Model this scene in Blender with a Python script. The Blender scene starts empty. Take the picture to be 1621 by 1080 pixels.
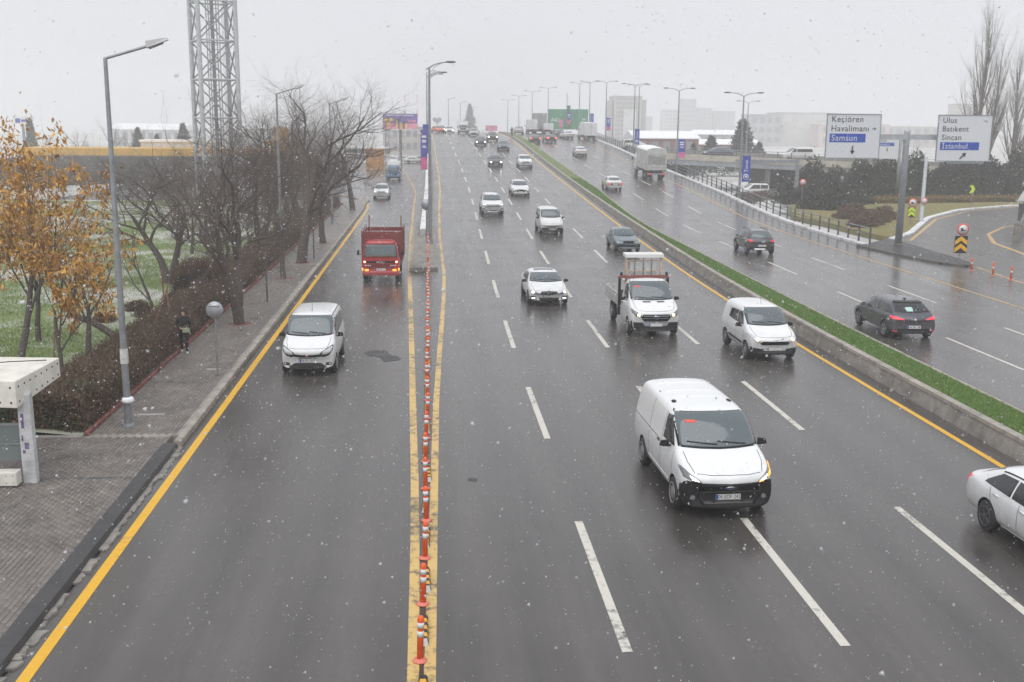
import bpy, bmesh, math, random
import numpy as np
from mathutils import Vector, Matrix
from mathutils.bvhtree import BVHTree

SC = bpy.context.scene
COL = SC.collection

# ---------------------------------------------------------------- camera
CAM_POS = (0.0, 0.0, 8.1)
YAW, PITCH, ROLL = math.radians(4.40), math.radians(11.34), math.radians(0.5)
def cam_matrix():
    fw = Vector((math.sin(YAW)*math.cos(PITCH), math.cos(YAW)*math.cos(PITCH), -math.sin(PITCH)))
    rt = Vector((math.cos(YAW), -math.sin(YAW), 0))
    dn = fw.cross(rt)
    r2 = rt*math.cos(ROLL) - dn*math.sin(ROLL)
    d2 = dn*math.cos(ROLL) + rt*math.sin(ROLL)
    m = Matrix(((r2.x, -d2.x, -fw.x), (r2.y, -d2.y, -fw.y), (r2.z, -d2.z, -fw.z))).to_4x4()
    m.translation = Vector(CAM_POS)
    return m
cam_d = bpy.data.cameras.new('camera')
cam = bpy.data.objects.new('camera', cam_d)
COL.objects.link(cam)
cam.matrix_world = cam_matrix()
cam_d.sensor_fit = 'HORIZONTAL'
cam_d.sensor_width = 36.0
cam_d.lens = 1700.0/1621.0*36.0
cam_d.clip_start = 0.1
cam_d.clip_end = 6000
cam_d.dof.use_dof = True
cam_d.dof.focus_distance = 34.0
cam_d.dof.aperture_fstop = 2.2
SC.camera = cam

# ---------------------------------------------------------------- sky: even snow overcast
SUN_EL, SUN_AZ = math.radians(58), math.radians(200)     # azimuth from +Y, clockwise
w = bpy.data.worlds.new('World')
SC.world = w
w.use_nodes = True
nt = w.node_tree
nt.nodes.clear()
out = nt.nodes.new('ShaderNodeOutputWorld')
bg = nt.nodes.new('ShaderNodeBackground')
sky = nt.nodes.new('ShaderNodeTexSky')
sky.sky_type = 'NISHITA'
sky.sun_disc = False
sky.sun_elevation = SUN_EL
sky.sun_rotation = SUN_AZ
sky.air_density = 1.0
sky.dust_density = 6.0
hs = nt.nodes.new('ShaderNodeHueSaturation')
hs.inputs['Saturation'].default_value = 0.2
mx = nt.nodes.new('ShaderNodeMix')
mx.data_type = 'RGBA'
mx.inputs[0].default_value = 0.88                        # cloud cover over the clear sky
mx.inputs[7].default_value = (7.75, 7.92, 8.4, 1)
nt.links.new(sky.outputs[0], hs.inputs['Color'])
nt.links.new(hs.outputs[0], mx.inputs[6])
nt.links.new(mx.outputs[2], bg.inputs['Color'])
bg.inputs['Strength'].default_value = 0.106
nt.links.new(bg.outputs[0], out.inputs['Surface'])

sun_d = bpy.data.lights.new('sun', 'SUN')
sun_d.energy = 1.5
sun_d.angle = math.radians(70)
sun_d.color = (1.0, 0.985, 0.96)
sun = bpy.data.objects.new('sun', sun_d)
COL.objects.link(sun)
sun.location = (0, 0, 60)
_sd = Vector((math.sin(SUN_AZ)*math.cos(SUN_EL), math.cos(SUN_AZ)*math.cos(SUN_EL), math.sin(SUN_EL)))
sun.rotation_euler = (-_sd).to_track_quat('-Z', 'Y').to_euler()

SC.render.engine = 'CYCLES'
SC.view_settings.view_transform = 'Standard'
SC.view_settings.look = 'None'
SC.view_settings.exposure = 0.12
SC.view_settings.gamma = 1.0
SC.view_settings.use_curve_mapping = False
SC.cycles.use_denoising = True
SC.cycles.max_bounces = 6
SC.cycles.diffuse_bounces = 3
SC.cycles.glossy_bounces = 3
SC.cycles.transmission_bounces = 4
SC.cycles.transparent_max_bounces = 8
SC.cycles.volume_bounces = 2
SC.cycles.sample_clamp_indirect = 6.0
SC.cycles.caustics_reflective = False
SC.cycles.caustics_refractive = False

# ---------------------------------------------------------------- materials
MATS = {}
def N(nt, kind, **kw):
    n = nt.nodes.new(kind)
    for k, v in kw.items():
        if hasattr(n, k) and not isinstance(v, (tuple, list)) and k not in n.inputs:
            setattr(n, k, v)
        else:
            n.inputs[k].default_value = v
    return n
def mat(name, color, rough=0.6, metal=0.0, var=0.0, vscale=3.0, color2=None, bump=0.0, bscale=20.0,
        spec=0.5, coat=0.0, emit=None, estr=0.0, rvar=0.0, stretch=None, thresh=None, detail=5.0, sub=None):
    """Principled material; colour varied by object-space noise towards color2; bump and roughness noise."""
    if name in MATS:
        return MATS[name]
    m = bpy.data.materials.new(name)
    m.use_nodes = True
    nt = m.node_tree
    b = nt.nodes['Principled BSDF']
    b.inputs['Base Color'].default_value = (*color, 1)
    b.inputs['Roughness'].default_value = rough
    b.inputs['Metallic'].default_value = metal
    b.inputs['Specular IOR Level'].default_value = spec
    b.inputs['Coat Weight'].default_value = coat
    b.inputs['Coat Roughness'].default_value = 0.06
    if emit:
        b.inputs['Emission Color'].default_value = (*emit, 1)
        b.inputs['Emission Strength'].default_value = estr
    if var or bump or rvar:
        tc = nt.nodes.new('ShaderNodeTexCoord')
        src = tc.outputs['Object']
        if stretch:
            mp = nt.nodes.new('ShaderNodeMapping')
            mp.inputs['Scale'].default_value = stretch
            nt.links.new(src, mp.inputs['Vector'])
            src = mp.outputs[0]
        n1 = nt.nodes.new('ShaderNodeTexNoise')
        n1.inputs['Scale'].default_value = vscale
        n1.inputs['Detail'].default_value = detail
        n1.inputs['Roughness'].default_value = 0.65
        nt.links.new(src, n1.inputs['Vector'])
        if var:
            c2 = color2 if color2 else tuple(c*(1-var) for c in color)
            c1 = color if color2 else tuple(min(1, c*(1+var)) for c in color)
            rp = nt.nodes.new('ShaderNodeValToRGB')
            lo, hi = thresh if thresh else (0.32, 0.68)
            rp.color_ramp.elements[0].position = lo
            rp.color_ramp.elements[1].position = hi
            rp.color_ramp.elements[0].color = (*c2, 1)
            rp.color_ramp.elements[1].color = (*c1, 1)
            nt.links.new(n1.outputs['Fac'], rp.inputs[0])
            nt.links.new(rp.outputs[0], b.inputs['Base Color'])
        if rvar:
            mr = nt.nodes.new('ShaderNodeMapRange')
            mr.inputs[1].default_value = 0.3
            mr.inputs[2].default_value = 0.7
            mr.inputs[3].default_value = max(0.02, rough-rvar)
            mr.inputs[4].default_value = min(1, rough+rvar)
            nt.links.new(n1.outputs['Fac'], mr.inputs[0])
            nt.links.new(mr.outputs[0], b.inputs['Roughness'])
        if bump:
            n2 = nt.nodes.new('ShaderNodeTexNoise')
            n2.inputs['Scale'].default_value = bscale
            n2.inputs['Detail'].default_value = 4
            nt.links.new(src, n2.inputs['Vector'])
            bp = nt.nodes.new('ShaderNodeBump')
            bp.inputs['Strength'].default_value = bump
            bp.inputs['Distance'].default_value = 0.02
            nt.links.new(n2.outputs['Fac'], bp.inputs['Height'])
            nt.links.new(bp.outputs[0], b.inputs['Normal'])
    MATS[name] = m
    return m

def asphalt(name, base=(0.05, 0.049, 0.049), lanes=None, rough=(0.16, 0.36)):
    """Wet asphalt: aggregate grain, wheel tracks worn along the lanes, damp patches of lower roughness."""
    m = bpy.data.materials.new(name)
    m.use_nodes = True
    nt = m.node_tree
    b = nt.nodes['Principled BSDF']
    L = nt.links.new
    tc = nt.nodes.new('ShaderNodeTexCoord')
    big = N(nt, 'ShaderNodeTexNoise', Scale=0.35, Detail=6.0, Roughness=0.6)
    mp = nt.nodes.new('ShaderNodeMapping'); mp.inputs['Scale'].default_value = (1.6, 0.10, 1)
    L(tc.outputs['Object'], mp.inputs['Vector'])
    streak = N(nt, 'ShaderNodeTexNoise', Scale=1.1, Detail=5.0, Roughness=0.6)
    L(mp.outputs[0], streak.inputs['Vector'])
    fine = N(nt, 'ShaderNodeTexNoise', Scale=42.0, Detail=3.0, Roughness=0.7)
    L(tc.outputs['Object'], big.inputs['Vector'])
    L(tc.outputs['Object'], fine.inputs['Vector'])
    def math_(op, a, bb):
        n = nt.nodes.new('ShaderNodeMath'); n.operation = op
        for i, v in enumerate((a, bb)):
            if isinstance(v, (int, float)): n.inputs[i].default_value = v
            else: L(v, n.inputs[i])
        return n.outputs[0]
    s = math_('ADD', math_('MULTIPLY', big.outputs['Fac'], 0.7), math_('MULTIPLY', streak.outputs['Fac'], 0.95))
    s = math_('ADD', s, math_('MULTIPLY', fine.outputs['Fac'], 0.6))      # ~1.1 mean
    if lanes:
        sp = nt.nodes.new('ShaderNodeSeparateXYZ'); L(tc.outputs['Object'], sp.inputs[0])
        wob = math_('MULTIPLY', streak.outputs['Fac'], 0.9)
        ph = math_('MULTIPLY', math_('ADD', math_('SUBTRACT', sp.outputs['X'], lanes[0]), wob), 2*math.pi/lanes[1])
        s = math_('ADD', s, math_('MULTIPLY', math_('COSINE', ph, 0), 0.085))
    mr = N(nt, 'ShaderNodeMapRange'); mr.inputs[1].default_value = 0.7; mr.inputs[2].default_value = 1.5
    mr.inputs[3].default_value = 0.55; mr.inputs[4].default_value = 1.5
    L(s, mr.inputs[0])
    vm = nt.nodes.new('ShaderNodeVectorMath'); vm.operation = 'SCALE'
    vm.inputs[0].default_value = base
    L(mr.outputs[0], vm.inputs['Scale'])
    L(vm.outputs[0], b.inputs['Base Color'])
    rr = N(nt, 'ShaderNodeMapRange'); rr.inputs[1].default_value = 0.5; rr.inputs[2].default_value = 1.0
    rr.inputs[3].default_value = rough[0]; rr.inputs[4].default_value = rough[1]
    L(math_('ADD', math_('MULTIPLY', big.outputs['Fac'], 0.75), math_('MULTIPLY', streak.outputs['Fac'], 0.75)), rr.inputs[0])
    L(rr.outputs[0], b.inputs['Roughness'])
    b.inputs['Specular IOR Level'].default_value = 0.5
    bp = nt.nodes.new('ShaderNodeBump'); bp.inputs['Strength'].default_value = 0.22; bp.inputs['Distance'].default_value = 0.004
    L(fine.outputs['Fac'], bp.inputs['Height'])
    L(bp.outputs[0], b.inputs['Normal'])
    MATS[name] = m
    return m

def paint_marking(name, color, under=(0.06, 0.058, 0.056), keep=0.40, scale=5.0):
    """Road paint worn through to the asphalt in flakes."""
    m = bpy.data.materials.new(name); m.use_nodes = True
    nt = m.node_tree; b = nt.nodes['Principled BSDF']; L = nt.links.new
    tc = nt.nodes.new('ShaderNodeTexCoord')
    n1 = N(nt, 'ShaderNodeTexNoise', Scale=scale, Detail=8.0, Roughness=0.75)
    L(tc.outputs['Object'], n1.inputs['Vector'])
    n0 = N(nt, 'ShaderNodeTexNoise', Scale=0.4, Detail=2.0)
    L(tc.outputs['Object'], n0.inputs['Vector'])
    ad = nt.nodes.new('ShaderNodeMath'); ad.operation = 'MULTIPLY_ADD'
    L(n0.outputs['Fac'], ad.inputs[0]); ad.inputs[1].default_value = 0.45; ad.inputs[2].default_value = -0.22
    ad2 = nt.nodes.new('ShaderNodeMath'); ad2.operation = 'ADD'
    L(ad.outputs[0], ad2.inputs[0]); L(n1.outputs['Fac'], ad2.inputs[1])
    rp = nt.nodes.new('ShaderNodeValToRGB')
    rp.color_ramp.elements[0].position = keep-0.10; rp.color_ramp.elements[0].color = (*under, 1)
    rp.color_ramp.elements[1].position = keep+0.06; rp.color_ramp.elements[1].color = (*color, 1)
    e = rp.color_ramp.elements.new(0.72); e.color = (*[c*0.86 for c in color], 1)
    L(ad2.outputs[0], rp.inputs[0]); L(rp.outputs[0], b.inputs['Base Color'])
    b.inputs['Roughness'].default_value = 0.42
    MATS[name] = m
    return m

def carpaint(name, color, dirt=0.35, metal=0.0, rough=0.28):
    """Car paint with a clear coat and grey road spray on the lower body (object z)."""
    if name in MATS: return MATS[name]
    m = bpy.data.materials.new(name); m.use_nodes = True
    nt = m.node_tree; b = nt.nodes['Principled BSDF']; L = nt.links.new
    tc = nt.nodes.new('ShaderNodeTexCoord')
    sp = nt.nodes.new('ShaderNodeSeparateXYZ'); L(tc.outputs['Object'], sp.inputs[0])
    nz = N(nt, 'ShaderNodeTexNoise', Scale=3.0, Detail=6.0, Roughness=0.7); L(tc.outputs['Object'], nz.inputs['Vector'])
    a = nt.nodes.new('ShaderNodeMath'); a.operation = 'MULTIPLY_ADD'
    L(nz.outputs['Fac'], a.inputs[0]); a.inputs[1].default_value = -0.9; L(sp.outputs['Z'], a.inputs[2])
    mr = N(nt, 'ShaderNodeMapRange'); mr.inputs[1].default_value = -0.15; mr.inputs[2].default_value = 0.55
    mr.inputs[3].default_value = dirt; mr.inputs[4].default_value = 0.02
    L(a.outputs[0], mr.inputs[0])
    mxn = nt.nodes.new('ShaderNodeMix'); mxn.data_type = 'RGBA'
    mxn.inputs[6].default_value = (*color, 1); mxn.inputs[7].default_value = (0.16, 0.145, 0.13, 1)
    L(mr.outputs[0], mxn.inputs[0]); L(mxn.outputs[2], b.inputs['Base Color'])
    b.inputs['Roughness'].default_value = rough
    b.inputs['Metallic'].default_value = metal
    b.inputs['Coat Weight'].default_value = 0.6
    b.inputs['Coat Roughness'].default_value = 0.08
    MATS[name] = m
    return m

A_MAIN = asphalt('asphalt_main', base=(0.068, 0.0620, 0.0580), rough=(0.17, 0.31), lanes=(3.05, 1.765))
A_SERV = asphalt('asphalt_service', base=(0.072, 0.0655, 0.0610), rough=(0.17, 0.32), lanes=(-6.1, 1.75))
A_RIGHT = asphalt('asphalt_right', base=(0.088, 0.0810, 0.0775), rough=(0.16, 0.30), lanes=(19.85, 1.70))
A_SLIP = asphalt('asphalt_slip', base=(0.10, 0.093, 0.087), rough=(0.25, 0.45))
A_PATCH = asphalt('asphalt_patch', base=(0.035, 0.034, 0.035), rough=(0.4, 0.6))
P_WHITE = paint_marking('road_paint_white', (0.62, 0.595, 0.53), keep=0.41)
P_YELLOW = paint_marking('road_paint_yellow', (0.78, 0.43, 0.015), keep=0.36)
P_YWORN = paint_marking('road_paint_yellow_worn', (0.66, 0.45, 0.15), under=(0.095, 0.082, 0.062), keep=0.47, scale=4.0)
P_YPALE = paint_marking('road_paint_yellow_pale', (0.60, 0.38, 0.12), keep=0.40, scale=4.0)
M_CONC = mat('concrete', (0.245, 0.23, 0.21), 0.85, var=0.4, vscale=2.2, bump=0.3, bscale=30)
M_CONC_L = mat('concrete_light', (0.42, 0.41, 0.39), 0.85, var=0.25, vscale=1.6, bump=0.25, bscale=30)
M_CONC_D = mat('concrete_dark', (0.13, 0.12, 0.11), 0.85, var=0.35, vscale=1.5, bump=0.3)
M_KERB = mat('kerb_stone', (0.33, 0.30, 0.265), 0.85, var=0.35, vscale=2.0, bump=0.4, bscale=25)
M_KERB_R = mat('kerb_stone_red', (0.23, 0.085, 0.068), 0.85, var=0.4, vscale=4.0, bump=0.4)
M_KERB_D = mat('dark_asphalt_strip', (0.050, 0.049, 0.051), 0.6, var=0.25, vscale=3.0, bump=0.3, bscale=40)
M_KERB_S = mat('kerb_snowy', (0.72, 0.72, 0.73), 0.85, var=1, color2=(0.36, 0.35, 0.33), vscale=1.2, thresh=(0.30, 0.50), bump=0.4)
M_SNOW = mat('snow', (0.85, 0.86, 0.88), 0.7)
M_PAVER = mat('paving_slab', (0.20, 0.178, 0.163), 0.42, var=0.35, vscale=1.2, bump=0.4, bscale=60, rvar=0.2)
M_JOINT = mat('paving_bed', (0.26, 0.24, 0.215), 0.9, var=0.3, vscale=1.0)
M_STEEL = mat('galvanised_steel', (0.28, 0.295, 0.31), 0.5, 0.55, var=0.2, vscale=2.5)
M_STEEL_D = mat('painted_steel_dark', (0.10, 0.105, 0.11), 0.5, 0.3, var=0.2, vscale=3)
M_STEEL_L = mat('steel_light', (0.42, 0.44, 0.46), 0.45, 0.4, var=0.15)
M_RUBBER = mat('rubber', (0.022, 0.022, 0.023), 0.7, var=0.2)
M_BLACK = mat('black_plastic', (0.014, 0.014, 0.015), 0.65, spec=0.3)
M_BLACK_G = mat('black_gloss', (0.012, 0.012, 0.013), 0.2)
M_GLASS = mat('car_glass', (0.088, 0.113, 0.124), 0.07, spec=0.75, coat=0.4)
M_GLASS_D = mat('car_glass_dark', (0.022, 0.025, 0.027), 0.08, spec=0.6)
M_RIM = mat('wheel_rim', (0.34, 0.34, 0.35), 0.4, 0.6)
M_CHROME = mat('chrome', (0.6, 0.6, 0.62), 0.2, 0.9)
M_PLATE = mat('plate_white', (0.72, 0.72, 0.70), 0.4)
M_PBLUE = mat('plate_blue', (0.02, 0.06, 0.42), 0.4)
M_INK = mat('ink_black', (0.02, 0.02, 0.02), 0.5)
M_LENS = mat('lamp_lens', (0.55, 0.57, 0.58), 0.12, spec=0.8, coat=0.5)
M_LENS_D = mat('lamp_lens_dark', (0.16, 0.17, 0.18), 0.1, spec=0.8, coat=0.5)
M_LIT = mat('headlamp_lit', (0.9, 0.9, 0.9), 0.2, emit=(1, 0.97, 0.9), estr=3.5)
M_LITW = mat('headlamp_lit_warm', (0.9, 0.85, 0.7), 0.2, emit=(1, 0.74, 0.42), estr=2.0)
M_LITF = mat('headlamp_lit_far', (0.9, 0.9, 0.9), 0.2, emit=(1, 0.95, 0.84), estr=14.0)
M_LITG = mat('running_lamp_lit', (0.9, 0.95, 0.93), 0.2, emit=(0.9, 1, 0.97), estr=1.6)
M_AMBER = mat('indicator_amber_lit', (0.9, 0.35, 0.03), 0.25, emit=(1, 0.42, 0.05), estr=1.5)
M_AMBER_O = mat('indicator_amber', (0.75, 0.25, 0.03), 0.25)
M_RED = mat('tail_lamp', (0.42, 0.02, 0.03), 0.2, emit=(1, 0.05, 0.06), estr=0.45)
M_REDLIT = mat('brake_lamp_lit', (0.6, 0.03, 0.03), 0.2, emit=(1, 0.05, 0.04), estr=5.0)
# ---------------------------------------------------------------- helpers
class MB:
    """Collects shapes; build() links them as ONE mesh object."""
    def __init__(s):
        s.v = []; s.f = []; s.mi = []; s.cur = 0; s.sm = []
    def add(s, verts, faces, smooth=False):
        o = len(s.v)
        s.v.extend([tuple(p) for p in verts])
        for f in faces:
            s.f.append(tuple(i+o for i in f)); s.mi.append(s.cur); s.sm.append(smooth)
        return s
    def box(s, x0, x1, y0, y1, z0, z1):
        v = [(x0,y0,z0),(x1,y0,z0),(x1,y1,z0),(x0,y1,z0),(x0,y0,z1),(x1,y0,z1),(x1,y1,z1),(x0,y1,z1)]
        return s.add(v, [(0,3,2,1),(4,5,6,7),(0,1,5,4),(1,2,6,5),(2,3,7,6),(3,0,4,7)])
    def hexa(s, lo, hi):
        """lo, hi: four points each, counter-clockwise seen from above."""
        return s.add(list(lo)+list(hi), [(0,3,2,1),(4,5,6,7),(0,1,5,4),(1,2,6,5),(2,3,7,6),(3,0,4,7)])
    def tube(s, pts, radii, n=8, cap=True, smooth=True):
        pts = [Vector(p) for p in pts]
        if isinstance(radii, (int, float)): radii = [radii]*len(pts)
        vs = []; fs = []
        up = None
        for i, p in enumerate(pts):
            d = (pts[min(i+1, len(pts)-1)] - pts[max(i-1, 0)])
            if d.length < 1e-9: d = Vector((0,0,1))
            d.normalize()
            if up is None:
                up = Vector((1,0,0)) if abs(d.z) > 0.8 else Vector((0,0,1))
            a = d.cross(up)
            if a.length < 1e-6: a = d.cross(Vector((0,1,0)))
            a.normalize(); b = a.cross(d); up = b
            for k in range(n):
                t = 2*math.pi*k/n
                vs.append(p + (a*math.cos(t) + b*math.sin(t))*radii[i])
        for i in range(len(pts)-1):
            for k in range(n):
                k2 = (k+1) % n
                fs.append((i*n+k, i*n+k2, (i+1)*n+k2, (i+1)*n+k))
        s.add(vs, fs, smooth)
        if cap:
            s.add(vs[:n], [tuple(range(n))]); s.add(vs[-n:], [tuple(reversed(range(n)))])
        return s
    def lathe(s, prof, n=16, axis='z', center=(0,0,0), smooth=True):
        """prof: list of (radius, height)."""
        vs = []; fs = []
        for r, h in prof:
            for k in range(n):
                t = 2*math.pi*k/n
                a, b = r*math.cos(t), r*math.sin(t)
                p = (a, b, h) if axis == 'z' else ((h, a, b) if axis == 'x' else (a, h, b))
                vs.append((p[0]+center[0], p[1]+center[1], p[2]+center[2]))
        for i in range(len(prof)-1):
            for k in range(n):
                k2 = (k+1) % n
                fs.append((i*n+k, i*n+k2, (i+1)*n+k2, (i+1)*n+k))
        fs.append(tuple(range(n))); fs.append(tuple((len(prof)-1)*n+k for k in reversed(range(n))))
        return s.add(vs, fs, smooth)
    def prism(s, poly, y0, y1, plane='xz'):
        """Polygon in a plane, extruded along the third axis."""
        n = len(poly)
        def P(a, b, c):
            return (a, c, b) if plane == 'xz' else ((c, a, b) if plane == 'yz' else (a, b, c))
        v = [P(a, b, y0) for a, b in poly] + [P(a, b, y1) for a, b in poly]
        f = [tuple(range(n)), tuple(reversed(range(n, 2*n)))]
        f += [(i, (i+1) % n, n+(i+1) % n, n+i) for i in range(n)]
        return s.add(v, f)
    def mesh(s, name, mats):
        me = bpy.data.meshes.new(name)
        me.from_pydata(s.v, [], s.f)
        if not isinstance(mats, (list, tuple)): mats = [mats]
        for m in mats: me.materials.append(m)
        me.polygons.foreach_set('material_index', s.mi)
        me.polygons.foreach_set('use_smooth', s.sm)
        bm = bmesh.new(); bm.from_mesh(me)
        bmesh.ops.recalc_face_normals(bm, faces=bm.faces)
        bm.to_mesh(me); bm.free()
        me.update()
        return me
    def build(s, name, mats, parent=None, bevel=0.0):
        o = link(name, s.mesh(name, mats), parent)
        if bevel:
            md = o.modifiers.new('bevel', 'BEVEL'); md.width = bevel; md.segments = 2; md.limit_method = 'ANGLE'
        return o
def link(name, data, parent=None):
    o = bpy.data.objects.new(name, data)
    COL.objects.link(o)
    if parent is not None: o.parent = parent
    return o
def tag(o, label=None, cat=None, group=None, kind=None):
    if label: o['label'] = label
    if cat: o['category'] = cat
    if group: o['group'] = group
    if kind: o['kind'] = kind
    return o
def thing(name, loc, label, cat, group=None, rz=0.0, rx=0.0):
    o = bpy.data.objects.new(name, None)
    COL.objects.link(o)
    o.location = loc; o.rotation_euler = (rx, 0, rz)
    o.empty_display_size = 0.2
    return tag(o, label, cat, group)
def copy_tree(o, parent=None):
    c = o.copy(); COL.objects.link(c)
    if parent is not None: c.parent = parent
    for ch in list(o.children): copy_tree(ch, c)
    return c
def raw_mesh(name, verts, faces, m, smooth=False):
    """Fast mesh from numpy arrays: verts (n,3), faces (k,3) or (k,4)."""
    me = bpy.data.meshes.new(name)
    k = faces.shape[1]
    me.vertices.add(len(verts)); me.vertices.foreach_set('co', np.ascontiguousarray(verts, dtype=np.float32).ravel())
    me.loops.add(faces.size); me.loops.foreach_set('vertex_index', np.ascontiguousarray(faces, dtype=np.int32).ravel())
    me.polygons.add(len(faces))
    me.polygons.foreach_set('loop_start', np.arange(0, faces.size, k, dtype=np.int32))
    me.polygons.foreach_set('loop_total', np.full(len(faces), k, dtype=np.int32))
    if smooth: me.polygons.foreach_set('use_smooth', np.ones(len(faces), dtype=bool))
    for mm in (m if isinstance(m, (list, tuple)) else [m]): me.materials.append(mm)
    me.update(); me.validate()
    return me
def text_mesh(body, size, m, align='CENTER', extrude=0.004, stretch=1.0, space=1.0):
    """Lettering as a mesh in the xz plane, facing -y."""
    cu = bpy.data.curves.new('lettering', 'FONT')
    cu.body = body; cu.size = size; cu.align_x = align; cu.align_y = 'CENTER'; cu.extrude = extrude
    cu.space_character = space
    cu.resolution_u = 3
    o = bpy.data.objects.new('lettering_tmp', cu)
    COL.objects.link(o)
    dg = bpy.context.evaluated_depsgraph_get()
    me = bpy.data.meshes.new_from_object(o.evaluated_get(dg))
    bpy.data.objects.remove(o)
    me.transform(Matrix.Rotation(math.pi/2, 4, 'X') @ Matrix.Diagonal((stretch, 1, 1, 1)))
    me.materials.clear(); me.materials.append(m)
    return me

# ---------------------------------------------------------------- the lie of the land
_HY = np.array([-60, 0, 40, 56, 66, 77, 94, 110, 121, 132, 144, 153, 165, 180, 200, 222, 245, 280, 330, 420, 600, 1500.])
_HZ = np.array([0, 0, 0, 0.04, 0.2, 0.46, 0.92, 1.44, 1.9, 2.4, 2.98, 3.5, 4.25, 5.1, 5.95, 6.45, 6.6, 6.3, 5.4, 3.4, 1.2, 0.5])
_DX = np.array([0, 0, 0, 0.25, 0.42, 0.55, 0.82, 1.0, 1.02, 1.0, 0.95, 0.82, 0.65, 0.5, 0.4, 0.35, 0.3, 0.3, 0.3, 0.3, 0.3, 0.3])
def _smooth_table(vals):
    yy = np.arange(-60, 1500, 1.0)
    zz = np.interp(yy, _HY, vals)
    k = np.ones(13)/13
    zs = np.convolve(np.pad(zz, 6, mode='edge'), k, 'valid')
    return yy, zs
_TY, _TZ = _smooth_table(_HZ)
_, _TX = _smooth_table(_DX)
def hM(y): return float(np.interp(y, _TY, _TZ))
def dX(y): return float(np.interp(y, _TY, _TX))
def hR(y):
    t = min(1.0, max(0.0, (y-70.0)/45.0)); t = t*t*(3-2*t)
    return 0.2*(1-t) + max(hM(y)-0.25*(1-t), 0.2*(1-t))*t
def slope(fn, y): return math.atan((fn(y+2)-fn(y-2))/4.0)
def hdx(y): return math.atan((dX(y+3)-dX(y-3))/6.0)
def shiftX(x): 
    return lambda y: x + dX(y)

def ribbon(name, pts, width, hfn, m, parent, dz=0.004, step=2.0):
    """A painted line along a polyline of (x, y) laid on height hfn(y)."""
    P = []
    for (x0, y0), (x1, y1) in zip(pts, pts[1:]):
        n = max(1, int(math.hypot(x1-x0, y1-y0)/step))
        for k in range(n): P.append((x0+(x1-x0)*k/n, y0+(y1-y0)*k/n))
    P.append(pts[-1])
    vs = []; fs = []
    for i, p in enumerate(P):
        a = P[max(i-1, 0)]; b = P[min(i+1, len(P)-1)]
        d = Vector((b[0]-a[0], b[1]-a[1])).normalized()
        nx, ny = d.y, -d.x
        wd = width(p[1]) if callable(width) else width
        z = hfn(p[1])+dz
        vs += [(p[0]-nx*wd/2, p[1]-ny*wd/2, z), (p[0]+nx*wd/2, p[1]+ny*wd/2, z)]
        if i: fs.append((2*i-2, 2*i-1, 2*i+1, 2*i))
    return MB().add(vs, fs).build(name, m, parent)
def strip(name, xl, xr, ys, hl, m, parent=None, hr=None, nx=1):
    """A sheet between xl(y) and xr(y) at height hl(y)."""
    hr = hr or hl
    vs = []; fs = []
    for i, y in enumerate(ys):
        for k in range(nx+1):
            t = k/nx
            vs.append((xl(y)*(1-t)+xr(y)*t, y, hl(y)*(1-t)+hr(y)*t))
        if i:
            for k in range(nx):
                a = (i-1)*(nx+1)+k
                fs.append((a, a+1, a+nx+2, a+nx+1))
    return MB().add(vs, fs, smooth=True).build(name, m, parent)
# ================================================================ THE SETTING
def sstep(a, b, x):
    t = min(1, max(0, (x-a)/(b-a))); return t*t*(3-2*t)
def ground_h(x, y):
    d = sstep(31.5, 36, x)*sstep(92, 104, y)*(1-sstep(205, 260, y))
    return -0.10 - 0.8*d
M_GROUND = mat('field_ground', (0.40, 0.39, 0.36), 0.95, var=1, color2=(0.66, 0.66, 0.66), vscale=0.05, thresh=(0.36, 0.60), bump=0.3, bscale=2)
gx = [-600, -450, -320, -200, -120, -80, -50, -30, -20, -10] + list(range(0, 100, 4)) + [110, 130, 160, 220, 350, 480, 600]
gy = [-160, -60, -20] + list(range(0, 280, 6)) + [300, 340, 400, 500, 600, 720, 840]
vs = [(x, y, ground_h(x, y)) for y in gy for x in gx]
nxg = len(gx)
fs = [(j*nxg+i, j*nxg+i+1, (j+1)*nxg+i+1, (j+1)*nxg+i) for j in range(len(gy)-1) for i in range(nxg-1)]
tag(MB().add(vs, fs, True).build('ground', M_GROUND), kind='structure')

YS = [-40, -20] + list(range(0, 300, 2)) + list(range(300, 620, 10))
main_road = strip('road', lambda y: -0.5+dX(y)*0.9, lambda y: 14.56+dX(y), YS, hM, A_MAIN, nx=6)
tag(main_road, kind='structure')
right_road = strip('road', lambda y: 16.66+dX(y), lambda y: 29.1+dX(y)*0.8, YS, hR, A_RIGHT, nx=4)
tag(right_road, kind='structure')
YSv = [-40, -20] + list(range(0, 118, 3))
SRV_L = -6.36
service_road = strip('road', lambda y: SRV_L, lambda y: -0.5+dX(y)*0.9, YSv, lambda y: -0.004, A_SERV, nx=2)
tag(service_road, kind='structure')
far_road = MB().add([(-40, 117, -0.004), (-0.2, 117, -0.004), (-0.2, 235, -0.004), (-75, 235, -0.004), (-75, 180, -0.004), (-40, 150, -0.004)], [(0, 1, 2, 3, 4, 5)]).build('road', A_SERV)
tag(far_road, kind='structure')
slip = [(28.9, -20), (95, -20), (95, 125), (75, 121), (61, 112), (52, 105.5), (44, 95.5), (36, 81), (33, 76), (30, 72), (28.9, 71.5)]
slip_road = MB().add([(x, y, 0.192) for x, y in slip], [tuple(range(len(slip)))]).build('road', A_SLIP)
tag(slip_road, kind='structure')
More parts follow.
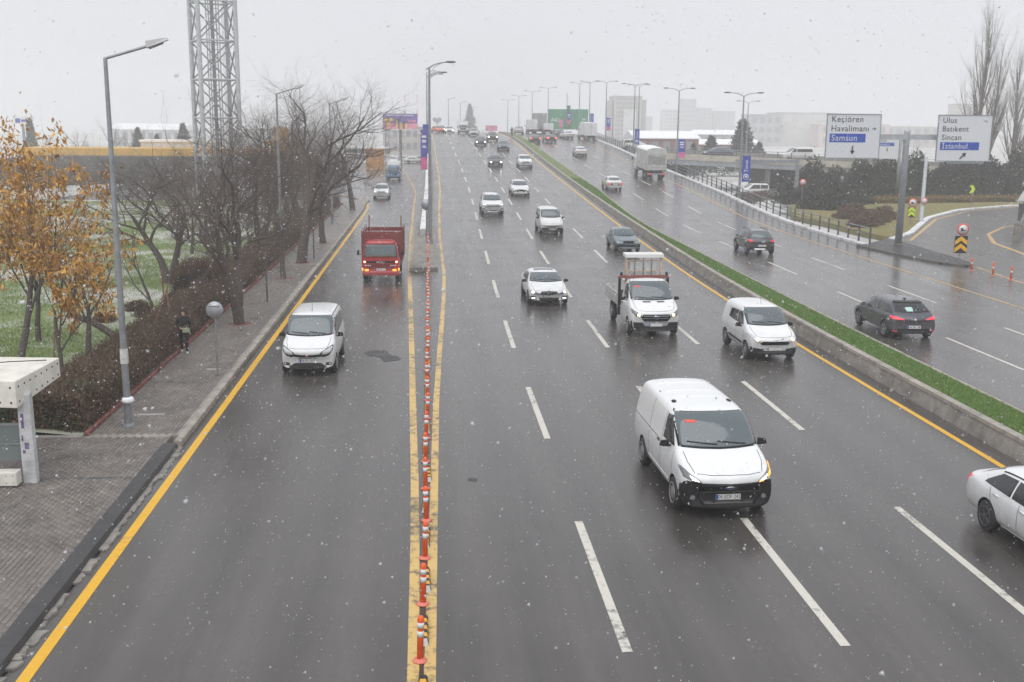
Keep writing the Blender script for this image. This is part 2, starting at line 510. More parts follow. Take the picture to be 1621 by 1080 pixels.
# damp darker repairs and covers in the asphalt
def patch(cx, cy, rx, ry, m, parent, z=0.004, seed=0, n=18):
    r = random.Random(seed)
    ps = [(cx+rx*(1+r.uniform(-.18, .18))*math.cos(t*2*math.pi/n), cy+ry*(1+r.uniform(-.18, .18))*math.sin(t*2*math.pi/n), z) for t in range(n)]
    return MB().add(ps, [tuple(range(n))]).build('repair_patch', m, parent)
patch(-1.95, 38.2, 0.42, 0.55, A_PATCH, service_road, 0.003, 1)
patch(-1.45, 37.3, 0.35, 0.5, A_PATCH, service_road, 0.0045, 2)
patch(0.95, 23.9, 0.12, 0.12, A_PATCH, main_road, 0.004, 3)
for (cx, cy, r, par, z) in ((-1.75, 37.9, 0.31, service_road, 0.008), (-2.8, 62.5, 0.33, service_road, 0.008)):
    d = MB(); d.lathe([(r, -0.004), (r, 0.0), (r-0.03, 0.003), (0.01, 0.003)], 24)
    for k in range(-3, 4): d.box(-r*0.75, r*0.75, k*r*0.2-0.012, k*r*0.2+0.012, 0.003, 0.006)
    o = d.build('manhole_cover', M_STEEL_D, par); o.location = (cx, cy, z)

# ---- painted markings
def dash(name, x, y0, y1, hfn, parent, wd=0.17, m=None):
    return ribbon(name, [(x+dX(y0), y0), (x+dX((y0+y1)/2), (y0+y1)/2), (x+dX(y1), y1)], wd, hfn, m or P_WHITE, parent, 0.005, 3.0)
for lx in (3.05, 6.57, 10.12):
    for k in range(-1, 18):
        y0 = 15.4+11.75*k + (0.5 if lx > 10 else 0)
        dash('lane_dash', lx, y0, y0+5.7, hM, main_road)
for lx in (19.85, 23.25):
    for k in range(-2, 17):
        y0 = 22.0+11.75*k + (2.0 if lx > 20 else 0)
        dash('lane_dash', lx, y0, y0+5.6, hR, right_road, 0.14)
YL = list(range(8, 240, 6))
ribbon('edge_line', [(13.96+dX(y), y) for y in YL], 0.17, hM, P_YELLOW, main_road, 0.005)
ribbon('edge_line', [(26.6+dX(y)*0.9, y) for y in YL], 0.13, hR, P_YPALE, right_road, 0.005)
ribbon('edge_line', [(-6.04, 8), (-6.04, 98), (-6.15, 108), (-6.6, 114), (-7.8, 121), (-10, 128)], 0.2, lambda y: 0.0, P_YELLOW, service_road, 0.002)
ribbon('edge_line', [(-0.30, 8), (-0.30, 15), (-0.34, 20), (-0.40, 24), (-0.55, 31), (-0.69, 38), (-0.95, 50), (-1.14, 58), (-1.41, 77), (-1.62, 107), (-1.75, 133), (-2.6, 155), (-3.4, 171), (-5.2, 205)], lambda y: .18+.02*min(1, max(0, (y-20)/20)), lambda y: 0.0, P_YWORN, service_road, 0.006)
ribbon('edge_line', [(-0.06, 8), (-0.05, 14.7), (0.0, 19), (0.06, 24), (0.14, 31), (0.30, 38), (0.58, 49), (0.74, 58), (0.70, 66), (0.66, 77), (0.78, 94), (1.0, 110), (1.05, 132), (0.9, 153), (0.65, 180), (0.45, 222)], lambda y: .18, hM, P_YWORN, main_road, 0.006)
ribbon('edge_line', [(34.6, 75.2), (37.3, 79.8), (45.3, 93.6), (53.0, 102.8), (61.4, 108.7), (80, 115)], 0.25, lambda y: 0.192, P_YPALE, slip_road, 0.005)
ribbon('edge_line', [(31.9, 60.2), (31.2, 55), (31.0, 48), (31.0, 40)], 0.18, lambda y: 0.192, P_YPALE, slip_road, 0.005)
ribbon('edge_line', [(37.4, 52), (37.6, 60), (38.3, 66), (40.0, 73.5), (43, 80), (47.5, 86), (54, 91)], 0.3, lambda y: 0.192, P_YPALE, slip_road, 0.005)
ribbon('edge_line', [(40.6, 58), (41.3, 65), (42.7, 71), (45.5, 78), (50, 84)], 0.25, lambda y: 0.192, P_YPALE, slip_road, 0.005)

# ---- pavement on the near side, with laid blocks
PX0, PX1 = -8.86, -6.55
pavement = MB()
pavement.box(-16, -6.76, -10, 27.55, -0.2, 0.116)
pavement.box(PX0, -6.56, 27.55, 118, -0.2, 0.117)
pavement = tag(pavement.build('pavement', M_JOINT), kind='structure')
rng = random.Random(5)
PAV = [mat('paving_block_a', (0.175, 0.155, 0.141), 0.42, var=0.3, vscale=1.3, bump=0.4, bscale=60, rvar=0.2),
       mat('paving_block_b', (0.20, 0.179, 0.163), 0.42, var=0.3, vscale=1.3, bump=0.4, bscale=60, rvar=0.2),
       mat('paving_block_c', (0.155, 0.137, 0.125), 0.42, var=0.3, vscale=1.3, bump=0.4, bscale=60, rvar=0.2)]
BW, BL = 0.104, 0.208
blk = MB()
a, b_, h_ = BW/2-0.004, BL/2-0.004, 0.05
blk.hexa([(-a, -b_, 0), (a, -b_, 0), (a, b_, 0), (-a, b_, 0)], [(-a+.005, -b_+.005, h_), (a-.005, -b_+.005, h_), (a-.005, b_-.005, h_), (-a+.005, b_-.005, h_)])
blk_me = [blk.mesh('paver', m) for m in PAV]
n_single = 0
rest_v = [[], [], []]
bv = np.array(blk.v); bf = np.array(blk.f[1:])
singles = []
def pave(x0, x1, y0, y1, near):
    global n_single
    ni = int((x1-x0)/BW); nj = int((y1-y0)/BL)
    for i in range(ni):
        for j in range(nj):
            x = x0+(i+0.5)*BW; y = y0+(j+0.5+(0.5 if i % 2 else 0))*BL
            if y+BL/2 > y1: continue
            z = 0.078+rng.uniform(-0.003, 0.003) + 0.007*math.sin(x*3.1)*math.sin(y*1.7)
            k = rng.choice((0, 0, 0, 1, 1, 2))
            if near and n_single < 300 and 16.4 < y < 19.6 and -8.35 < x < -6.7:
                n_single += 1
                o = link('paver', blk_me[k], pavement); o.location = (x, y, z)
            else:
                rest_v[k].append((x, y, z))
pave(-9.9, -6.78, 14.0, 27.5, True)
pave(PX0+0.02, -6.58, 27.6, 62, False)
for k in range(3):
    pp = np.array(rest_v[k])
    V = (bv[None]+pp[:, None]).reshape(-1, 3)
    F = (bf[None]+(np.arange(len(pp))*8)[:, None, None]).reshape(-1, 4)
    tag(link('paving_blocks', raw_mesh('paving_blocks', V, F, PAV[k]), pavement), kind='stuff')
far_pave = MB().box(PX0, -6.56, 62, 117, 0.1, 0.128).box(-14, PX0, 112, 117, 0.1, 0.128).build('paving_far', M_PAVER, pavement)
MB().box(-16, -9.92, -10, 27.5, 0.1, 0.122).build('paving_far', M_PAVER, pavement)
MB().box(-9.9, -6.9, 24.02, 24.14, 0.108, 0.13).build('drain_channel', M_STEEL_D, pavement)
for (x, y, wx, wy) in ((-7.6, 30.0, 0.5, 0.36), (-7.05, 35.7, 0.3, 0.42)):
    MB().box(x-wx, x+wx, y-wy, y+wy, 0.1, 0.134).build('utility_cover', M_CONC_D, pavement)
    MB().box(x-wx-.05, x+wx*0.4, y-wy-.12, y-wy, 0.1, 0.137).build('cover_edge', M_CONC_L, pavement)

# kerbs: individual stones
def kerb_row(parent, pts, wd, z0, z1, m, ln=1.0, gap=0.012, hfn=None, name='kerb_stone', jit=0.006, seed=1):
    r = random.Random(seed)
    P = [Vector(p) for p in pts]
    tot = 0
    seg = []
    for a, b in zip(P, P[1:]):
        seg.append((tot, (b-a).length, a, b)); tot += (b-a).length
    def at(s):
        for t0, l, a, b in seg:
            if s <= t0+l: return a+(b-a)*((s-t0)/l)
        return P[-1]
    n = max(1, int(tot/ln))
    for i in range(n):
        a = at(i*tot/n+gap/2); b = at((i+1)*tot/n-gap/2)
        d = (b-a).normalized(); nv = Vector((d.y, -d.x))*wd/2
        ja, jz = r.uniform(-jit, jit), r.uniform(-jit, jit)
        ha = hfn(a.y) if hfn else 0; hb = hfn(b.y) if hfn else 0
        off = nv.normalized()*ja
        lo = [(*(a-nv+off), z0+ha), (*(b-nv+off), z0+hb), (*(b+nv+off), z0+hb), (*(a+nv+off), z0+ha)]
        c = 0.02
        nv2 = nv*(1-c/wd*2)
        mid = z1-c
        hi = [(*(a-nv2+off+d*c*.4), z1+ha+jz), (*(b-nv2+off-d*c*.4), z1+hb+jz), (*(b+nv2+off-d*c*.4), z1+hb+jz), (*(a+nv2+off+d*c*.4), z1+ha+jz)]
        mm = [(*(a-nv+off), mid+ha), (*(b-nv+off), mid+hb), (*(b+nv+off), mid+hb), (*(a+nv+off), mid+ha)]
        v = lo+mm+hi
        f = [(4, 5, 1, 0), (5, 6, 2, 1), (6, 7, 3, 2), (7, 4, 0, 3), (8, 9, 5, 4), (9, 10, 6, 5), (10, 11, 7, 6), (11, 8, 4, 7), (8, 11, 10, 9)]
        MB().add(v, f).build(name, m, parent)
kerb_row(pavement, [(-6.46, 26.9), (-6.46, 100), (-6.5, 108), (-6.9, 114.5), (-8.2, 121), (-11, 128)], 0.19, -0.1, 0.155, M_KERB, 1.0)
kerb_row(pavement, [(-8.95, 27.6), (-8.95, 112)], 0.10, 0.0, 0.21, M_KERB_R, 1.0, name='red_kerb_stone', seed=3)
# dark asphalt ramp strip and the broken kerb beside it
ds = MB(); ds.hexa([(-6.76, -10, 0.0), (-6.40, -10, 0.0), (-6.40, 26.75, 0.0), (-6.76, 26.75, 0.0)], [(-6.76, -10, 0.155), (-6.44, -10, 0.15), (-6.44, 26.7, 0.15), (-6.76, 26.7, 0.155)])
ds.build('asphalt_strip', M_KERB_D, pavement)
rng = random.Random(9)
y = 6.0
while y < 26.8:
    l = rng.uniform(0.15, 0.6); xr = -6.40+rng.uniform(0.07, 0.19); zz = rng.uniform(0.02, 0.05)
    if rng.random() < 0.85:
        n = 6
        lo = []; hi = []
        ring = [(-6.41, y), (-6.41, y+l)] + [(xr+rng.uniform(-.05, .03), y+l-l*k/4) for k in range(5)]
        v = [(px, py, -0.01) for px, py in ring]+[(px-0.008, py, zz*rng.uniform(.7, 1.1)) for px, py in ring]
        k = len(ring)
        MB().add(v, [tuple(range(k, 2*k))]+[(i, (i+1) % k, k+(i+1) % k, k+i) for i in range(k)]).build('broken_kerb_piece', M_CONC, pavement)
    y += l+rng.uniform(0.0, 0.03)

# ---- the park lawn beside the pavement
M_LAWN = mat('lawn_soil', (0.15, 0.20, 0.06), 0.95, var=1, color2=(0.46, 0.45, 0.42), vscale=0.16, thresh=(0.40, 0.56), bump=0.5, bscale=8, detail=4)
lx = [-300, -120, -70, -50, -40, -34, -28, -24, -20, -17, -14, -11.5, -9.0]
ly = [27.55, 31, 35, 39, 44, 50, 56, 62, 70, 80, 90, 100, 112]
lv = [(x, yy, 0.12 + (0.25*math.sin(x*0.23+1)*math.sin(yy*0.17) if -60 < x < -11 else 0) + (0 if x > -11 else 0.012*min(40, -x-11))) for yy in ly for x in lx]
nl = len(lx)
lawn = tag(MB().add(lv, [(j*nl+i, j*nl+i+1, (j+1)*nl+i+1, (j+1)*nl+i) for j in range(len(ly)-1) for i in range(nl-1)], True).build('lawn', M_LAWN), kind='structure')
def lawn_h(x, y):
    return 0.12 + (0.25*math.sin(x*0.23+1)*math.sin(y*0.17) if -60 < x < -11 else 0) + (0 if x > -11 else 0.012*min(40, -x-11))
MB().box(-300, -9.0, 27.35, 27.6, -0.1, 0.15).build('lawn_edging', M_CONC, lawn)

# ---- planted median with its concrete wall on the lower side
M_TURF = mat('turf_base', (0.11, 0.20, 0.045), 0.95, var=1, color2=(0.15, 0.16, 0.06), vscale=0.9, bump=0.6, bscale=30)
median = thing('median_wall', (0, 0, 0), 'long low concrete wall along the grassy strip between the carriageways', 'wall')
def yr(y): return 14.62+dX(y)
y = 4.0; k = 0
while y < 238:
    l = 2.5
    y2 = y+l-0.012
    def cor(yy, z): return None
    za, zb = hM(y), hM(y2)
    ta, tb = max(hM(y)+0.50-0.2*sstep(60, 130, y), hR(y)+0.22), max(hM(y2)+0.50-0.2*sstep(60, 130, y2), hR(y2)+0.22)
    xa, xb = 14.60+dX(y), 14.60+dX(y2)
    m = MB()
    m.hexa([(xa, y, za-.2), (xb+.42, y, za-.2), (xb+.42, y2, zb-.2), (xb, y2, zb-.2)],
           [(xa+.16, y, ta-.1), (xa+.42, y, ta-.1), (xb+.42, y2, tb-.1), (xb+.16, y2, tb-.1)])
    m.build('wall_panel', M_CONC, median)
    c = MB()
    c.hexa([(xa+.13, y, ta-.1), (xa+.40, y, ta-.1), (xb+.40, y2, tb-.1), (xb+.13, y2, tb-.1)],
           [(xa+.14, y, ta), (xa+.39, y, ta), (xb+.39, y2, tb), (xb+.14, y2, tb)])
    c.build('coping_stone', M_KERB, median)
    y += l
def turf_h(y): return max(hM(y)+0.46-0.2*sstep(60, 130, y), hR(y)+0.17)
turf = strip('turf_bed', lambda y: 14.95+dX(y), lambda y: 16.45+dX(y), [yy for yy in range(4, 240, 2)], turf_h, M_TURF, hr=lambda y: hR(y)+0.17)
tag(turf, kind='structure')
kerb_row(turf, [(16.55+dX(yy), yy) for yy in range(6, 240, 6)], 0.18, -0.2, 0.16, M_KERB, 1.5, hfn=hR)

# ---- divider between the service road and the rising carriageway
div = MB()
ys = [60, 66, 72, 80, 90, 100, 112, 124, 136, 148, 160, 175, 190, 210, 230]
island = thing('traffic_island', (0, 60, 0), 'raised concrete island with worn edges at the head of the divider', 'traffic island')
v = []; f = []
isl = [(60, -1.05, 0.42), (66, -1.06, 0.40), (73, -1.08, 0.38), (80, -1.1, 0.42)]
for i, (yy, xa, xb) in enumerate(isl):
    zt = hM(yy)+0.16
    v += [(xa, yy-60, 0), (xa, yy-60, zt), (xb, yy-60, zt), (xb, yy-60, 0)]
    if i:
        o = 4*i
        f += [(o-4, o-3, o+1, o), (o-3, o-2, o+2, o+1), (o-2, o-1, o+3, o+2)]
f += [(0, 3, 2, 1)]
MB().add(v, f).build('island_slab', M_CONC, island)
kerb_row(island, [(-1.1, 0.0), (-1.12, 20)], 0.14, -0.01, 0.2, M_KERB, 1.0, hfn=lambda y: max(0, hM(y+60)-0.05), seed=11)
retain = thing('retaining_wall', (0, 0, 0), 'pale concrete retaining wall holding up the rising carriageway beside the service road', 'wall')
y = 74.0
while y < 228:
    l = 3.0; y2 = y+l-0.02
    xa, xb = -0.75+dX(y)*0.45, -0.75+dX(y2)*0.45
    ta, tb = hM(y)+0.62, hM(y2)+0.62
    MB().hexa([(xa-.18, y, -.1), (xa+.18, y, -.1), (xb+.18, y2, -.1), (xb-.18, y2, -.1)],
              [(xa-.14, y, ta), (xa+.14, y, ta), (xb+.14, y2, tb), (xb-.14, y2, tb)]).build('wall_panel', M_CONC_L, retain)
    MB().hexa([(xa-.2, y, ta), (xa+.2, y, ta), (xb+.2, y2, tb), (xb-.2, y2, tb)],
              [(xa-.19, y, ta+.08), (xa+.19, y, ta+.08), (xb+.19, y2, tb+.08), (xb-.19, y2, tb+.08)]).build('coping_stone', M_KERB_S, retain)
    y += l
# shoulder between wall and carriageway
strip('shoulder', lambda y: -0.6+dX(y)*0.45, lambda y: -0.49+dX(y)*0.9, list(range(60, 232, 4)), lambda y: hM(y)+0.02, M_CONC, island).location = (0, -60, 0)

# ---- right-hand edge: snowy kerb, retaining wall below it
right_wall = thing('retaining_wall', (0, 0, 0), 'grey retaining wall under the railing on the outer edge of the far carriageway', 'wall')
def xk(y): return 29.4+dX(y)*0.8
kerb_row(right_wall, [(xk(yy), yy) for yy in [71.5]+list(range(76, 236, 6))], 0.5, -0.25, 0.17, M_KERB_S, 2.0, hfn=hR, seed=5)
for yy in range(72, 232, 4):
    xa, xb = xk(yy)+.25, xk(yy+4)+.25
    MB().hexa([(xa-.3, yy, -1.2), (xa+.06, yy, -1.2), (xb+.06, yy+3.98, -1.2), (xb-.3, yy+3.98, -1.2)],
              [(xa-.3, yy, hR(yy)-.02), (xa+.0, yy, hR(yy)-.02), (xb+.0, yy+3.98, hR(yy+4)-.02), (xb-.3, yy+3.98, hR(yy+4)-.02)]).build('wall_panel', M_CONC_D, right_wall)
# gore and lawn islands of the slip road
gore = thing('traffic_island', (30.5, 66, 0.19), 'gore island of wet asphalt, shade painted into its dark colour, with stone kerb where the slip road splits off', 'traffic island')
gp = [(29.15, 71.4), (29.5, 66), (30.3, 61.6), (31.3, 60.2), (32.0, 61.0), (32.5, 66), (33.2, 73), (33.0, 75.2), (30.2, 72.2)]
gp = [(x-30.5, yy-66) for x, yy in gp]
MB().prism([(x, yy) for x, yy in gp], -0.05, 0.14, 'xy').build('island_paving', A_PATCH, gore)  # dark colour holds both the wet asphalt and the shade over it
kerb_row(gore, [gp[0], gp[1], gp[2], gp[3], gp[4], gp[5]], 0.16, -0.04, 0.17, M_CONC_D, 1.0, seed=8)
lp = [(33.6, 76.2), (36.9, 80.6), (44.9, 94.6), (52.5, 104.1), (61, 110.2), (80, 116.6), (95, 119), (95, 140), (62, 138), (48, 130), (38, 112), (33, 96)]
M_LAWN2 = mat('lawn_faded', (0.17, 0.18, 0.06), 0.95, var=1, color2=(0.22, 0.16, 0.05), vscale=0.25, bump=0.5, bscale=6)
lawn2 = MB().prism(lp, -0.6, 0.30, 'xy').build('lawn', M_LAWN2); tag(lawn2, kind='structure')
kerb_row(lawn2, [(33.4, 75.6), (36.7, 79.9), (44.7, 94.0), (52.3, 103.6), (61, 109.8), (80, 116.1), (95, 118.4)], 0.5, 0.0, 0.33, M_KERB_S, 2.0, seed=6)
# ================================================================ VEHICLES
def eval_mesh(o):
    dg = bpy.context.evaluated_depsgraph_get(); dg.update()
    return bpy.data.meshes.new_from_object(o.evaluated_get(dg))
class Shell:
    """A lofted vehicle body: front towards -y, wheels cut out, and patches laid on its surface."""
    def __init__(s, stations, mats, wheels=(), wr=0.34, lev=2, plan=0.10, planr=0.06, half=None, zcut=0.0):
        ys = [q['y'] for q in stations]; L0, L1 = ys[0], ys[-1]
        vs = []; fs = []
        NP = 9
        for q in stations:
            w_, zb, zs, zt, wt = q['w'], q['zb'], q['zs'], q['zt'], q['wt']
            wm = q.get('wm', w_)
            crown = q.get('crown', 0.025)
            half = [(0, zb), (w_*0.80, zb), (w_*0.965, zb+0.07), (wm, zb+(zs-zb)*0.45), (wm*0.995, zb+(zs-zb)*0.80),
                    (wm*0.955, zs), (wt, zt-(zt-zs)*0.10-0.012), (wt*0.80, zt-0.004), (0, zt+crown)]
            ring = half + [(-x, z) for x, z in reversed(half[1:-1])]
            for x, z in ring:
                yy = q['y']
                tf = max(0, 1-(yy-L0)/0.7); tr = max(0, 1-(L1-yy)/0.5)
                yy += plan*tf*(abs(x)/max(w_, .01))**2.4*1.6 - planr*tr*(abs(x)/max(w_, .01))**2.4*1.6
                vs.append((x, yy, z))
        R = 2*NP-2
        for i in range(len(stations)-1):
            for k in range(R):
                fs.append((i*R+k, i*R+(k+1) % R, (i+1)*R+(k+1) % R, (i+1)*R+k))
        # end caps as quad strips between mirrored points
        def cap(i, rev):
            for k in range(NP-1):
                a, b = i*R+k, i*R+k+1
                c = i*R+(R-(k+1)) % R; d = i*R+(R-k) % R
                q = [a, b, c, d]
                q2 = []
                for t in q:
                    if t not in q2: q2.append(t)
                if len(q2) > 2: fs.append(tuple(reversed(q2)) if rev else tuple(q2))
        cap(0, False); cap(len(stations)-1, True)
        mb = MB(); mb.add(vs, fs, True)
        me = mb.mesh('body', mats)
        tmp = link('tmp_body', me)
        md = tmp.modifiers.new('s', 'SUBSURF'); md.levels = lev; md.render_levels = lev
        sm = eval_mesh(tmp)
        s.bvh = BVHTree.FromPolygons([v.co.copy() for v in sm.vertices], [tuple(p.vertices) for p in sm.polygons])
        if wheels:
            cut = MB()
            for wx, wy in wheels:
                sx = 1 if wx > 0 else -1
                cut.lathe([(wr+0.055, sx*(abs(wx)-0.32)), (wr+0.055, sx*(abs(wx)+0.5))], 24, 'x', (0, wy, wr))
            cm = cut.mesh('cut', [mats[1]])
            cm.materials.clear(); cm.materials.append(mats[1])
            co = link('tmp_cut', cm)
            bo = tmp.modifiers.new('b', 'BOOLEAN'); bo.operation = 'DIFFERENCE'; bo.object = co; bo.solver = 'EXACT'
            try: bo.material_mode = 'TRANSFER'
            except Exception: pass
            sm = eval_mesh(tmp)
            bpy.data.objects.remove(co)
        for p in sm.polygons:
            p.use_smooth = True
            if p.center.z < zcut: p.material_index = 1
        try:
            sm.set_sharp_from_angle(angle=math.radians(38))
        except Exception: pass
        s.mesh = sm
        bpy.data.objects.remove(tmp)
        s.L0, s.L1 = L0, L1
    def hit(s, a, b, view):
        if view == 'front': o, d = Vector((a, -20, b)), Vector((0, 1, 0))
        elif view == 'rear': o, d = Vector((a, 20, b)), Vector((0, -1, 0))
        elif view == 'left': o, d = Vector((-20, a, b)), Vector((1, 0, 0))
        elif view == 'right': o, d = Vector((20, a, b)), Vector((-1, 0, 0))
        else: o, d = Vector((a, b, 20)), Vector((0, 0, -1))
        p, n, i, t = s.bvh.ray_cast(o, d)
        if p is None: return None
        if n.dot(d) > 0: n = -n
        return p, n, d
    def patch(s, name, poly, view, m, parent, off=0.006, rings=5, res=0.07, sink=0.03, maxd=0.30):
        """A panel laid on the body, outline poly in the given view."""
        pts = []
        for (x0, y0), (x1, y1) in zip(poly, poly[1:]+poly[:1]):
            n = max(1, int(math.hypot(x1-x0, y1-y0)/res))
            for k in range(n): pts.append((x0+(x1-x0)*k/n, y0+(y1-y0)*k/n))
        cx = sum(p[0] for p in pts)/len(pts); cy = sum(p[1] for p in pts)/len(pts)
        ext = max(max(p[0] for p in pts)-min(p[0] for p in pts), max(p[1] for p in pts)-min(p[1] for p in pts))
        rings = min(16, max(rings, int(ext/0.11)))
        ai = 1 if view in ('front', 'rear') else (0 if view in ('left', 'right') else 2)
        n = len(pts)
        vs = []; last = None
        h = s.hit(cx, cy, view)
        if h is None: return None
        P, nn, d = h
        vs.append(P+nn*off)
        for r in range(1, rings+1):
            t = r/rings
            for (x, y) in pts:
                hh = s.hit(cx+(x-cx)*t, cy+(y-cy)*t, view)
                if hh is None or abs(hh[0][ai]-P[ai]) > maxd:
                    tt = t; hh = None
                    while (hh is None or abs(hh[0][ai]-P[ai]) > maxd) and tt > 0.05:
                        tt -= 0.04
                        hh = s.hit(cx+(x-cx)*tt, cy+(y-cy)*tt, view)
                    if hh is None: hh = h
                vs.append(hh[0]+hh[1]*off)
                if r == rings: last = d
        for k in range(n):
            vs.append(vs[1+(rings-1)*n+k]+last*sink)
        fs = [(0, 1+k, 1+(k+1) % n) for k in range(n)]
        for r in range(rings):
            for k in range(n):
                a = 1+r*n; b = 1+(r+1)*n
                fs.append((a+k, b+k, b+(k+1) % n, a+(k+1) % n))
        return MB().add(vs, fs, True).build(name, m, parent)
    def seam(s, name, line, view, m, parent, wd=0.012, off=0.003, res=0.08):
        pts = []
        for (x0, y0), (x1, y1) in zip(line, line[1:]):
            n = max(1, int(math.hypot(x1-x0, y1-y0)/res))
            for k in range(n): pts.append((x0+(x1-x0)*k/n, y0+(y1-y0)*k/n))
        pts.append(line[-1])
        vs = []; fs = []
        for i, p in enumerate(pts):
            a = pts[max(0, i-1)]; b = pts[min(len(pts)-1, i+1)]
            d = Vector((b[0]-a[0], b[1]-a[1])).normalized()
            for sg in (-1, 1):
                hh = s.hit(p[0]-d.y*wd/2*sg, p[1]+d.x*wd/2*sg, view)
                if hh is None: hh = s.hit(p[0], p[1]-0.03, view) or (Vector((0, 0, 0.5)), Vector((0, 0, 1)), None)
                vs.append(hh[0]+hh[1]*off)
            if i: fs.append((2*i-2, 2*i-1, 2*i+1, 2*i))
        return MB().add(vs, fs).build(name, m, parent)

def wheel_meshes(r, wd, spokes=5, steel=False, mrim=None):
    t = MB()
    t.lathe([(r*0.62, -wd/2+.01), (r*0.86, -wd/2), (r*0.97, -wd/2+0.03), (r, -wd/2+0.06), (r, wd/2-0.06), (r*0.97, wd/2-0.03), (r*0.86, wd/2), (r*0.62, wd/2-.01)], 28, 'x')
    tyre = t.mesh('wheel', M_RUBBER)
    q = MB()
    ro = r*0.66
    q.lathe([(ro, wd/2-0.012), (ro, wd/2+0.004), (ro*0.92, wd/2+0.004), (ro*0.86, wd/2-0.03), (ro*0.85, wd/2-0.05)], 24, 'x')
    if steel:
        q.lathe([(ro*0.8, wd/2-.03), (ro*0.55, wd/2-0.004), (ro*0.3, wd/2+0.01), (0.02, wd/2+0.012)], 20, 'x')
    else:
        for k in range(spokes):
            an = 2*math.pi*k/spokes
            c, s_ = math.cos(an), math.sin(an)
            def pt(rad, tw, xx): return (xx, rad*c-tw*s_, rad*s_+tw*c)
            q.hexa([pt(ro*.12, -ro*.10, wd/2-.03), pt(ro*.9, -ro*.09, wd/2-.03), pt(ro*.9, ro*.09, wd/2-.03), pt(ro*.12, ro*.10, wd/2-.03)],
                   [pt(ro*.12, -ro*.09, wd/2+.0), pt(ro*.9, -ro*.06, wd/2+.002), pt(ro*.9, ro*.06, wd/2+.002), pt(ro*.12, ro*.09, wd/2+.0)])
        q.lathe([(ro*0.2, wd/2-.04), (ro*0.2, wd/2+.004), (ro*.1, wd/2+.008), (0.005, wd/2+.008)], 12, 'x')
    rim = q.mesh('rim', mrim or M_RIM)
    return tyre, rim
_WH = {}
def add_wheels(root, track, axles, r, wd=0.21, spokes=5, steel=False, dark=False):
    key = (round(r, 3), wd, spokes, steel, dark)
    if key not in _WH: _WH[key] = wheel_meshes(r, wd, spokes, steel, M_STEEL_D if dark else None)
    ty, rm = _WH[key]
    for yy in axles:
        for sx in (-1, 1):
            o = link('wheel', ty, root); o.location = (sx*(track/2), yy, r)
            o.rotation_euler = (random.random()*3, 0, 0 if sx > 0 else math.pi)
            link('rim', rm, o)
def mirror_pair(root, x, y, z, m=None, size=(0.2, 0.09, 0.15), arm=0.12):
    for sx in (-1, 1):
        q = MB()
        a, b, c = size
        q.hexa([(-a/2, -b/2, -c/2), (a/2, -b/2+.02, -c/2+.02), (a/2, b/2, -c/2+.02), (-a/2, b/2, -c/2)], [(-a/2, -b/2, c/2), (a/2-.03, -b/2+.02, c/2-.02), (a/2-.03, b/2, c/2-.02), (-a/2, b/2, c/2)])
        q.box(-a/2-arm, -a/2+.02, -0.02, 0.02, -c/2+.0, -c/2+.045)
        o = q.build('mirror', m or M_BLACK, root, bevel=0.015)
        o.location = (sx*x, y, z)
        if sx < 0: o.scale = (-1, 1, 1)
def plate(root, shell, z, text, view='front', y_extra=0.012, big=True):
    w_, h_ = 0.52, 0.115
    ht = shell.hit(0, z, view) if shell else None
    sg = -1 if view == 'front' else 1
    yb = (ht[0].y if ht else 0)+sg*y_extra
    p = MB().box(-w_/2, w_/2, -0.006, 0.006, -h_/2, h_/2).build('licence_plate', M_PLATE, root)
    p.location = (0, yb, z)
    if view == 'rear': p.rotation_euler = (0, 0, math.pi)
    MB().box(-w_/2+.002, -w_/2+0.045, -0.010, 0.0, -h_/2+.003, h_/2-.003).build('blue_band', M_PBLUE, p)
    if text:
        t = link('characters', text_mesh(text, 0.115, M_INK, extrude=0.001, stretch=0.86), p)
        t.location = (0.022, -0.0085, 0)
    return p

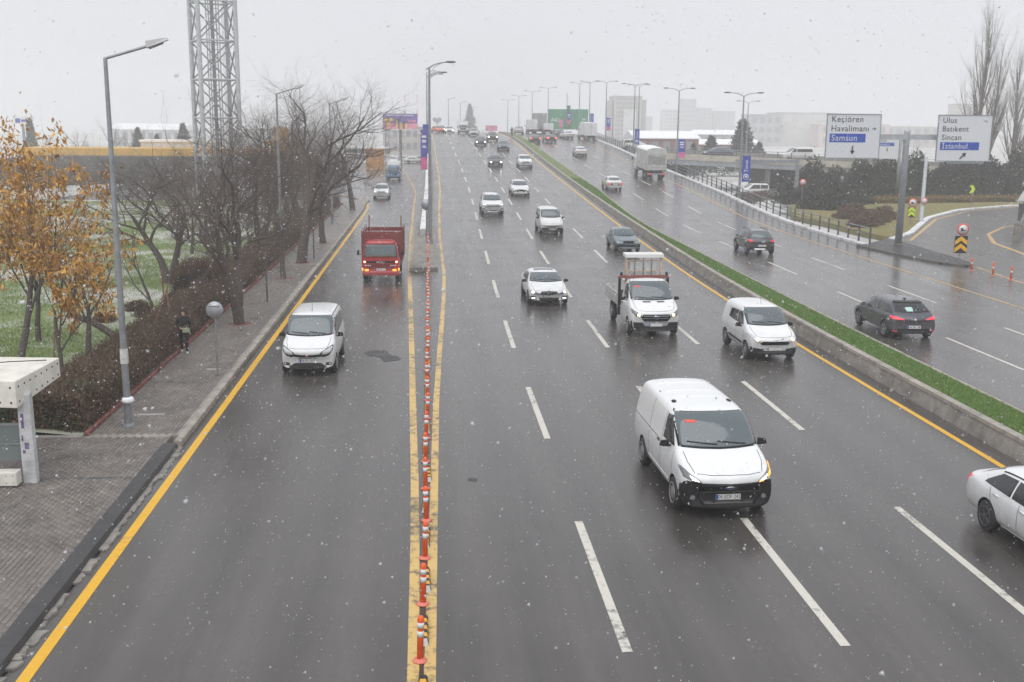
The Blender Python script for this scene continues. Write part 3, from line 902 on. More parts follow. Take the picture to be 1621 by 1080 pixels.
def car_stations(p):
    """Stations of a car from its key points (metres from the front bumper)."""
    L, W, H = p['L'], p['W']/2, p['H']
    zb = p.get('zb', 0.24)
    hf, hb = p['hf'], p['hb']                # bonnet height at front and at the screen
    cw, rf, rr, tl, dk = p['cowl'], p['rf'], p['rr'], p['tail'], p['deck']
    belt = p['belt']; wt = p.get('wt', 0.74)*W
    nose = p.get('nose', 0.55)
    o = -L/2
    S = []
    def st(y, zb_, zs, zt, w_, wt_, **k):
        d = dict(y=o+y, zb=zb_, zs=zs, zt=zt, w=w_, wt=wt_); d.update(k); S.append(d)
    st(0.0, zb+.06, zb+.06+(hf*nose-zb)*.75, hf*nose+.08, W*.90, W*.84, crown=0.01)
    st(0.04, zb+.01, hf*.80, hf*.90, W*.93, W*.86, crown=0.015)
    st(0.22, zb, hf*.90, hf*.985, W*.97, W*.87)
    st(cw*0.55, zb, hf+(hb-hf)*.45-.07, hf+(hb-hf)*.55, W*.995, W*.86, crown=0.03)
    st(cw-0.06, zb, hb-.06, hb, W, W*.85, crown=0.03)
    st(cw+0.10, zb, belt-.02, hb+.05, W, W*.84, crown=0.05)
    st(cw+(rf-cw)*.6, zb, belt, hb+(H-hb)*.66, W, (W*.84+wt)/2*0.98, crown=0.045)
    st(rf, zb, belt, H-.05, W, wt, crown=0.035)
    st(rf+.25, zb, belt, H-.022, W, wt, crown=0.035)
    st((rf+rr)/2, zb, belt+.01, H-.012, W, wt, crown=0.03)
    st(rr-.2, zb, belt+.02, H-.035, W, wt*.985, crown=0.03)
    st(rr, zb, belt+.02, H-.06, W*.995, wt*.97, crown=0.03)
    if p.get('rear', 'sedan') == 'sedan':
        st(rr+(tl-rr)*.55, zb, belt+.02, dk+(H-dk)*.50, W*.99, wt*1.02, crown=0.04)
        st(tl, zb, dk-.06, dk+.01, W*.98, W*.80, crown=0.03)
        st(L-.25, zb, dk-.09, dk-.005, W*.965, W*.79, crown=0.025)
        st(L-.06, zb+.02, dk-.16, dk-.05, W*.93, W*.77, crown=0.02)
        st(L, zb+.10, dk-.30, dk-.16, W*.88, W*.74, crown=0.01)
    else:
        st(rr+(tl-rr)*.5, zb, belt+.02, dk+(H-dk)*.55, W*.98, wt*1.0, crown=0.03)
        st(tl, zb, dk-.07, dk, W*.965, W*.84, crown=0.02)
        st(L-.05, zb+.02, dk-.25, dk-.10, W*.94, W*.86, crown=0.01)
        st(L, zb+.08, dk-.42, dk-.24, W*.90, W*.82, crown=0.01)
    return S

def car(name, p, label, cat, x, y, z, rz=0.0, rx=0.0, group=None, color=None, lod=0):
    """Car or van from its key points."""
    root = thing(name, (x, y, z), label, cat, group, rz, rx)
    L, W, H = p['L'], p['W'], p['H']
    o = -L/2
    paint = color
    wr = p.get('wr', 0.32)
    tr = W-0.19
    ax = [o+p['ax'][0], o+p['ax'][1]]
    sh = Shell(car_stations(p), [paint, M_BLACK], [(sx*tr/2, a) for sx in (-1, 1) for a in ax], wr, lev=2 if lod < 2 else 1, plan=p.get('plan', .11), planr=p.get('planr', .07), zcut=p.get('zcut', p.get('zb', .24)+.06))
    link('body', sh.mesh, root)
    hb, hf, belt, cw, rf, rr, tl, dk = (p[k] for k in ('hb', 'hf', 'belt', 'cowl', 'rf', 'rr', 'tail', 'deck'))
    wt = p.get('wt', .74)*W/2
    zt = H-0.095
    gl = p.get('glass', M_GLASS); gs = p.get('sglass', M_GLASS_D)
    # windscreen
    b0, b1 = hb+p.get('ws0', 0.055), zt
    wb = W/2*p.get('wsw', .80); wtp = wt*p.get('wst', .93)
    ws = [(-wb, b0), (-wb*.5, b0-.02), (0, b0-.025), (wb*.5, b0-.02), (wb, b0), (wtp, b1), (wtp*.5, b1+.012), (0, b1+.016), (-wtp*.5, b1+.012), (-wtp, b1)]
    if lod < 2:
        big = [(x*1.045, zz+(.012 if zz > (b0+b1)/2 else -.02)) for x, zz in ws]
        sh.patch('windscreen_seal', big, 'front', M_BLACK, root, 0.006, 9, maxd=2)
    wobj = sh.patch('windscreen', ws, 'front', gl, root, 0.013, 9, maxd=2)
    if lod < 2:
        for x0, x1 in ((-wb*.82, -wb*.05), (-wb*.02, wb*.72)):
            sh.seam('wiper', [(x0, b0+.065), (x1, b0+.012)], 'front', M_BLACK, root, 0.022, 0.02)
    # side windows
    sw = p.get('side', None)
    if sw is None:
        c0 = cw+.42; c1 = rf+.18; c2 = rr-.1; c3 = tl-.22 if p.get('rear', 'sedan') != 'sedan' else rr+(tl-rr)*.45
        mid = (c1+c2)/2
        zl, zh = belt+.03, H-.155
        sw = [[(c0, zl-.005), (mid-.03, zl+.01), (mid-.03, zh+.01), (c1+.1, zh)], [(mid+.03, zl+.01), (c3, zl+.03), (c3-.04, zl+.09), (c2+.0, zh-.02), (mid+.03, zh+.01)]]
    for side in ('left', 'right'):
        for q in sw:
            sh.patch('side_window', [(o+a, b) for a, b in q], side, gs, root, 0.008, 4, 0.09)
    # rear window
    if p.get('rear_glass', True):
        r0, r1 = dk+.05, H-.12
        rw0, rw1 = W/2*.74, wt*.88
        sh.patch('rear_window', [(-rw0, r0+.02), (0, r0-.01), (rw0, r0+.02), (rw1, r1), (0, r1+.015), (-rw1, r1)], 'rear', p.get('rglass', gl), root, 0.010, 6, maxd=2)
    # front
    fr = p['front']
    for q in fr.get('panels', []):                 # (name, polygon, material[, offset])
        sh.patch(q[0], q[1], 'front', q[2], root, q[3] if len(q) > 3 else 0.008, 5, 0.06, maxd=.5)
    for sx in (-1, 1):
        for q in fr.get('pairs', []):
            pl = [(sx*a, b) for a, b in q[1]]
            if sx < 0: pl = pl[::-1]
            sh.patch(q[0], pl, 'front', q[2], root, q[3] if len(q) > 3 else 0.008, 4, 0.05, maxd=.5)
        for q in p.get('back', {}).get('pairs', []):
            pl = [(sx*a, b) for a, b in q[1]]
            if sx < 0: pl = pl[::-1]
            sh.patch(q[0], pl, 'rear', q[2], root, q[3] if len(q) > 3 else 0.010, 3, 0.05)
        for q in p.get('flank', []):
            pl = [(o+a, b) for a, b in q[1]]
            sh.patch(q[0], pl, 'left' if sx < 0 else 'right', q[2], root, q[3] if len(q) > 3 else 0.008, 3, 0.08)
        for q in p.get('seams', []):
            if lod == 0: sh.seam('panel_gap', [(o+a, b) for a, b in q], 'left' if sx < 0 else 'right', M_BLACK, root, 0.014, 0.003)
        for hx, hz in p.get('handles', []):
            if lod < 2: sh.patch('door_handle', [(o+hx-.09, hz-.015), (o+hx+.09, hz-.01), (o+hx+.09, hz+.02), (o+hx-.09, hz+.015)], 'left' if sx < 0 else 'right', p.get('hmat', M_BLACK), root, 0.02, 1, 0.1)
    for q in p.get('back', {}).get('panels', []):
        sh.patch(q[0], q[1], 'rear', q[2], root, q[3] if len(q) > 3 else 0.010, 4, 0.06)
    for q in p.get('top', []):
        sh.patch(q[0], [(a, o+b) for a, b in q[1]], 'top', q[2], root, q[3] if len(q) > 3 else 0.006, 3, 0.12)
    for q in p.get('topseams', []):
        for sx in (-1, 1): sh.seam('roof_groove', [(sx*a, o+b) for a, b in q], 'top', M_BLACK, root, 0.022, 0.004)
    if lod < 2:
        mirror_pair(root, W/2+.10, o+cw+.46, belt+.06, p.get('mmat', M_BLACK))
    elif lod == 2:
        mirror_pair(root, W/2+.06, o+cw+.46, belt+.06, p.get('mmat', M_BLACK), (0.18, .08, .13), .05)
    if lod == 0:
        for sx in (-1, 1): sh.seam('panel_gap', [(sx*W*.405, o+cw-.03), (sx*W*.40, o+cw*.6), (sx*W*.36, o+.26)], 'top', M_BLACK, root, 0.012, 0.003)
        sh.seam('panel_gap', [(-W*.34, o+.24), (-W*.2, o+.16), (0, o+.13), (W*.2, o+.16), (W*.34, o+.24)], 'top', M_BLACK, root, 0.010, 0.003)
    if p.get('plate'): plate(root, sh, p['plate'][0], p['plate'][1], 'front')
    if p.get('rplate'): plate(root, sh, p['rplate'][0], p['rplate'][1], 'rear')
    add_wheels(root, tr, ax, wr, spokes=p.get('spokes', 5), steel=p.get('steel', False), dark=p.get('darkrim', False))
    root['shell_len'] = L
    del root['shell_len']
    return root, sh
def oval(cx, cz, a, b, n=16): return [(cx+a*math.cos(2*math.pi*k/n), cz+b*math.sin(2*math.pi*k/n)) for k in range(n)]
def rrect(x0, x1, z0, z1, r=0.02):
    return [(x0+r, z0), (x1-r, z0), (x1, z0+r), (x1, z1-r), (x1-r, z1), (x0+r, z1), (x0, z1-r), (x0, z0+r)]
WHITE = carpaint('car_paint_white', (0.79, 0.80, 0.805), 0.50)
WHITE2 = carpaint('car_paint_white_dirty', (0.73, 0.73, 0.72), 0.65)
GREYD = carpaint('car_paint_dark_grey', (0.050, 0.054, 0.068), 0.5, 0.3)
GREYV = carpaint('car_paint_graphite', (0.075, 0.078, 0.10), 0.5, 0.3)
TEAL = carpaint('car_paint_grey_teal', (0.13, 0.185, 0.21), 0.35, 0.15)
DARK = carpaint('car_paint_dark', (0.035, 0.037, 0.042), 0.4, 0.2)
SLATE = carpaint('car_paint_slate', (0.085, 0.105, 0.125), 0.4, 0.2)
REDT = carpaint('truck_paint_red', (0.44, 0.012, 0.018), 0.30)
REDB = carpaint('truck_body_dark_red', (0.20, 0.020, 0.018), 0.4, 0.0, 0.5)
BLUET = carpaint('truck_paint_blue', (0.055, 0.20, 0.40), 0.4)
ORANGE = carpaint('car_paint_orange', (0.70, 0.10, 0.03), 0.2)
SILVER = carpaint('car_paint_silver', (0.45, 0.46, 0.47), 0.4, 0.3)
NAVY = carpaint('car_paint_navy', (0.03, 0.06, 0.11), 0.4, 0.2)
M_STICKER = mat('sticker_red', (0.75, 0.10, 0.07), 0.5)
M_BADGE_B = mat('badge_blue', (0.03, 0.07, 0.30), 0.3)
M_FROST = mat('rear_sticker_pale', (0.45, 0.66, 0.62), 0.4)
M_ALU = mat('aluminium_dropside', (0.55, 0.55, 0.54), 0.45, 0.35, var=0.2, vscale=4)
M_TARP = mat('tarpaulin_grey', (.52, .52, .50), 0.75, var=0.25, vscale=1.2, bump=0.5, bscale=3)
M_RUSTY = mat('wood_red_brown', (0.22, 0.06, 0.035), 0.7, var=0.3, vscale=5)

def gen_front(W, hf, lit=None, grille=M_BLACK, lens=M_LENS, lower=True, chrome=False):
    h = W/2
    f = dict(panels=[('grille', [(-h*.46, hf-.21), (h*.46, hf-.21), (h*.52, hf-.09), (-h*.52, hf-.09)], grille)],
             pairs=[('headlight', [(h*.53, hf-.21), (h*.88, hf-.17), (h*.93, hf-.03), (h*.62, hf-.075)], lens)])
    if lower: f['panels'].append(('lower_grille', [(-h*.62, .30), (h*.62, .30), (h*.66, .42), (-h*.66, .42)], M_BLACK))
    if lower: f['pairs'].append(('fog_lamp', oval(h*.76, .42, .07, .05, 8), M_BLACK))
    if lit: f['pairs'].append(('lamp', oval(h*.74, hf-.12, .075, .06, 10), lit, 0.02))
    return f
def gen_back(W, dk, lit=M_RED, wide=.22, tall=.16):
    h = W/2
    return dict(pairs=[('tail_light', [(h*(.90-wide), dk-.10-tall*.8), (h*.90, dk-.10-tall), (h*.91, dk-.10), (h*(.90-wide), dk-.11)], lit)],
                panels=[('rear_bumper', [(-h*.85, .30), (h*.85, .30), (h*.87, .48), (-h*.87, .48)], M_BLACK)])

SEDAN = dict(L=4.6, W=1.78, H=1.43, hf=.76, hb=.98, cowl=1.25, rf=2.0, rr=3.45, tail=4.15, deck=1.05, belt=.93, ax=(.86, 3.52), wr=.32)
HATCH = dict(L=4.1, W=1.74, H=1.46, hf=.78, hb=1.0, cowl=1.08, rf=1.80, rr=3.45, tail=3.92, deck=1.02, belt=.95, ax=(.82, 3.40), wr=.31, rear='hatch')
SUVP = dict(L=4.4, W=1.82, H=1.63, hf=.98, hb=1.14, cowl=1.15, rf=1.90, rr=3.90, tail=4.28, deck=1.10, belt=1.05, ax=(.88, 3.52), wr=.35, rear='hatch', zb=.30)
MPV = dict(L=4.2, W=1.76, H=1.78, hf=.92, hb=1.16, cowl=.95, rf=1.62, rr=3.95, tail=4.12, deck=1.05, belt=1.08, ax=(.80, 3.48), wr=.31, rear='hatch', wt=.84)
def V(base, **k):
    d = dict(base); d.update(k); return d

# ---------------- large white delivery van, nearest
P = dict(L=4.97, W=1.95, H=1.95, hf=1.02, hb=1.25, cowl=.93, rf=1.72, rr=4.78, tail=4.92, deck=1.1, belt=1.22, ax=(.93, 3.86), wr=.34, rear='hatch', wt=.855,
         wsw=.83, wst=.93, ws0=.07, rear_glass=False, nose=.62, plan=.13, steel=True, zcut=.335,
         side=[[(1.20, 1.27), (2.02, 1.25), (2.04, 1.76), (1.78, 1.78), (1.62, 1.66)]],
         plate=(.475, '06 EDF 242'),
         seams=[[(1.12, .45), (1.10, 1.20)], [(2.12, .38), (2.13, 1.85)], [(3.25, .40), (3.25, 1.85)], [(2.2, 1.12), (4.7, 1.12)]],
         handles=[(1.92, 1.08), (2.35, 1.08)],
         flank=[('bumper_corner', [(0.03, .27), (.50, .27), (.50, .40), (.44, .62), (.30, .80), (.06, .86)], M_BLACK, 0.012),
                ('side_moulding', [(1.45, .42), (3.3, .42), (3.3, .50), (1.45, .50)], WHITE, 0.014),
                ('rear_light', [(4.80, .95), (4.93, .95), (4.93, 1.35), (4.84, 1.35)], M_RED)],
         front=dict(panels=[('bumper', [(-.90, .29), (.90, .29), (.95, .45), (.95, .70), (.86, .83), (.55, .80), (0, .79), (-.55, .80), (-.86, .83), (-.95, .70), (-.95, .45)], M_BLACK, 0.012),
                            ('grille', [(-.52, .62), (.52, .62), (.60, .77), (-.60, .77)], M_BLACK_G, 0.022),
                            ('grille_bar', [(-.60, .585), (.60, .585), (.62, .60), (-.62, .60)], M_STEEL_D, 0.024),
                            ('lower_grille', [(-.55, .33), (.55, .33), (.60, .40), (-.60, .40)], M_BLACK_G, 0.022),
                            ('badge', oval(0, .70, .125, .05), M_CHROME, 0.032),
                            ('badge_centre', oval(0, .70, .105, .036), M_BADGE_B, 0.036),
                            ('sticker', rrect(-.62, -.40, 1.70, 1.745, .01), M_STICKER, 0.016)],
                    pairs=[('headlight', [(.58, .80), (.72, .83), (.90, .88), (.945, 1.04), (.90, 1.04), (.80, .96), (.60, .84)], M_LENS_D, 0.016),
                           ('lamp', [(.62, .822), (.76, .85), (.80, .92), (.70, .875)], M_LIT, 0.024),
                           ('fog_lamp', oval(.74, .47, .05, .05), M_LENS_D, 0.024)]),
         top=[('roof_pad', rrect(-.66, -.58, 2.35, 2.52, .02), M_BLACK, .02), ('roof_pad', rrect(.58, .66, 2.35, 2.52, .02), M_BLACK, .02),
              ('roof_rib', rrect(-.62, .62, 3.30, 3.33, .01), WHITE, .012), ('roof_rib', rrect(-.62, .62, 4.1, 4.13, .01), WHITE, .012), ('roof_rib', rrect(-.62, .62, 2.72, 2.75, .01), WHITE, .012)])
r, sh = car('delivery_van', P, 'large white panel van with black bumper and lit amber indicator', 'van', 6.15, 23.45, 0, math.radians(1.5), color=WHITE)
r.scale = (1.03, 1.03, 1.03)
for pl in ([(.80, .865), (.94, .93), (.945, .98), (.84, .93)], [(.60, .80), (.70, .815), (.70, .835), (.61, .825)], [(.89, .97), (.945, 1.0), (.945, 1.045), (.90, 1.04)]):
    sh.patch('indicator', pl, 'front', M_AMBER, r, 0.028, 2, .04)

# ---------------- white compact van at the median
P = dict(L=4.16, W=1.75, H=1.77, hf=.92, hb=1.14, cowl=.95, rf=1.68, rr=3.85, tail=4.08, deck=1.05, belt=1.06, ax=(.80, 3.29), wr=.31, rear='hatch', wt=.83, nose=.64, steel=True,
         ws0=.06, wsw=.80, rear_glass=False, hmat=WHITE2, plate=(.44, ''),
         side=[[(1.30, 1.13), (2.02, 1.13), (2.02, 1.54), (1.72, 1.55), (1.55, 1.45)], [(2.08, 1.13), (3.0, 1.16), (2.95, 1.50), (2.08, 1.54)]],
         seams=[[(1.05, .40), (1.10, 1.08)], [(2.05, .35), (2.05, 1.1)], [(3.05, .42), (3.1, 1.55)]], handles=[(1.9, 1.0), (2.3, 1.0)],
         flank=[('side_moulding', [(1.25, .46), (2.9, .50), (2.9, .57), (1.25, .53)], M_BLACK, 0.014), ('bumper_corner', [(0.04, .26), (.40, .26), (.38, .42), (.22, .56), (.05, .56)], M_BLACK, .010)],
         front=dict(panels=[('bumper', [(-.80, .28), (.80, .28), (.84, .52), (.5, .46), (-.5, .46), (-.84, .52)], M_BLACK), ('bumper_centre', rrect(-.42, .42, .385, .52, .03), WHITE2, .018),
                            ('grille', [(-.46, .60), (.46, .60), (.52, .66), (.45, .735), (-.45, .735), (-.52, .66)], M_BLACK, .014), ('lower_grille', rrect(-.42, .42, .31, .35, .01), M_BLACK_G, .016),
                            ('badge', oval(0, .80, .07, .03), M_CHROME, .014)],
                    pairs=[('headlight', [(.56, .74), (.75, .76), (.86, .90), (.84, .97), (.76, .93), (.58, .79)], M_LENS, .014), ('lamp', oval(.63, .785, .055, .045, 10), M_LITW, .024)]))
r, sh = car('compact_van', P, 'white compact van with dark lower bumper driving beside the median', 'van', 12.05, 38.2, 0, math.radians(1), color=WHITE)
ant = MB().tube([(0, 0, 0), (0, .16, .30)], [.008, .003], 5).build('antenna', M_BLACK, r); ant.location = (0, -.2, 1.78)

# ---------------- white small van on the service road
P = dict(L=4.35, W=1.76, H=1.87, hf=1.00, hb=1.20, cowl=.90, rf=1.52, rr=4.10, tail=4.27, deck=1.1, belt=1.12, ax=(.86, 3.58), wr=.31, rear='hatch', wt=.89, nose=.62, spokes=6, plan=.15,
         ws0=.055, wsw=.84, wst=.95, rear_glass=True, hmat=WHITE, plate=(.52, '06 FL 1071'),
         side=[[(1.24, 1.18), (2.08, 1.18), (2.10, 1.67), (1.66, 1.69), (1.45, 1.55)], [(2.16, 1.18), (3.0, 1.20), (3.0, 1.66), (2.16, 1.68)], [(3.08, 1.21), (3.85, 1.26), (3.80, 1.60), (3.08, 1.66)]],
         seams=[[(1.05, .42), (1.12, 1.12)], [(2.12, .36), (2.12, 1.7)], [(3.04, .42), (3.04, 1.65)]], handles=[(1.95, 1.02), (2.35, 1.02)],
         front=dict(panels=[('grille', [(-.42, .66), (-.2, .635), (.2, .635), (.42, .66), (.46, .76), (.20, .735), (-.20, .735), (-.46, .76)], M_BLACK, .012),
                            ('lower_grille', [(-.42, .27), (.42, .27), (.62, .32), (.42, .44), (-.42, .44), (-.62, .32)], M_BLACK, .010),
                            ('plate_holder', rrect(-.30, .30, .585, .60, .005), M_BLACK, .012), ('badge', oval(0, .70, .055, .055), M_CHROME, .022), ('badge_centre', oval(0, .70, .042, .042), M_STICKER, .026)],
                    pairs=[('headlight_surround', [(.36, .70), (.52, .64), (.68, .70), (.80, .86), (.82, .98), (.78, 1.0), (.62, .92), (.45, .82)], M_BLACK, .008),
                           ('headlight', [(.44, .75), (.58, .72), (.72, .80), (.80, .93), (.78, .975), (.64, .90), (.50, .83)], M_LENS, .016), ('fog_lamp', [(.56, .36), (.76, .38), (.78, .47), (.60, .46)], M_BLACK, .010),
                           ('fog_glass', oval(.72, .42, .03, .025, 8), M_LENS, .018)]),
         topseams=[[(.68, 1.62), (.70, 2.6), (.68, 4.0)]])
r, sh = car('small_van', P, 'white passenger van with sweeping headlights on the service road', 'van', -4.0, 36.6, 0, math.radians(-0.5), color=WHITE)
ant = MB().tube([(0, 0, 0), (0, .10, .28)], [.010, .003], 5).build('antenna', M_BLACK, r); ant.location = (-.02, -.2, 1.87)

# ---------------- white saloon with sunroof in the second lane
P = V(SEDAN, L=4.7, W=1.82, H=1.42, nose=.66, plan=.14, spokes=5, darkrim=True, hmat=WHITE, plate=(.50, '34 BR 12'),
      front=dict(panels=[('grille', [(-.40, .56), (-.06, .545), (.06, .545), (.40, .56), (.36, .685), (.05, .70), (-.05, .70), (-.36, .685)], M_BLACK_G, .012),
                         ('lower_grille', [(-.42, .29), (.42, .29), (.48, .40), (-.48, .40)], M_BLACK, .010), ('badge', oval(0, .735, .03, .02, 12), M_CHROME, .012)],
                 pairs=[('headlight', [(.44, .60), (.62, .60), (.80, .64), (.84, .72), (.60, .68)], M_LENS_D, .012), ('lamp', oval(.72, .655, .06, .035, 10), M_LIT, .022),
                        ('intake', [(.55, .32), (.82, .33), (.84, .49), (.60, .46)], M_BLACK, .010), ('fog_lamp', rrect(.62, .80, .36, .41, .015), M_LITG, .018)]),
      top=[('sunroof', rrect(-.46, .46, 2.28, 2.85, .06), M_GLASS_D, .008)], seams=[[(1.18, .35), (1.22, .90)], [(2.35, .32), (2.38, .92)], [(3.25, .45), (3.4, .95)]], handles=[(2.2, .80), (3.2, .82)])
car('white_saloon', P, 'white saloon with dark sunroof and lit headlights, mid carriageway', 'car', 5.35, 50.4, 0, math.radians(1), color=WHITE)

# ---------------- grey-teal old saloon
P = V(SEDAN, L=4.15, W=1.62, H=1.38, hf=.82, hb=.94, cowl=1.32, rf=1.95, rr=3.05, tail=3.55, deck=.98, belt=.90, ax=(.75, 3.2), wr=.29, nose=.85, plan=.06, steel=True, mmat=TEAL,
      plate=(.50, '06 AL 47'), front=dict(panels=[('grille', rrect(-.32, .32, .60, .74, .01), M_BLACK, .010), ('bumper', rrect(-.78, .78, .36, .55, .02), M_BLACK, .02)],
      pairs=[('headlight', rrect(.36, .74, .60, .73, .02), M_LENS, .012)]), seams=[[(1.25, .35), (1.3, .88)], [(2.2, .35), (2.2, .9)]])
car('old_saloon', P, 'old grey-blue boxy saloon close to the yellow median line', 'car', 12.5, 69.2, hM(69.2), math.radians(1), slope(hM, 69), color=TEAL)

# ---------------- white high-roof van farther up
P = V(MPV, L=4.0, W=1.67, H=1.78, hf=.90, nose=.62, plate=(.42, '06 ZT 93'), front=dict(panels=[('grille', [(-.34, .62), (.34, .62), (.40, .69), (-.40, .69)], M_BLACK, .01), ('bumper', [(-.78, .28), (.78, .28), (.82, .52), (.5, .55), (-.5, .55), (-.82, .52)], M_BLACK, .012)],
      pairs=[('headlight', [(.40, .68), (.72, .68), (.78, .84), (.70, .86), (.48, .78)], M_LENS, .012)]), seams=[[(2.1, .4), (2.1, 1.1)]])
car('small_van', P, 'white small van with black bumper between the second and third lanes', 'van', 8.65, 78.1, hM(78.1), math.radians(1), slope(hM, 78), color=WHITE2)
# ---------------- white sport utility car
P = V(SUVP, spokes=5, mmat=WHITE, plate=(.55, ''), front=dict(panels=[('grille', [(-.50, .72), (.50, .72), (.56, .88), (-.56, .88)], M_BLACK, .012), ('chrome_bar', [(-.5, .79), (.5, .79), (.5, .815), (-.5, .815)], M_CHROME, .02),
      ('lower_grille', [(-.62, .32), (.62, .32), (.72, .46), (-.72, .46)], M_BLACK, .012), ('skid_plate', rrect(-.5, .5, .33, .38, .01), M_CHROME, .018)],
      pairs=[('headlight', [(.57, .74), (.82, .78), (.86, .90), (.60, .86)], M_LENS_D, .012), ('lamp', rrect(.62, .82, .85, .875, .008), M_LITG, .02), ('intake', [(.60, .46), (.84, .50), (.80, .66)], M_BLACK, .012)]),
      flank=[('roof_rail', [(1.95, 1.53), (3.9, 1.53), (3.9, 1.56), (1.95, 1.56)], M_CHROME, .03)])
car('utility_car', P, 'white sport utility car with wide dark grille', 'car', 5.15, 91.2, hM(91.2), math.radians(1), slope(hM, 91), color=WHITE)
# ---------------- white saloon behind
P = V(SEDAN, W=1.8, mmat=WHITE, nose=.7, plate=(.46, ''), front=dict(panels=[('grille', [(-.34, .42), (.34, .42), (.42, .56), (.34, .68), (-.34, .68), (-.42, .56)], M_BLACK_G, .012)],
      pairs=[('headlight', [(.46, .58), (.76, .62), (.84, .74), (.60, .70)], M_LENS_D, .012), ('fog_lamp', oval(.70, .45, .07, .09, 10), M_BLACK, .012)]))
P2 = V(P); P2['front'] = dict(P['front']); P2['front']['pairs'] = P['front']['pairs']+[('lamp', oval(.66, .64, .04, .03, 8), M_LITG, .02)]
car('white_saloon', P2, 'white saloon with a dark shield-shaped grille in the third lane', 'car', 8.85, 107.8, hM(107.8), math.radians(0.5), slope(hM, 107), color=WHITE, lod=1)
# ---------------- farther oncoming traffic
car('white_hatchback', V(SUVP, H=1.56, front=gen_front(1.82, .96), plate=(.5, '')), 'white high hatchback hugging the median on the slope', 'car', 12.25, 141.0, hM(141), 0, slope(hM, 141), color=WHITE, lod=1)
car('dark_saloon', V(SEDAN, front=gen_front(1.78, .76, M_LITF), plate=(.42, '')), 'dark saloon with bright headlights reflected on the wet slope', 'car', 8.55, 142.8, hM(142.8), 0, slope(hM, 143), color=DARK, lod=1)
car('slate_saloon', V(SEDAN, front=gen_front(1.78, .76)), 'slate grey saloon without lights next to the median', 'car', 11.3, 168.5, hM(168.5), 0, slope(hM, 168), color=SLATE, lod=2)
car('dark_hatchback', V(HATCH, front=gen_front(1.74, .78, M_LITF)), 'dark hatchback with two glaring headlights near the crest', 'car', 8.2, 177.0, hM(177), 0, slope(hM, 177), color=DARK, lod=2)
car('dark_utility_car', V(SUVP, front=gen_front(1.82, .98, M_LITF)), 'dark maroon tall car with glaring headlights just below the crest', 'car', 10.7, 187.6, hM(187.6), 0, slope(hM, 187), color=carpaint('car_paint_maroon', (0.06, 0.022, 0.026)), lod=2)
car('white_saloon', V(SEDAN, front=gen_front(1.78, .76)), 'white saloon reaching the crest in the third lane', 'car', 8.3, 207.4, hM(207.4), 0, slope(hM, 207), color=SILVER, lod=2)
car('white_saloon', V(SEDAN, front=gen_front(1.78, .76, M_LITF)), 'white saloon with lit headlights on the crest', 'car', 4.0, 224.0, hM(224), 0, slope(hM, 224), color=WHITE2, lod=2)
car('orange_taxi', V(HATCH, front=gen_front(1.74, .78)), 'orange car at the edge of the crest', 'car', 1.7, 226.0, hM(226), math.radians(20), slope(hM, 226), color=ORANGE, lod=2)
car('dark_saloon', V(SEDAN, front=gen_front(1.78, .76, M_LITF)), 'faint dark car with one visible headlight behind the white crest saloon', 'car', 2.6, 243.0, hM(243), 0, 0, color=NAVY, lod=2)
car('silver_hatchback', V(HATCH, front=gen_front(1.74, .78, M_LITF)), 'faint silver car with headlights between the crest truck and saloon', 'car', 7.6, 240.0, hM(240), 0, 0, color=SILVER, lod=2)

# ---------------- cars driving away
P = V(HATCH, L=4.3, W=1.80, H=1.45, rr=3.45, tail=4.08, deck=1.0, wr=.325, ax=(.85, 3.5), spokes=6, rglass=M_GLASS_D, front=gen_front(1.8, .78), rplate=(.52, '06 BKL 48'), hmat=GREYV, mmat=GREYV,
      back=dict(pairs=[('tail_light', [(.42, .80), (.82, .83), (.87, .93), (.66, .90), (.44, .835)], mat('tail_lamp_lit', (0.5, 0.02, 0.03), .2, emit=(1, .06, .09), estr=1.1), .012), ('reflector', rrect(.66, .80, .36, .39, .01), M_RED, .012)],
                panels=[('rear_bumper', [(-.80, .28), (.80, .28), (.84, .42), (.5, .46), (-.5, .46), (-.84, .42)], M_BLACK, .010), ('badge', oval(0, .80, .05, .05, 10), M_CHROME, .014), ('window_sticker', rrect(-.02, .26, 1.08, 1.22, .03), M_FROST, .012), ('spoiler', [(-.58, 1.345), (.58, 1.345), (.56, 1.40), (-.56, 1.40)], M_BLACK_G, .03)]),
      top=[('antenna_fin', rrect(-.03, .03, 3.05, 3.22, .01), M_BLACK, .04)], seams=[[(1.15, .35), (1.2, .92)], [(2.25, .3), (2.28, .95)], [(3.1, .45), (3.3, .97)]], handles=[(2.1, .83), (3.1, .85)])
car('grey_hatchback', P, 'dark grey hatchback with red tail lights beside the turf strip', 'car', 18.35, 40.9, 0.2, math.pi-math.radians(1), 0, color=GREYV)
P = V(HATCH, L=4.1, W=1.76, H=1.52, zb=.30, hf=.84, hb=1.03, belt=.98, deck=1.04, wr=.325, front=gen_front(1.76, .84), rplate=(.60, '06 FG 1'), mmat=GREYD, steel=True,
      back=dict(pairs=[('tail_light', [(.58, .84), (.80, .84), (.85, .99), (.62, .98)], M_RED, .012)], panels=[('rear_bumper', [(-.80, .32), (.80, .32), (.85, .55), (-.85, .55)], M_BLACK, .010), ('skid_plate', rrect(-.25, .5, .35, .42, .02), M_CHROME, .018), ('badge', oval(0, .82, .06, .03, 10), M_CHROME, .014)]),
      flank=[('arch_trim', [(.38, .30), (.45, .62), (.82, .74), (1.2, .62), (1.28, .30), (1.2, .3), (1.12, .55), (.82, .66), (.52, .55), (.46, .30)], M_BLACK, .012)], seams=[[(2.2, .35), (2.2, .98)]])
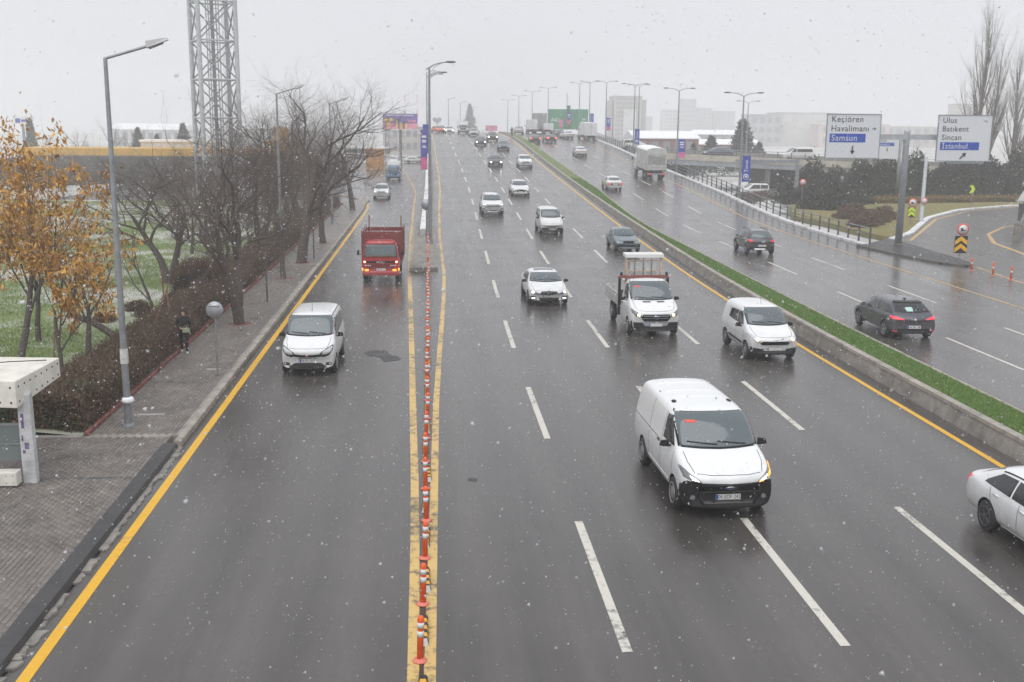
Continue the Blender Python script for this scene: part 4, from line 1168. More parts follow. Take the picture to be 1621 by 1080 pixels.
r, sh = car('grey_crossover', P, 'dark grey crossover with black roof rails in the middle of the far carriageway', 'car', 20.9, 68.2, 0.2, math.pi-math.radians(1), 0, color=GREYD)
for sx in (-1, 1):
    rl = MB().tube([(sx*.56, -.55, 1.49), (sx*.57, -.45, 1.545), (sx*.57, .9, 1.545), (sx*.56, 1.05, 1.48)], .022, 6).build('roof_rail', M_BLACK, r)
P = V(SEDAN, L=4.3, W=1.64, H=1.40, hf=.8, deck=1.0, rr=3.2, tail=3.72, cowl=1.3, rf=1.95, nose=.85, plan=.05, planr=.04, ax=(.8, 3.25), wr=.29, steel=True, front=gen_front(1.64, .8), rplate=(.68, ''), mmat=WHITE2,
      back=dict(pairs=[('tail_light', rrect(.58, .76, .58, .84, .02), M_RED, .012)], panels=[('boot_panel', rrect(-.48, .48, .58, .76, .02), M_STEEL_D, .010), ('rear_bumper', rrect(-.78, .78, .34, .50, .02), M_STEEL_L, .03)]))
car('old_saloon', P, 'old white boxy saloon seen from behind near the tarpaulin lorry', 'car', 19.25, 114.0, hR(114), math.pi, -slope(hR, 114), color=WHITE2, lod=1)
P = V(SEDAN, L=4.3, W=1.68, H=1.40, front=gen_front(1.68, .76), rplate=(.62, ''), back=gen_back(1.68, 1.0))
car('white_saloon', P, 'white saloon seen from behind on the far carriageway slope', 'car', 21.9, 158.6, hR(158.6), math.pi, -slope(hR, 158), color=WHITE2, lod=2)
car('dark_saloon', V(SEDAN, front=gen_front(1.78, .76), back=gen_back(1.78, 1.05, M_REDLIT, .2, .14)), 'dark saloon with two brake lights beside the median on the far carriageway', 'car', 17.6, 183.6, hR(183.6), math.pi, -slope(hR, 183), color=DARK, lod=2)
car('dark_saloon', V(SEDAN, front=gen_front(1.78, .76), back=gen_back(1.78, 1.05, M_REDLIT, .34, .2)), 'dark saloon with one strong red brake light on the far carriageway', 'car', 20.4, 186.0, hR(186), math.pi+.1, -slope(hR, 186), color=DARK, lod=2)
car('white_saloon', V(SEDAN, front=gen_front(1.78, .76), back=gen_back(1.78, 1.05)), 'white saloon in front of the green billboard', 'car', 24.9, 198.5, hR(198.5), math.pi+.15, -slope(hR, 198), color=WHITE2, lod=2)
car('dark_saloon', V(SEDAN, front=gen_front(1.78, .76), back=gen_back(1.78, 1.05)), 'dark saloon half hidden ahead of the white saloon by the green billboard', 'car', 24.6, 207.0, hR(207), math.pi+.1, -slope(hR, 207), color=SLATE, lod=2)
car('white_utility_car', V(SUVP, front=gen_front(1.82, .98), back=gen_back(1.82, 1.10)), 'pale tall car cresting the far carriageway beside the median', 'car', 17.9, 220.0, hR(220), math.pi, 0, color=SILVER, lod=2)

# ---------------- white saloon leaving the frame, seen from its rear flank
P = V(SEDAN, L=4.62, W=1.80, H=1.45, front=gen_front(1.80, .76), back=gen_back(1.80, 1.05, M_RED, .28, .18), wr=.325, spokes=5, darkrim=True, hmat=WHITE, mmat=WHITE, rplate=(.75, ''),
      seams=[[(1.18, .35), (1.22, .90)], [(2.40, .32), (2.42, .93)], [(3.3, .5), (3.5, .95)]], handles=[(2.28, .84), (3.22, .86)],
      flank=[('rear_lamp_corner', [(4.42, .80), (4.53, .79), (4.53, .90), (4.45, .91)], M_RED, .012), ('sill_strip', [(1.3, .27), (3.1, .27), (3.1, .31), (1.3, .31)], M_CHROME, .012)],
      topseams=[[(.63, 2.1), (.64, 3.4)]])
car('white_saloon', P, 'white saloon half out of the picture at the outer lane, tail light visible', 'car', 12.25, 18.95, 0, math.radians(1), 0, color=WHITE)

# ---------------- service road traffic
P = V(SUVP, W=1.78, front=gen_front(1.78, .98, M_LITG), plate=(.5, ''))
car('white_utility_car', P, 'white tall car with lit headlights farther along the service road', 'car', -5.35, 121.6, 0, 0, 0, color=WHITE, lod=1)
for (x, y, rz, col, base, lab) in ((-7.7, 231, .1, WHITE2, HATCH, 'white car queuing behind the blue lorry'), (-5.2, 238, 1.2, SILVER, HATCH, 'silver car turning behind the blue lorry'),
                                   (-3.3, 234, 1.5, WHITE2, SEDAN, 'white car crossing the end of the service road'), (-1.3, 236, 1.5, NAVY, HATCH, 'dark car crossing by the retaining wall end')):
    car('distant_car', V(base, front=gen_front(1.76, .78)), lab, 'car', x, y, 0.0, rz, 0, group='cars at the end of the service road', color=col, lod=2)
# on the ramp bridge to the right
def rampz(x): return 4.15-(x-34.5)*0.04
car('minibus', V(MPV, L=5.1, W=1.9, H=1.95, hf=1.0, hb=1.25, cowl=.95, rf=1.75, rr=4.8, tail=5.0, ax=(1.0, 4.05), front=gen_front(1.9, 1.0),
    side=[[(1.35, 1.28), (2.1, 1.28), (2.1, 1.75), (1.8, 1.75)], [(2.2, 1.28), (4.5, 1.28), (4.5, 1.75), (2.2, 1.75)]]), 'white minibus with long dark side windows on the ramp bridge', 'van', 53.9, 156.6, rampz(53.9), -math.pi/2, 0, color=WHITE2, lod=1)
car('navy_saloon', V(SEDAN, front=gen_front(1.78, .76)), 'dark blue saloon on the ramp bridge behind the railing', 'car', 42.0, 156.8, rampz(42), -math.pi/2, 0, color=NAVY, lod=1)
car('white_saloon', V(HATCH, front=gen_front(1.74, .78)), 'white hatchback on the ramp bridge between the road sign masts', 'car', 71.0, 156.4, rampz(71), -math.pi/2, 0, color=WHITE2, lod=1)
car('small_van', V(MPV, front=gen_front(1.76, .92)), 'white van passing below the ramp bridge', 'van', 42.5, 140.0, -0.85, -math.pi/2, 0, color=WHITE2, lod=2)
car('small_van', V(MPV, front=gen_front(1.76, .92)), 'white van behind the railing below the blue banner', 'van', 33.6, 178.0, 3.2, math.pi/2, 0, color=WHITE2, lod=2)
# ================================================================ LORRIES
M_TAN = mat('wood_tan', (.50, .38, .28), .7, var=.25, vscale=6)
def cab_shell(root, L, W, z0, z1, paint, y0, rake=0.12):
    h = W/2
    S = [dict(y=y0, zb=z0+.05, zs=z0+(z1-z0)*.40, zt=z0+(z1-z0)*.55, w=h*.95, wt=h*.93, crown=0.0),
         dict(y=y0+.03, zb=z0, zs=z0+(z1-z0)*.46, zt=z0+(z1-z0)*.62, w=h*.98, wt=h*.94, crown=0.0),
         dict(y=y0+.03+rake*.8, zb=z0, zs=z0+(z1-z0)*.5, zt=z1-.12, w=h, wt=h*.86, crown=0.0),
         dict(y=y0+.10+rake, zb=z0, zs=z0+(z1-z0)*.5, zt=z1-.02, w=h, wt=h*.85, crown=0.01),
         dict(y=y0+.35+rake, zb=z0, zs=z0+(z1-z0)*.5, zt=z1, w=h, wt=h*.86, crown=0.02),
         dict(y=y0+L-.1, zb=z0, zs=z0+(z1-z0)*.5, zt=z1, w=h, wt=h*.86, crown=0.02),
         dict(y=y0+L, zb=z0, zs=z0+(z1-z0)*.5, zt=z1-.03, w=h*.99, wt=h*.85, crown=0.02)]
    sh = Shell(S, [paint, M_BLACK], (), plan=.05, planr=.01)
    link('cab', sh.mesh, root)
    return sh
def cab_glass(root, sh, W, zb, zt, y0, sglass=True):
    h = W/2
    sh.patch('windscreen_seal', [(-h*.88, zb-.02), (h*.88, zb-.02), (h*.80, zt+.03), (-h*.80, zt+.03)], 'front', M_BLACK, root, .007, 7, maxd=2)
    sh.patch('windscreen', [(-h*.85, zb), (h*.85, zb), (h*.77, zt), (-h*.77, zt)], 'front', M_GLASS, root, .014, 7, maxd=2)
    sh.seam('wiper', [(-h*.7, zb+.02), (-h*.05, zb+.03)], 'front', M_BLACK, root, .025, .022)
    sh.seam('wiper', [(h*.05, zb+.02), (h*.7, zb+.03)], 'front', M_BLACK, root, .025, .022)
    if sglass:
        for s in ('left', 'right'):
            sh.patch('side_window', [(y0+.35, zb+.03), (y0+1.15, zb+.03), (y0+1.12, zt-.02), (y0+.5, zt-.02)], s, M_GLASS_D, root, .008, 3)

# ---------------- red lorry with slatted body on the service road
root = thing('red_lorry', (-2.6, 56.1, 0), 'red lorry with a dark red slatted cargo body and lit indicators', 'lorry', rz=math.radians(-.5))
sh = cab_shell(root, 1.55, 1.98, .48, 2.12, REDT, 0)
cab_glass(root, sh, 1.98, 1.32, 1.93, 0)
sh.patch('dashboard_strip', [(-.72, 1.345), (.72, 1.345), (.72, 1.40), (-.72, 1.40)], 'front', mat('dash_cloth', (.55, .42, .2), .8), root, .018, 2)
sh.patch('roof_visor', [(-.78, 2.0), (.78, 2.0), (.76, 2.07), (-.76, 2.07)], 'front', REDT, root, .05, 2)
sh.patch('grille', rrect(-.74, .74, 1.0, 1.11, .02), 'front', M_BLACK, root, .014, 3)
for k in range(5): sh.patch('grille_slat', rrect(-.72, .72, .70+k*.055, .72+k*.055, .005), 'front', mat('lorry_slat_dark', (.06, .008, .008), .5), root, .014, 1)
t = link('badge_lettering', text_mesh('ISUZU', .13, M_PLATE, extrude=.004, stretch=1.15), root); t.location = (0, -.035, 1.055)
for sx in (-1, 1):
    sh.patch('headlight', oval(sx*.83, 1.06, .055, .05, 12) , 'front', M_LITW, root, .02, 2, .04)
    sh.patch('fog_lamp', rrect(sx*.72-.10, sx*.72+.10, .58, .68, .02), 'front', M_AMBER, root, .03, 2, .05)
    sh.patch('indicator', rrect(sx*.93-.025, sx*.93+.025, .60, .74, .01), 'front', M_AMBER, root, .03, 2, .05)
    for k in range(4): sh.patch('white_mark', rrect(sx*.66-.16+k*.085, sx*.66-.105+k*.085, .83+.01*(k % 2), .90, .01), 'front', M_PLATE, root, .016, 1, .05)
p = plate(root, sh, .66, '06 VH 15')
bump = MB().box(-.95, .95, -.10, .12, .36, .56).build('bumper', REDT, root, bevel=.03)
mirror_pair(root, 1.16, .05, 1.55, None, (.14, .07, .26), .14)
bed = MB(); bed.box(-1.02, 1.02, 1.62, 5.4, .85, .97); bed.build('cargo_floor', REDB, root)
fb = MB()
for k in range(6): fb.box(-1.03, 1.03, 1.60, 1.65, .98+k*.24, 1.18+k*.24)
for k, q in enumerate([(i*.24) for i in range(6)]): MB().box(-1.03, 1.03, 1.60, 1.65, .98+q, 1.19+q).build('board', REDB, root)
MB().box(-1.06, 1.06, 1.58, 1.67, 2.40, 2.50).build('board', REDB, root)
for k in range(12): MB().box(-.98+k*.17, -.90+k*.17, 1.57, 1.60, 2.14, 2.40).build('board_slat', REDB, root)
for sx in (-1, 1):
    for k in range(6): MB().box(sx*1.03-.02, sx*1.03+.02, 1.68, 5.38, .98+k*.24, 1.19+k*.24).build('side_board', REDB, root)
    for yy in (1.68, 2.9, 4.1, 5.32): MB().box(sx*1.07-.025, sx*1.07+.025, yy-.04, yy+.04, .85, 2.55).build('stake', REDB, root)
    MB().box(sx*.90-.03, sx*.90+.03, 5.28, 5.36, .98, 3.05).build('tall_stake', REDB, root)
for k in range(6): MB().box(-1.0, 1.0, 5.36, 5.40, .98+k*.24, 1.19+k*.24).build('tail_board', REDB, root)
MB().box(-.4, .4, .5, 5.2, .55, .85).build('chassis', M_BLACK, root)
add_wheels(root, 1.68, [.9, 4.3], .38, .24, steel=True)

# ---------------- white drop-side pickup lorry
P = dict(L=2.5, W=1.98, H=2.10, hf=1.12, hb=1.34, cowl=.85, rf=1.62, rr=2.38, tail=2.46, deck=1.25, belt=1.32, ax=(.92, 4.25), wr=.35, rear='hatch', wt=.84, nose=.66, steel=True, rear_glass=False, plan=.12,
         ws0=.075, wsw=.82, wst=.94, plate=(.50, ''), side=[[(1.18, 1.38), (1.95, 1.36), (1.98, 1.90), (1.72, 1.92), (1.52, 1.78)]], seams=[[(1.0, .5), (1.05, 1.28)], [(2.1, .42), (2.1, 1.95)]], handles=[(1.95, 1.12)],
         flank=[('bumper_corner', [(0.04, .30), (.50, .30), (.46, .48), (.34, .66), (.06, .66)], M_BLACK, .01)],
         front=dict(panels=[('bumper', [(-.90, .30), (.90, .30), (.94, .62), (.5, .60), (-.5, .60), (-.94, .62)], M_BLACK), ('bumper_centre', [(-.44, .46), (.44, .46), (.52, .58), (-.52, .58)], M_STEEL_L, .016),
                            ('grille', [(-.46, .64), (.46, .64), (.58, .78), (.52, .93), (-.52, .93), (-.58, .78)], M_BLACK, .014), ('grille_bar', rrect(-.52, .52, .76, .79, .008), M_STEEL_L, .022), ('grille_bar', rrect(-.5, .5, .86, .885, .008), M_STEEL_L, .022),
                            ('badge', oval(0, .825, .125, .05), M_CHROME, .03), ('badge_centre', oval(0, .825, .105, .036), M_BADGE_B, .034), ('sticker', rrect(-.66, -.44, 1.82, 1.87, .01), M_STICKER, .016),
                            ('bonnet_vent', rrect(-.42, -.12, 1.315, 1.335, .006), M_BLACK, .02), ('bonnet_vent', rrect(.14, .44, 1.315, 1.335, .006), M_BLACK, .02)],
                    pairs=[('headlight', [(.58, .84), (.80, .86), (.92, .98), (.93, 1.13), (.84, 1.06), (.60, .94)], M_LENS_D, .014), ('lamp', oval(.68, .905, .065, .055, 10), M_LITW, .024)]))
root, sh = car('dropside_lorry', P, 'white drop-side lorry with an aluminium bed and a wooden ladder rack', 'lorry', 8.75, 41.85, 0, math.radians(1.2), color=WHITE)
o = -1.25
MB().box(-1.02, 1.02, o+2.58, o+5.5, .86, .95).build('bed_floor', M_ALU, root)
MB().box(-1.02, 1.02, o+2.56, o+2.62, .95, 1.55).build('bulkhead', M_STEEL_D, root)
MB().box(-1.03, 1.03, o+2.50, o+2.58, 2.02, 2.14).build('rack_bar', mat('rack_red', (.24, .07, .06), .5), root)
for sx in (-1, 1):
    for k in range(3): MB().box(sx*1.03-.015, sx*1.03+.02, o+2.62, o+5.5, .93+k*.155, 1.07+k*.155).build('dropside_board', M_ALU, root)
    MB().box(sx*1.0-.05, sx*1.0+.05, o+2.54, o+2.64, .5, 2.08).build('bulkhead_post', M_BLACK, root)
    MB().box(sx*.72-.045, sx*.72+.045, o+2.66, o+2.74, .95, 2.95).build('rack_post', M_TAN, root)
    MB().box(sx*.94-.04, sx*.94+.04, o+2.50, o+2.60, 2.14, 2.26).build('lamp_bracket', M_BLACK, root)
for k in range(3): MB().box(-1.02, 1.02, o+5.48, o+5.52, .93+k*.155, 1.07+k*.155).build('tail_board', M_ALU, root)
MB().hexa([(-.80, o+2.55, 2.86), (.80, o+2.55, 2.86), (.80, o+3.05, 2.90), (-.80, o+3.05, 2.90)], [(-.80, o+2.55, 2.99), (.80, o+2.55, 2.99), (.80, o+3.05, 3.03), (-.80, o+3.05, 3.03)]).build('rack_board', M_PLATE, root)
for x in (-.36, 0, .34): MB().box(x-.012, x+.012, o+2.69, o+2.71, 2.1, 2.88).build('rack_rung', M_STEEL_D, root)
for z in (2.28, 2.72): MB().box(-.70, .70, o+2.69, o+2.72, z-.02, z+.02).build('rack_rail', M_TAN, root)
MB().box(-.55, .55, o+2.75, o+2.77, 2.12, 2.66).build('rack_sheet', M_ALU, root)
MB().box(-.96, -.68, o+2.75, o+3.0, .95, 1.3).build('tool_box', M_BLACK, root)
MB().box(-.4, .4, o+1.2, o+5.3, .52, .86).build('chassis', M_BLACK, root)
for sx in (-1, 1): MB().box(sx*.80-.14, sx*.80+.14, o+4.75, o+4.78, .25, .75).build('mud_flap', M_BLACK, root)

# ---------------- lorry with grey tarpaulin, seen from behind
def tarp_lorry(x, y, z, rx):
    root = thing('tarpaulin_lorry', (x, y, z), 'lorry with a grey tarpaulin cover and round red tail lights, seen from behind', 'lorry', rz=math.radians(1), rx=rx)
    MB().box(-1.15, 1.15, 0.0, 6.0, 1.05, 1.22).build('cargo_floor', M_STEEL_D, root)
    for k in range(2):
        MB().box(-1.17, 1.17, -.04, 0.0, 1.16+k*.32, 1.46+k*.32).build('tail_board', M_ALU, root)
        for sx in (-1, 1): MB().box(sx*1.17-.02, sx*1.17+.02, .02, 5.98, 1.16+k*.32, 1.46+k*.32).build('side_board', M_ALU, root)
    prof = [(-1.16, 1.82), (-1.16, 3.35), (-1.06, 3.52), (-.6, 3.62), (0, 3.66), (.6, 3.62), (1.06, 3.52), (1.16, 3.35), (1.16, 1.82)]
    v = []; f = []
    n = len(prof); ysn = [0.0, .8, 1.6, 2.5, 3.4, 4.3, 5.2, 5.98]
    rr_ = random.Random(3)
    for i, yy in enumerate(ysn):
        for j, (px, pz) in enumerate(prof):
            sag = -.035 if i % 2 else 0
            v.append((px*(1+sag*.3), yy, pz+(sag if 1 < j < n-2 else 0)))
    for i in range(len(ysn)-1):
        for j in range(n-1): f.append((i*n+j, i*n+j+1, (i+1)*n+j+1, (i+1)*n+j))
    f.append(tuple(range((len(ysn)-1)*n, len(ysn)*n)))
    MB().add(v, f).build('tarpaulin', M_TARP, root)
    MB().prism(prof, 0.03, 0.05).build('rear_curtain', M_TARP, root)
    MB().prism([(-1.0, 1.9), (-1.0, 2.85), (0, 2.7), (1.0, 2.85), (1.0, 1.9)], -.01, .03).build('curtain_opening', mat('tarpaulin_dark', (.30, .29, .28), .8, var=.3, vscale=2), root)
    MB().prism([(-1.12, 2.95), (1.12, 2.95), (1.13, 3.33), (1.02, 3.47), (0, 3.58), (-1.02, 3.47), (-1.13, 3.33)], -.02, .02).build('curtain_flap', M_TARP, root)
    MB().prism([(-1.18, 3.36), (-1.06, 3.545), (-.6, 3.645), (0, 3.69), (.6, 3.645), (1.06, 3.545), (1.18, 3.36), (1.06, 3.53), (.6, 3.625), (0, 3.67), (-.6, 3.625), (-1.06, 3.53)], .0, 5.99).build('roof_snow', M_SNOW, root)
    MB().box(-1.1, 1.1, -.1, .05, .62, .82).build('rear_bumper', M_STEEL, root)
    for sx in (-1, 1):
        q = MB().lathe([(.13, -.02), (.13, .03), (.10, .05), (.01, .055)], 14, 'y'); 
        q = q.build('tail_light', M_RED, root); q.location = (sx*.78, -.12, .74); q.scale = (1, -1, 1)
        MB().box(sx*.85-.25, sx*.85+.25, .5, .52, .3, .85).build('mud_flap', M_BLACK, root)
    MB().box(-.45, .45, .1, 7.6, .62, 1.05).build('chassis', M_BLACK, root)
    c = cab_shell(root, 1.7, 2.2, .6, 2.7, WHITE2, 6.15)
    add_wheels(root, 1.85, [1.3, 2.4, 6.9], .45, .3, steel=True)
    mirror_pair(root, 1.3, 7.6, 2.0, None, (.16, .08, .4), .15)
tarp_lorry(26.1, 124.0, hR(124), slope(hR, 127))

# ---------------- box lorries in the distance
def box_lorry(name, label, x, y, z, rz, cab, box, W=2.2, H=3.3, L=6.2, rx=0, lit=None, boxed=True, roofc=None, group=None):
    """Front at local -y."""
    root = thing(name, (x, y, z), label, 'lorry', group, rz, rx)
    o = -L/2
    ch = min(2.4, H*.78) if boxed else H
    sh = cab_shell(root, 1.7, W*.95, .5, ch, cab, o)
    cab_glass(root, sh, W*.95, .5+(ch-.5)*.52, .5+(ch-.5)*.88, o)
    h = W/2
    sh.patch('grille', rrect(-h*.55, h*.55, .5+(ch-.5)*.22, .5+(ch-.5)*.42, .03), 'front', M_BLACK, root, .014, 3)
    for sx in (-1, 1): sh.patch('headlight', rrect(sx*h*.72-.12, sx*h*.72+.12, .5+(ch-.5)*.18, .5+(ch-.5)*.27, .03), 'front', lit or M_LENS, root, .02, 2)
    MB().box(-h*.92, h*.92, o-.06, o+.15, .36, .62).build('bumper', M_BLACK, root, bevel=.03)
    if roofc: MB().box(-h*.80, h*.80, o+.3, o+1.7, ch+.01, ch+.3).build('roof_fairing', roofc, root, bevel=.06)
    MB().box(-.4, .4, o+.4, o+L-.1, .5, .9).build('chassis', M_BLACK, root)
    MB().box(-h, h, o+1.8, o+L, .9, H).build('cargo_box', box, root, bevel=.03)
    for sx in (-1, 1):
        MB().box(sx*h*.8-.1, sx*h*.8+.1, o+L, o+L+.03, .62, .76).build('tail_light', M_RED, root)
        MB().box(sx*.02-.01+sx*.02, sx*.02+.01+sx*.02, o+L, o+L+.02, 1.0, H-.1).build('door_bar', M_STEEL, root)
    MB().box(-h*.95, h*.95, o+L-.05, o+L+.05, .45, .58).build('rear_bumper', M_STEEL_D, root)
    add_wheels(root, W-.4, [o+.9, o+L-1.2], .40, .26, steel=True)
    mirror_pair(root, h+.1, o+.15, ch*.72, None, (.16, .08, .34), .1)
    return root
M_BOXW = mat('lorry_box_white', (.68, .69, .70), .5, var=.12, vscale=1)
M_BOXG = mat('lorry_box_grey', (.30, .29, .285), .6, var=.2, vscale=1)
box_lorry('blue_lorry', 'small blue lorry with a white roof on the service road', -5.35, 162.9, 0, 0, BLUET, M_BOXW, 2.0, 2.75, 5.6, roofc=M_BOXW)
box_lorry('white_lorry', 'white lorry facing the camera on the crest', 6.7, 221.5, hM(221), 0, 0 or WHITE2, M_BOXW, 2.1, 2.5, 5.5)
box_lorry('white_box_lorry', 'white box lorry beside the snowy kerb below the green billboard', 28.0, 194.0, hR(194), math.pi+.12, WHITE2, M_BOXW, 2.1, 3.1, 6.0, rx=-slope(hR, 194))
box_lorry('grey_box_lorry', 'tall grey box lorry cresting the far carriageway', 23.2, 232.0, hR(232), math.pi, WHITE2, M_BOXG, 2.5, 4.2, 8.0)
box_lorry('white_box_lorry', 'pale rounded lorry beside the tall grey box lorry', 21.0, 226.0, hR(226), math.pi, WHITE2, M_BOXW, 2.0, 2.9, 6.0)
box_lorry('white_box_lorry', 'small white lorry ahead of the braking dark saloon', 24.2, 224.0, hR(224), math.pi, WHITE2, M_BOXW, 1.9, 2.2, 5.0)

# ---------------- bus waiting far down the service road
root = thing('bus', (-9.6, 258, 0), 'white bus with dark windows parked at the far end of the service road', 'bus', rz=math.radians(70))
S = [dict(y=yy, zb=.35, zs=1.4, zt=zt, w=w_, wt=w_*.93, crown=.03) for yy, zt, w_ in ((0, 2.2, 1.15), (.05, 2.7, 1.2), (.3, 3.05, 1.25), (5, 3.1, 1.25), (10.2, 3.1, 1.25), (10.6, 3.0, 1.22), (10.7, 2.6, 1.18))]
sh = Shell(S, [WHITE2, M_BLACK], (), plan=.08)
link('body', sh.mesh, root)
sh.patch('windscreen', [(-1.0, 1.35), (1.0, 1.35), (.95, 2.6), (-.95, 2.6)], 'front', M_GLASS_D, root)
for k in range(6):
    for s in ('left', 'right'): sh.patch('side_window', rrect(.9+k*1.6, 2.4+k*1.6, 1.5, 2.5, .08), s, M_GLASS_D, root)
add_wheels(root, 2.2, [2.2, 8.0], .48, .28, steel=True)
# ================================================================ STREET FURNITURE
M_LED = mat('lamp_head_grey', (.16, .165, .17), .45, .3)
M_LEDW = mat('lamp_head_white', (.55, .55, .55), .5)
def kink_lamp_meshes():
    p = MB(); p.tube([(0, 0, 0), (0, 0, 9.55)], [.10, .05], 10); p.tube([(0, 0, -.02), (0, 0, .06)], [.19, .17], 10)
    a = MB(); a.tube([(-.03, 0, 9.54), (1.0, 0, 9.86)], .036, 8); a.tube([(1.0, 0, 9.86), (1.08, 0, 9.885)], .048, 8)
    h = MB()
    h.hexa([(1.02, -.13, 9.82), (1.55, -.10, 10.03), (1.55, .10, 10.03), (1.02, .13, 9.82)], [(1.0, -.13, 9.99), (1.52, -.08, 10.09), (1.52, .08, 10.09), (1.0, .13, 9.99)])
    g = MB(); g.hexa([(1.08, -.10, 9.80), (1.42, -.09, 9.94), (1.42, .09, 9.94), (1.08, .10, 9.80)], [(1.08, -.10, 9.845), (1.42, -.09, 9.98), (1.42, .09, 9.98), (1.08, .10, 9.845)])
    return [('pole', p.mesh('pole', M_STEEL)), ('arm', a.mesh('arm', M_STEEL)), ('lamp_head', h.mesh('lamp_head', M_LEDW)), ('lamp_lens', g.mesh('lamp_lens', M_LED))]
KL = kink_lamp_meshes()
def kink_lamp(x, y, z, label, rz=0, s=1.0):
    r = thing('street_lamp', (x, y, z), label, 'street lamp', 'street lamps along the tree-lined pavement', rz)
    for n, m in KL: link(n, m, r)
    r.scale = (s, s, s)
    return r
l1 = kink_lamp(-8.12, 28.55, .12, 'tall grey street lamp with a bent arm beside the hedge, nearest one', .12)
q = MB().lathe([(.13, -.16), (.16, -.05), (.135, .06), (.12, .10)], 10); o = q.build('pole_snow', M_SNOW, l1); o.location = (.03, -.02, .72); o.scale = (1.05, 1.0, .6)
MB().tube([(0, 0, 1.7), (0, 0, 2.1)], [.108, .106], 10).build('notice', mat('paper_white', (.55, .55, .53), .7, var=.3, vscale=8), l1)
kink_lamp(-8.2, 60.0, .12, 'grey street lamp with a bent arm rising between the bare pavement trees', .05)
kink_lamp(-7.9, 88.0, .12, 'grey street lamp whose arm shows right of the bare tree crowns', .05)
kink_lamp(-6.6, 165.0, 0, 'thin street lamp in front of the billboard at the end of the service road', .05)

def cobra_meshes(H, double=False, lx=1.45):
    p = MB(); p.tube([(0, 0, 0), (0, 0, H)], [.13, .06], 10); p.tube([(0, 0, -.02), (0, 0, .35)], [.17, .16], 10)
    out = [('pole', p.mesh('pole', M_STEEL))]
    for s in ((1, -1) if double else (1,)):
        a = MB(); a.tube([(-.22*s if not double else 0, 0, H-.12), (0, 0, H+.0), (s*.3, 0, H+.18), (s*.7, 0, H+.30), (s*(lx-.35), 0, H+.36)], [.04, .042, .04, .036, .034], 8)
        if not double: a.tube([(0, 0, H-.35), (s*.35, 0, H+.05), (s*.8, 0, H+.29)], .016, 5)
        out.append(('arm', a.mesh('arm', M_STEEL)))
        h = MB(); h.lathe([(.02, 0), (.10, .05), (.135, .22), (.135, .45), (.09, .62), (.02, .66)], 10, 'x')
        me = h.mesh('lamp_head', M_LED)
        me.transform(Matrix.Translation((s*(lx-.42) if s > 0 else -(lx-.42), 0, H+.37)) @ Matrix.Rotation(0 if s > 0 else math.pi, 4, 'Z') @ Matrix.Diagonal((1, 1.15, .55, 1)))
        out.append(('lamp_head', me))
    return out
CL = cobra_meshes(11.2); RL = cobra_meshes(10.0, True, 1.75)
def lamp(meshes, x, y, z, label, group, rz=0):
    r = thing('street_lamp', (x, y, z), label, 'street lamp', group, rz)
    for n, m in meshes: link(n, m, r)
    return r
M_BANW = mat('banner_white', (.75, .75, .76), .7)
M_BANB = mat('banner_blue', (.035, .06, .36), .65, var=.15, vscale=2)
M_BANP = mat('banner_pink', (.62, .12, .30), .65, var=.3, vscale=3)
M_BANV = mat('banner_violet', (.10, .09, .38), .65, var=.25, vscale=2)
def banner(x, y, z0, wd, ht, label, style=0, side=1, text=''):
    """Printed street banner held to a lamp pole at (x, y); hangs from z0+ht to z0."""
    r = thing('street_banner', (x, y, z0), label, 'banner', 'banners on the lamp poles')
    c = side*(wd/2+.12)
    MB().box(c-wd/2, c+wd/2, -.012, .012, 0, ht).build('cloth', M_BANB if style < 2 else M_BANV, r)
    for z in (0.0, ht): MB().tube([(0, 0, z), (c+side*wd/2, 0, z)], .02, 6).build('bracket', M_STEEL, r)
    if style == 0:
        t = link('lettering', text_mesh(text, wd*.58, M_BANW, extrude=.004), r); t.rotation_euler = (0, -math.pi/2, 0); t.location = (c, -.02, ht*.60)
        q = MB().lathe([(wd*.34, -.008), (wd*.34, .008)], 20, 'y').build('emblem', M_BANW, r); q.location = (c, -.016, ht*.19)
        q = MB().lathe([(wd*.25, -.008), (wd*.25, .008)], 20, 'y').build('emblem_ring', M_BANB, r); q.location = (c, -.024, ht*.19)
        q = MB().lathe([(wd*.13, -.008), (wd*.13, .008)], 20, 'y').build('emblem_core', M_BANW, r); q.location = (c, -.032, ht*.19)
    else:
        MB().box(c-wd/2+.01, c+wd/2-.01, -.02, -.012, 0.02, ht*.30).build('lower_print', M_BANP, r)
        for k, (a, b) in enumerate(((.80, .86), (.68, .75), (.55, .60))):
            MB().box(c-wd*.34+.03*k, c+wd*.34-.02*k, -.02, -.012, ht*a, ht*b).build('printed_line', M_BANW, r)
    return r
# lamps on the divider
lamp(CL, 0.0, 70.5, hM(70.5)+.16, 'grey lamp post with a curved arm at the head of the divider', 'lamp posts along the divider')
lamp(CL, -0.05, 101, hM(101)+.1, 'second curved lamp post on the divider wall', 'lamp posts along the divider')
for k, yy in enumerate((131, 161, 191, 219)):
    lamp(CL, 0.02 + (-.5 if k > 1 else 0), yy, hM(yy)+.1, ['third', 'fourth', 'fifth', 'sixth'][k]+' curved lamp post on the divider, fading in the haze', 'lamp posts along the divider')
banner(-.1, 101.2, hM(101)+2.9, .62, 3.6, 'violet and pink printed banner on the second divider lamp post', 2, -1)
banner(.0, 131.2, hM(131)+2.4, .7, 3.4, 'blue banner with white lettering behind the violet one on the divider', 0, -1, 'Tunus')
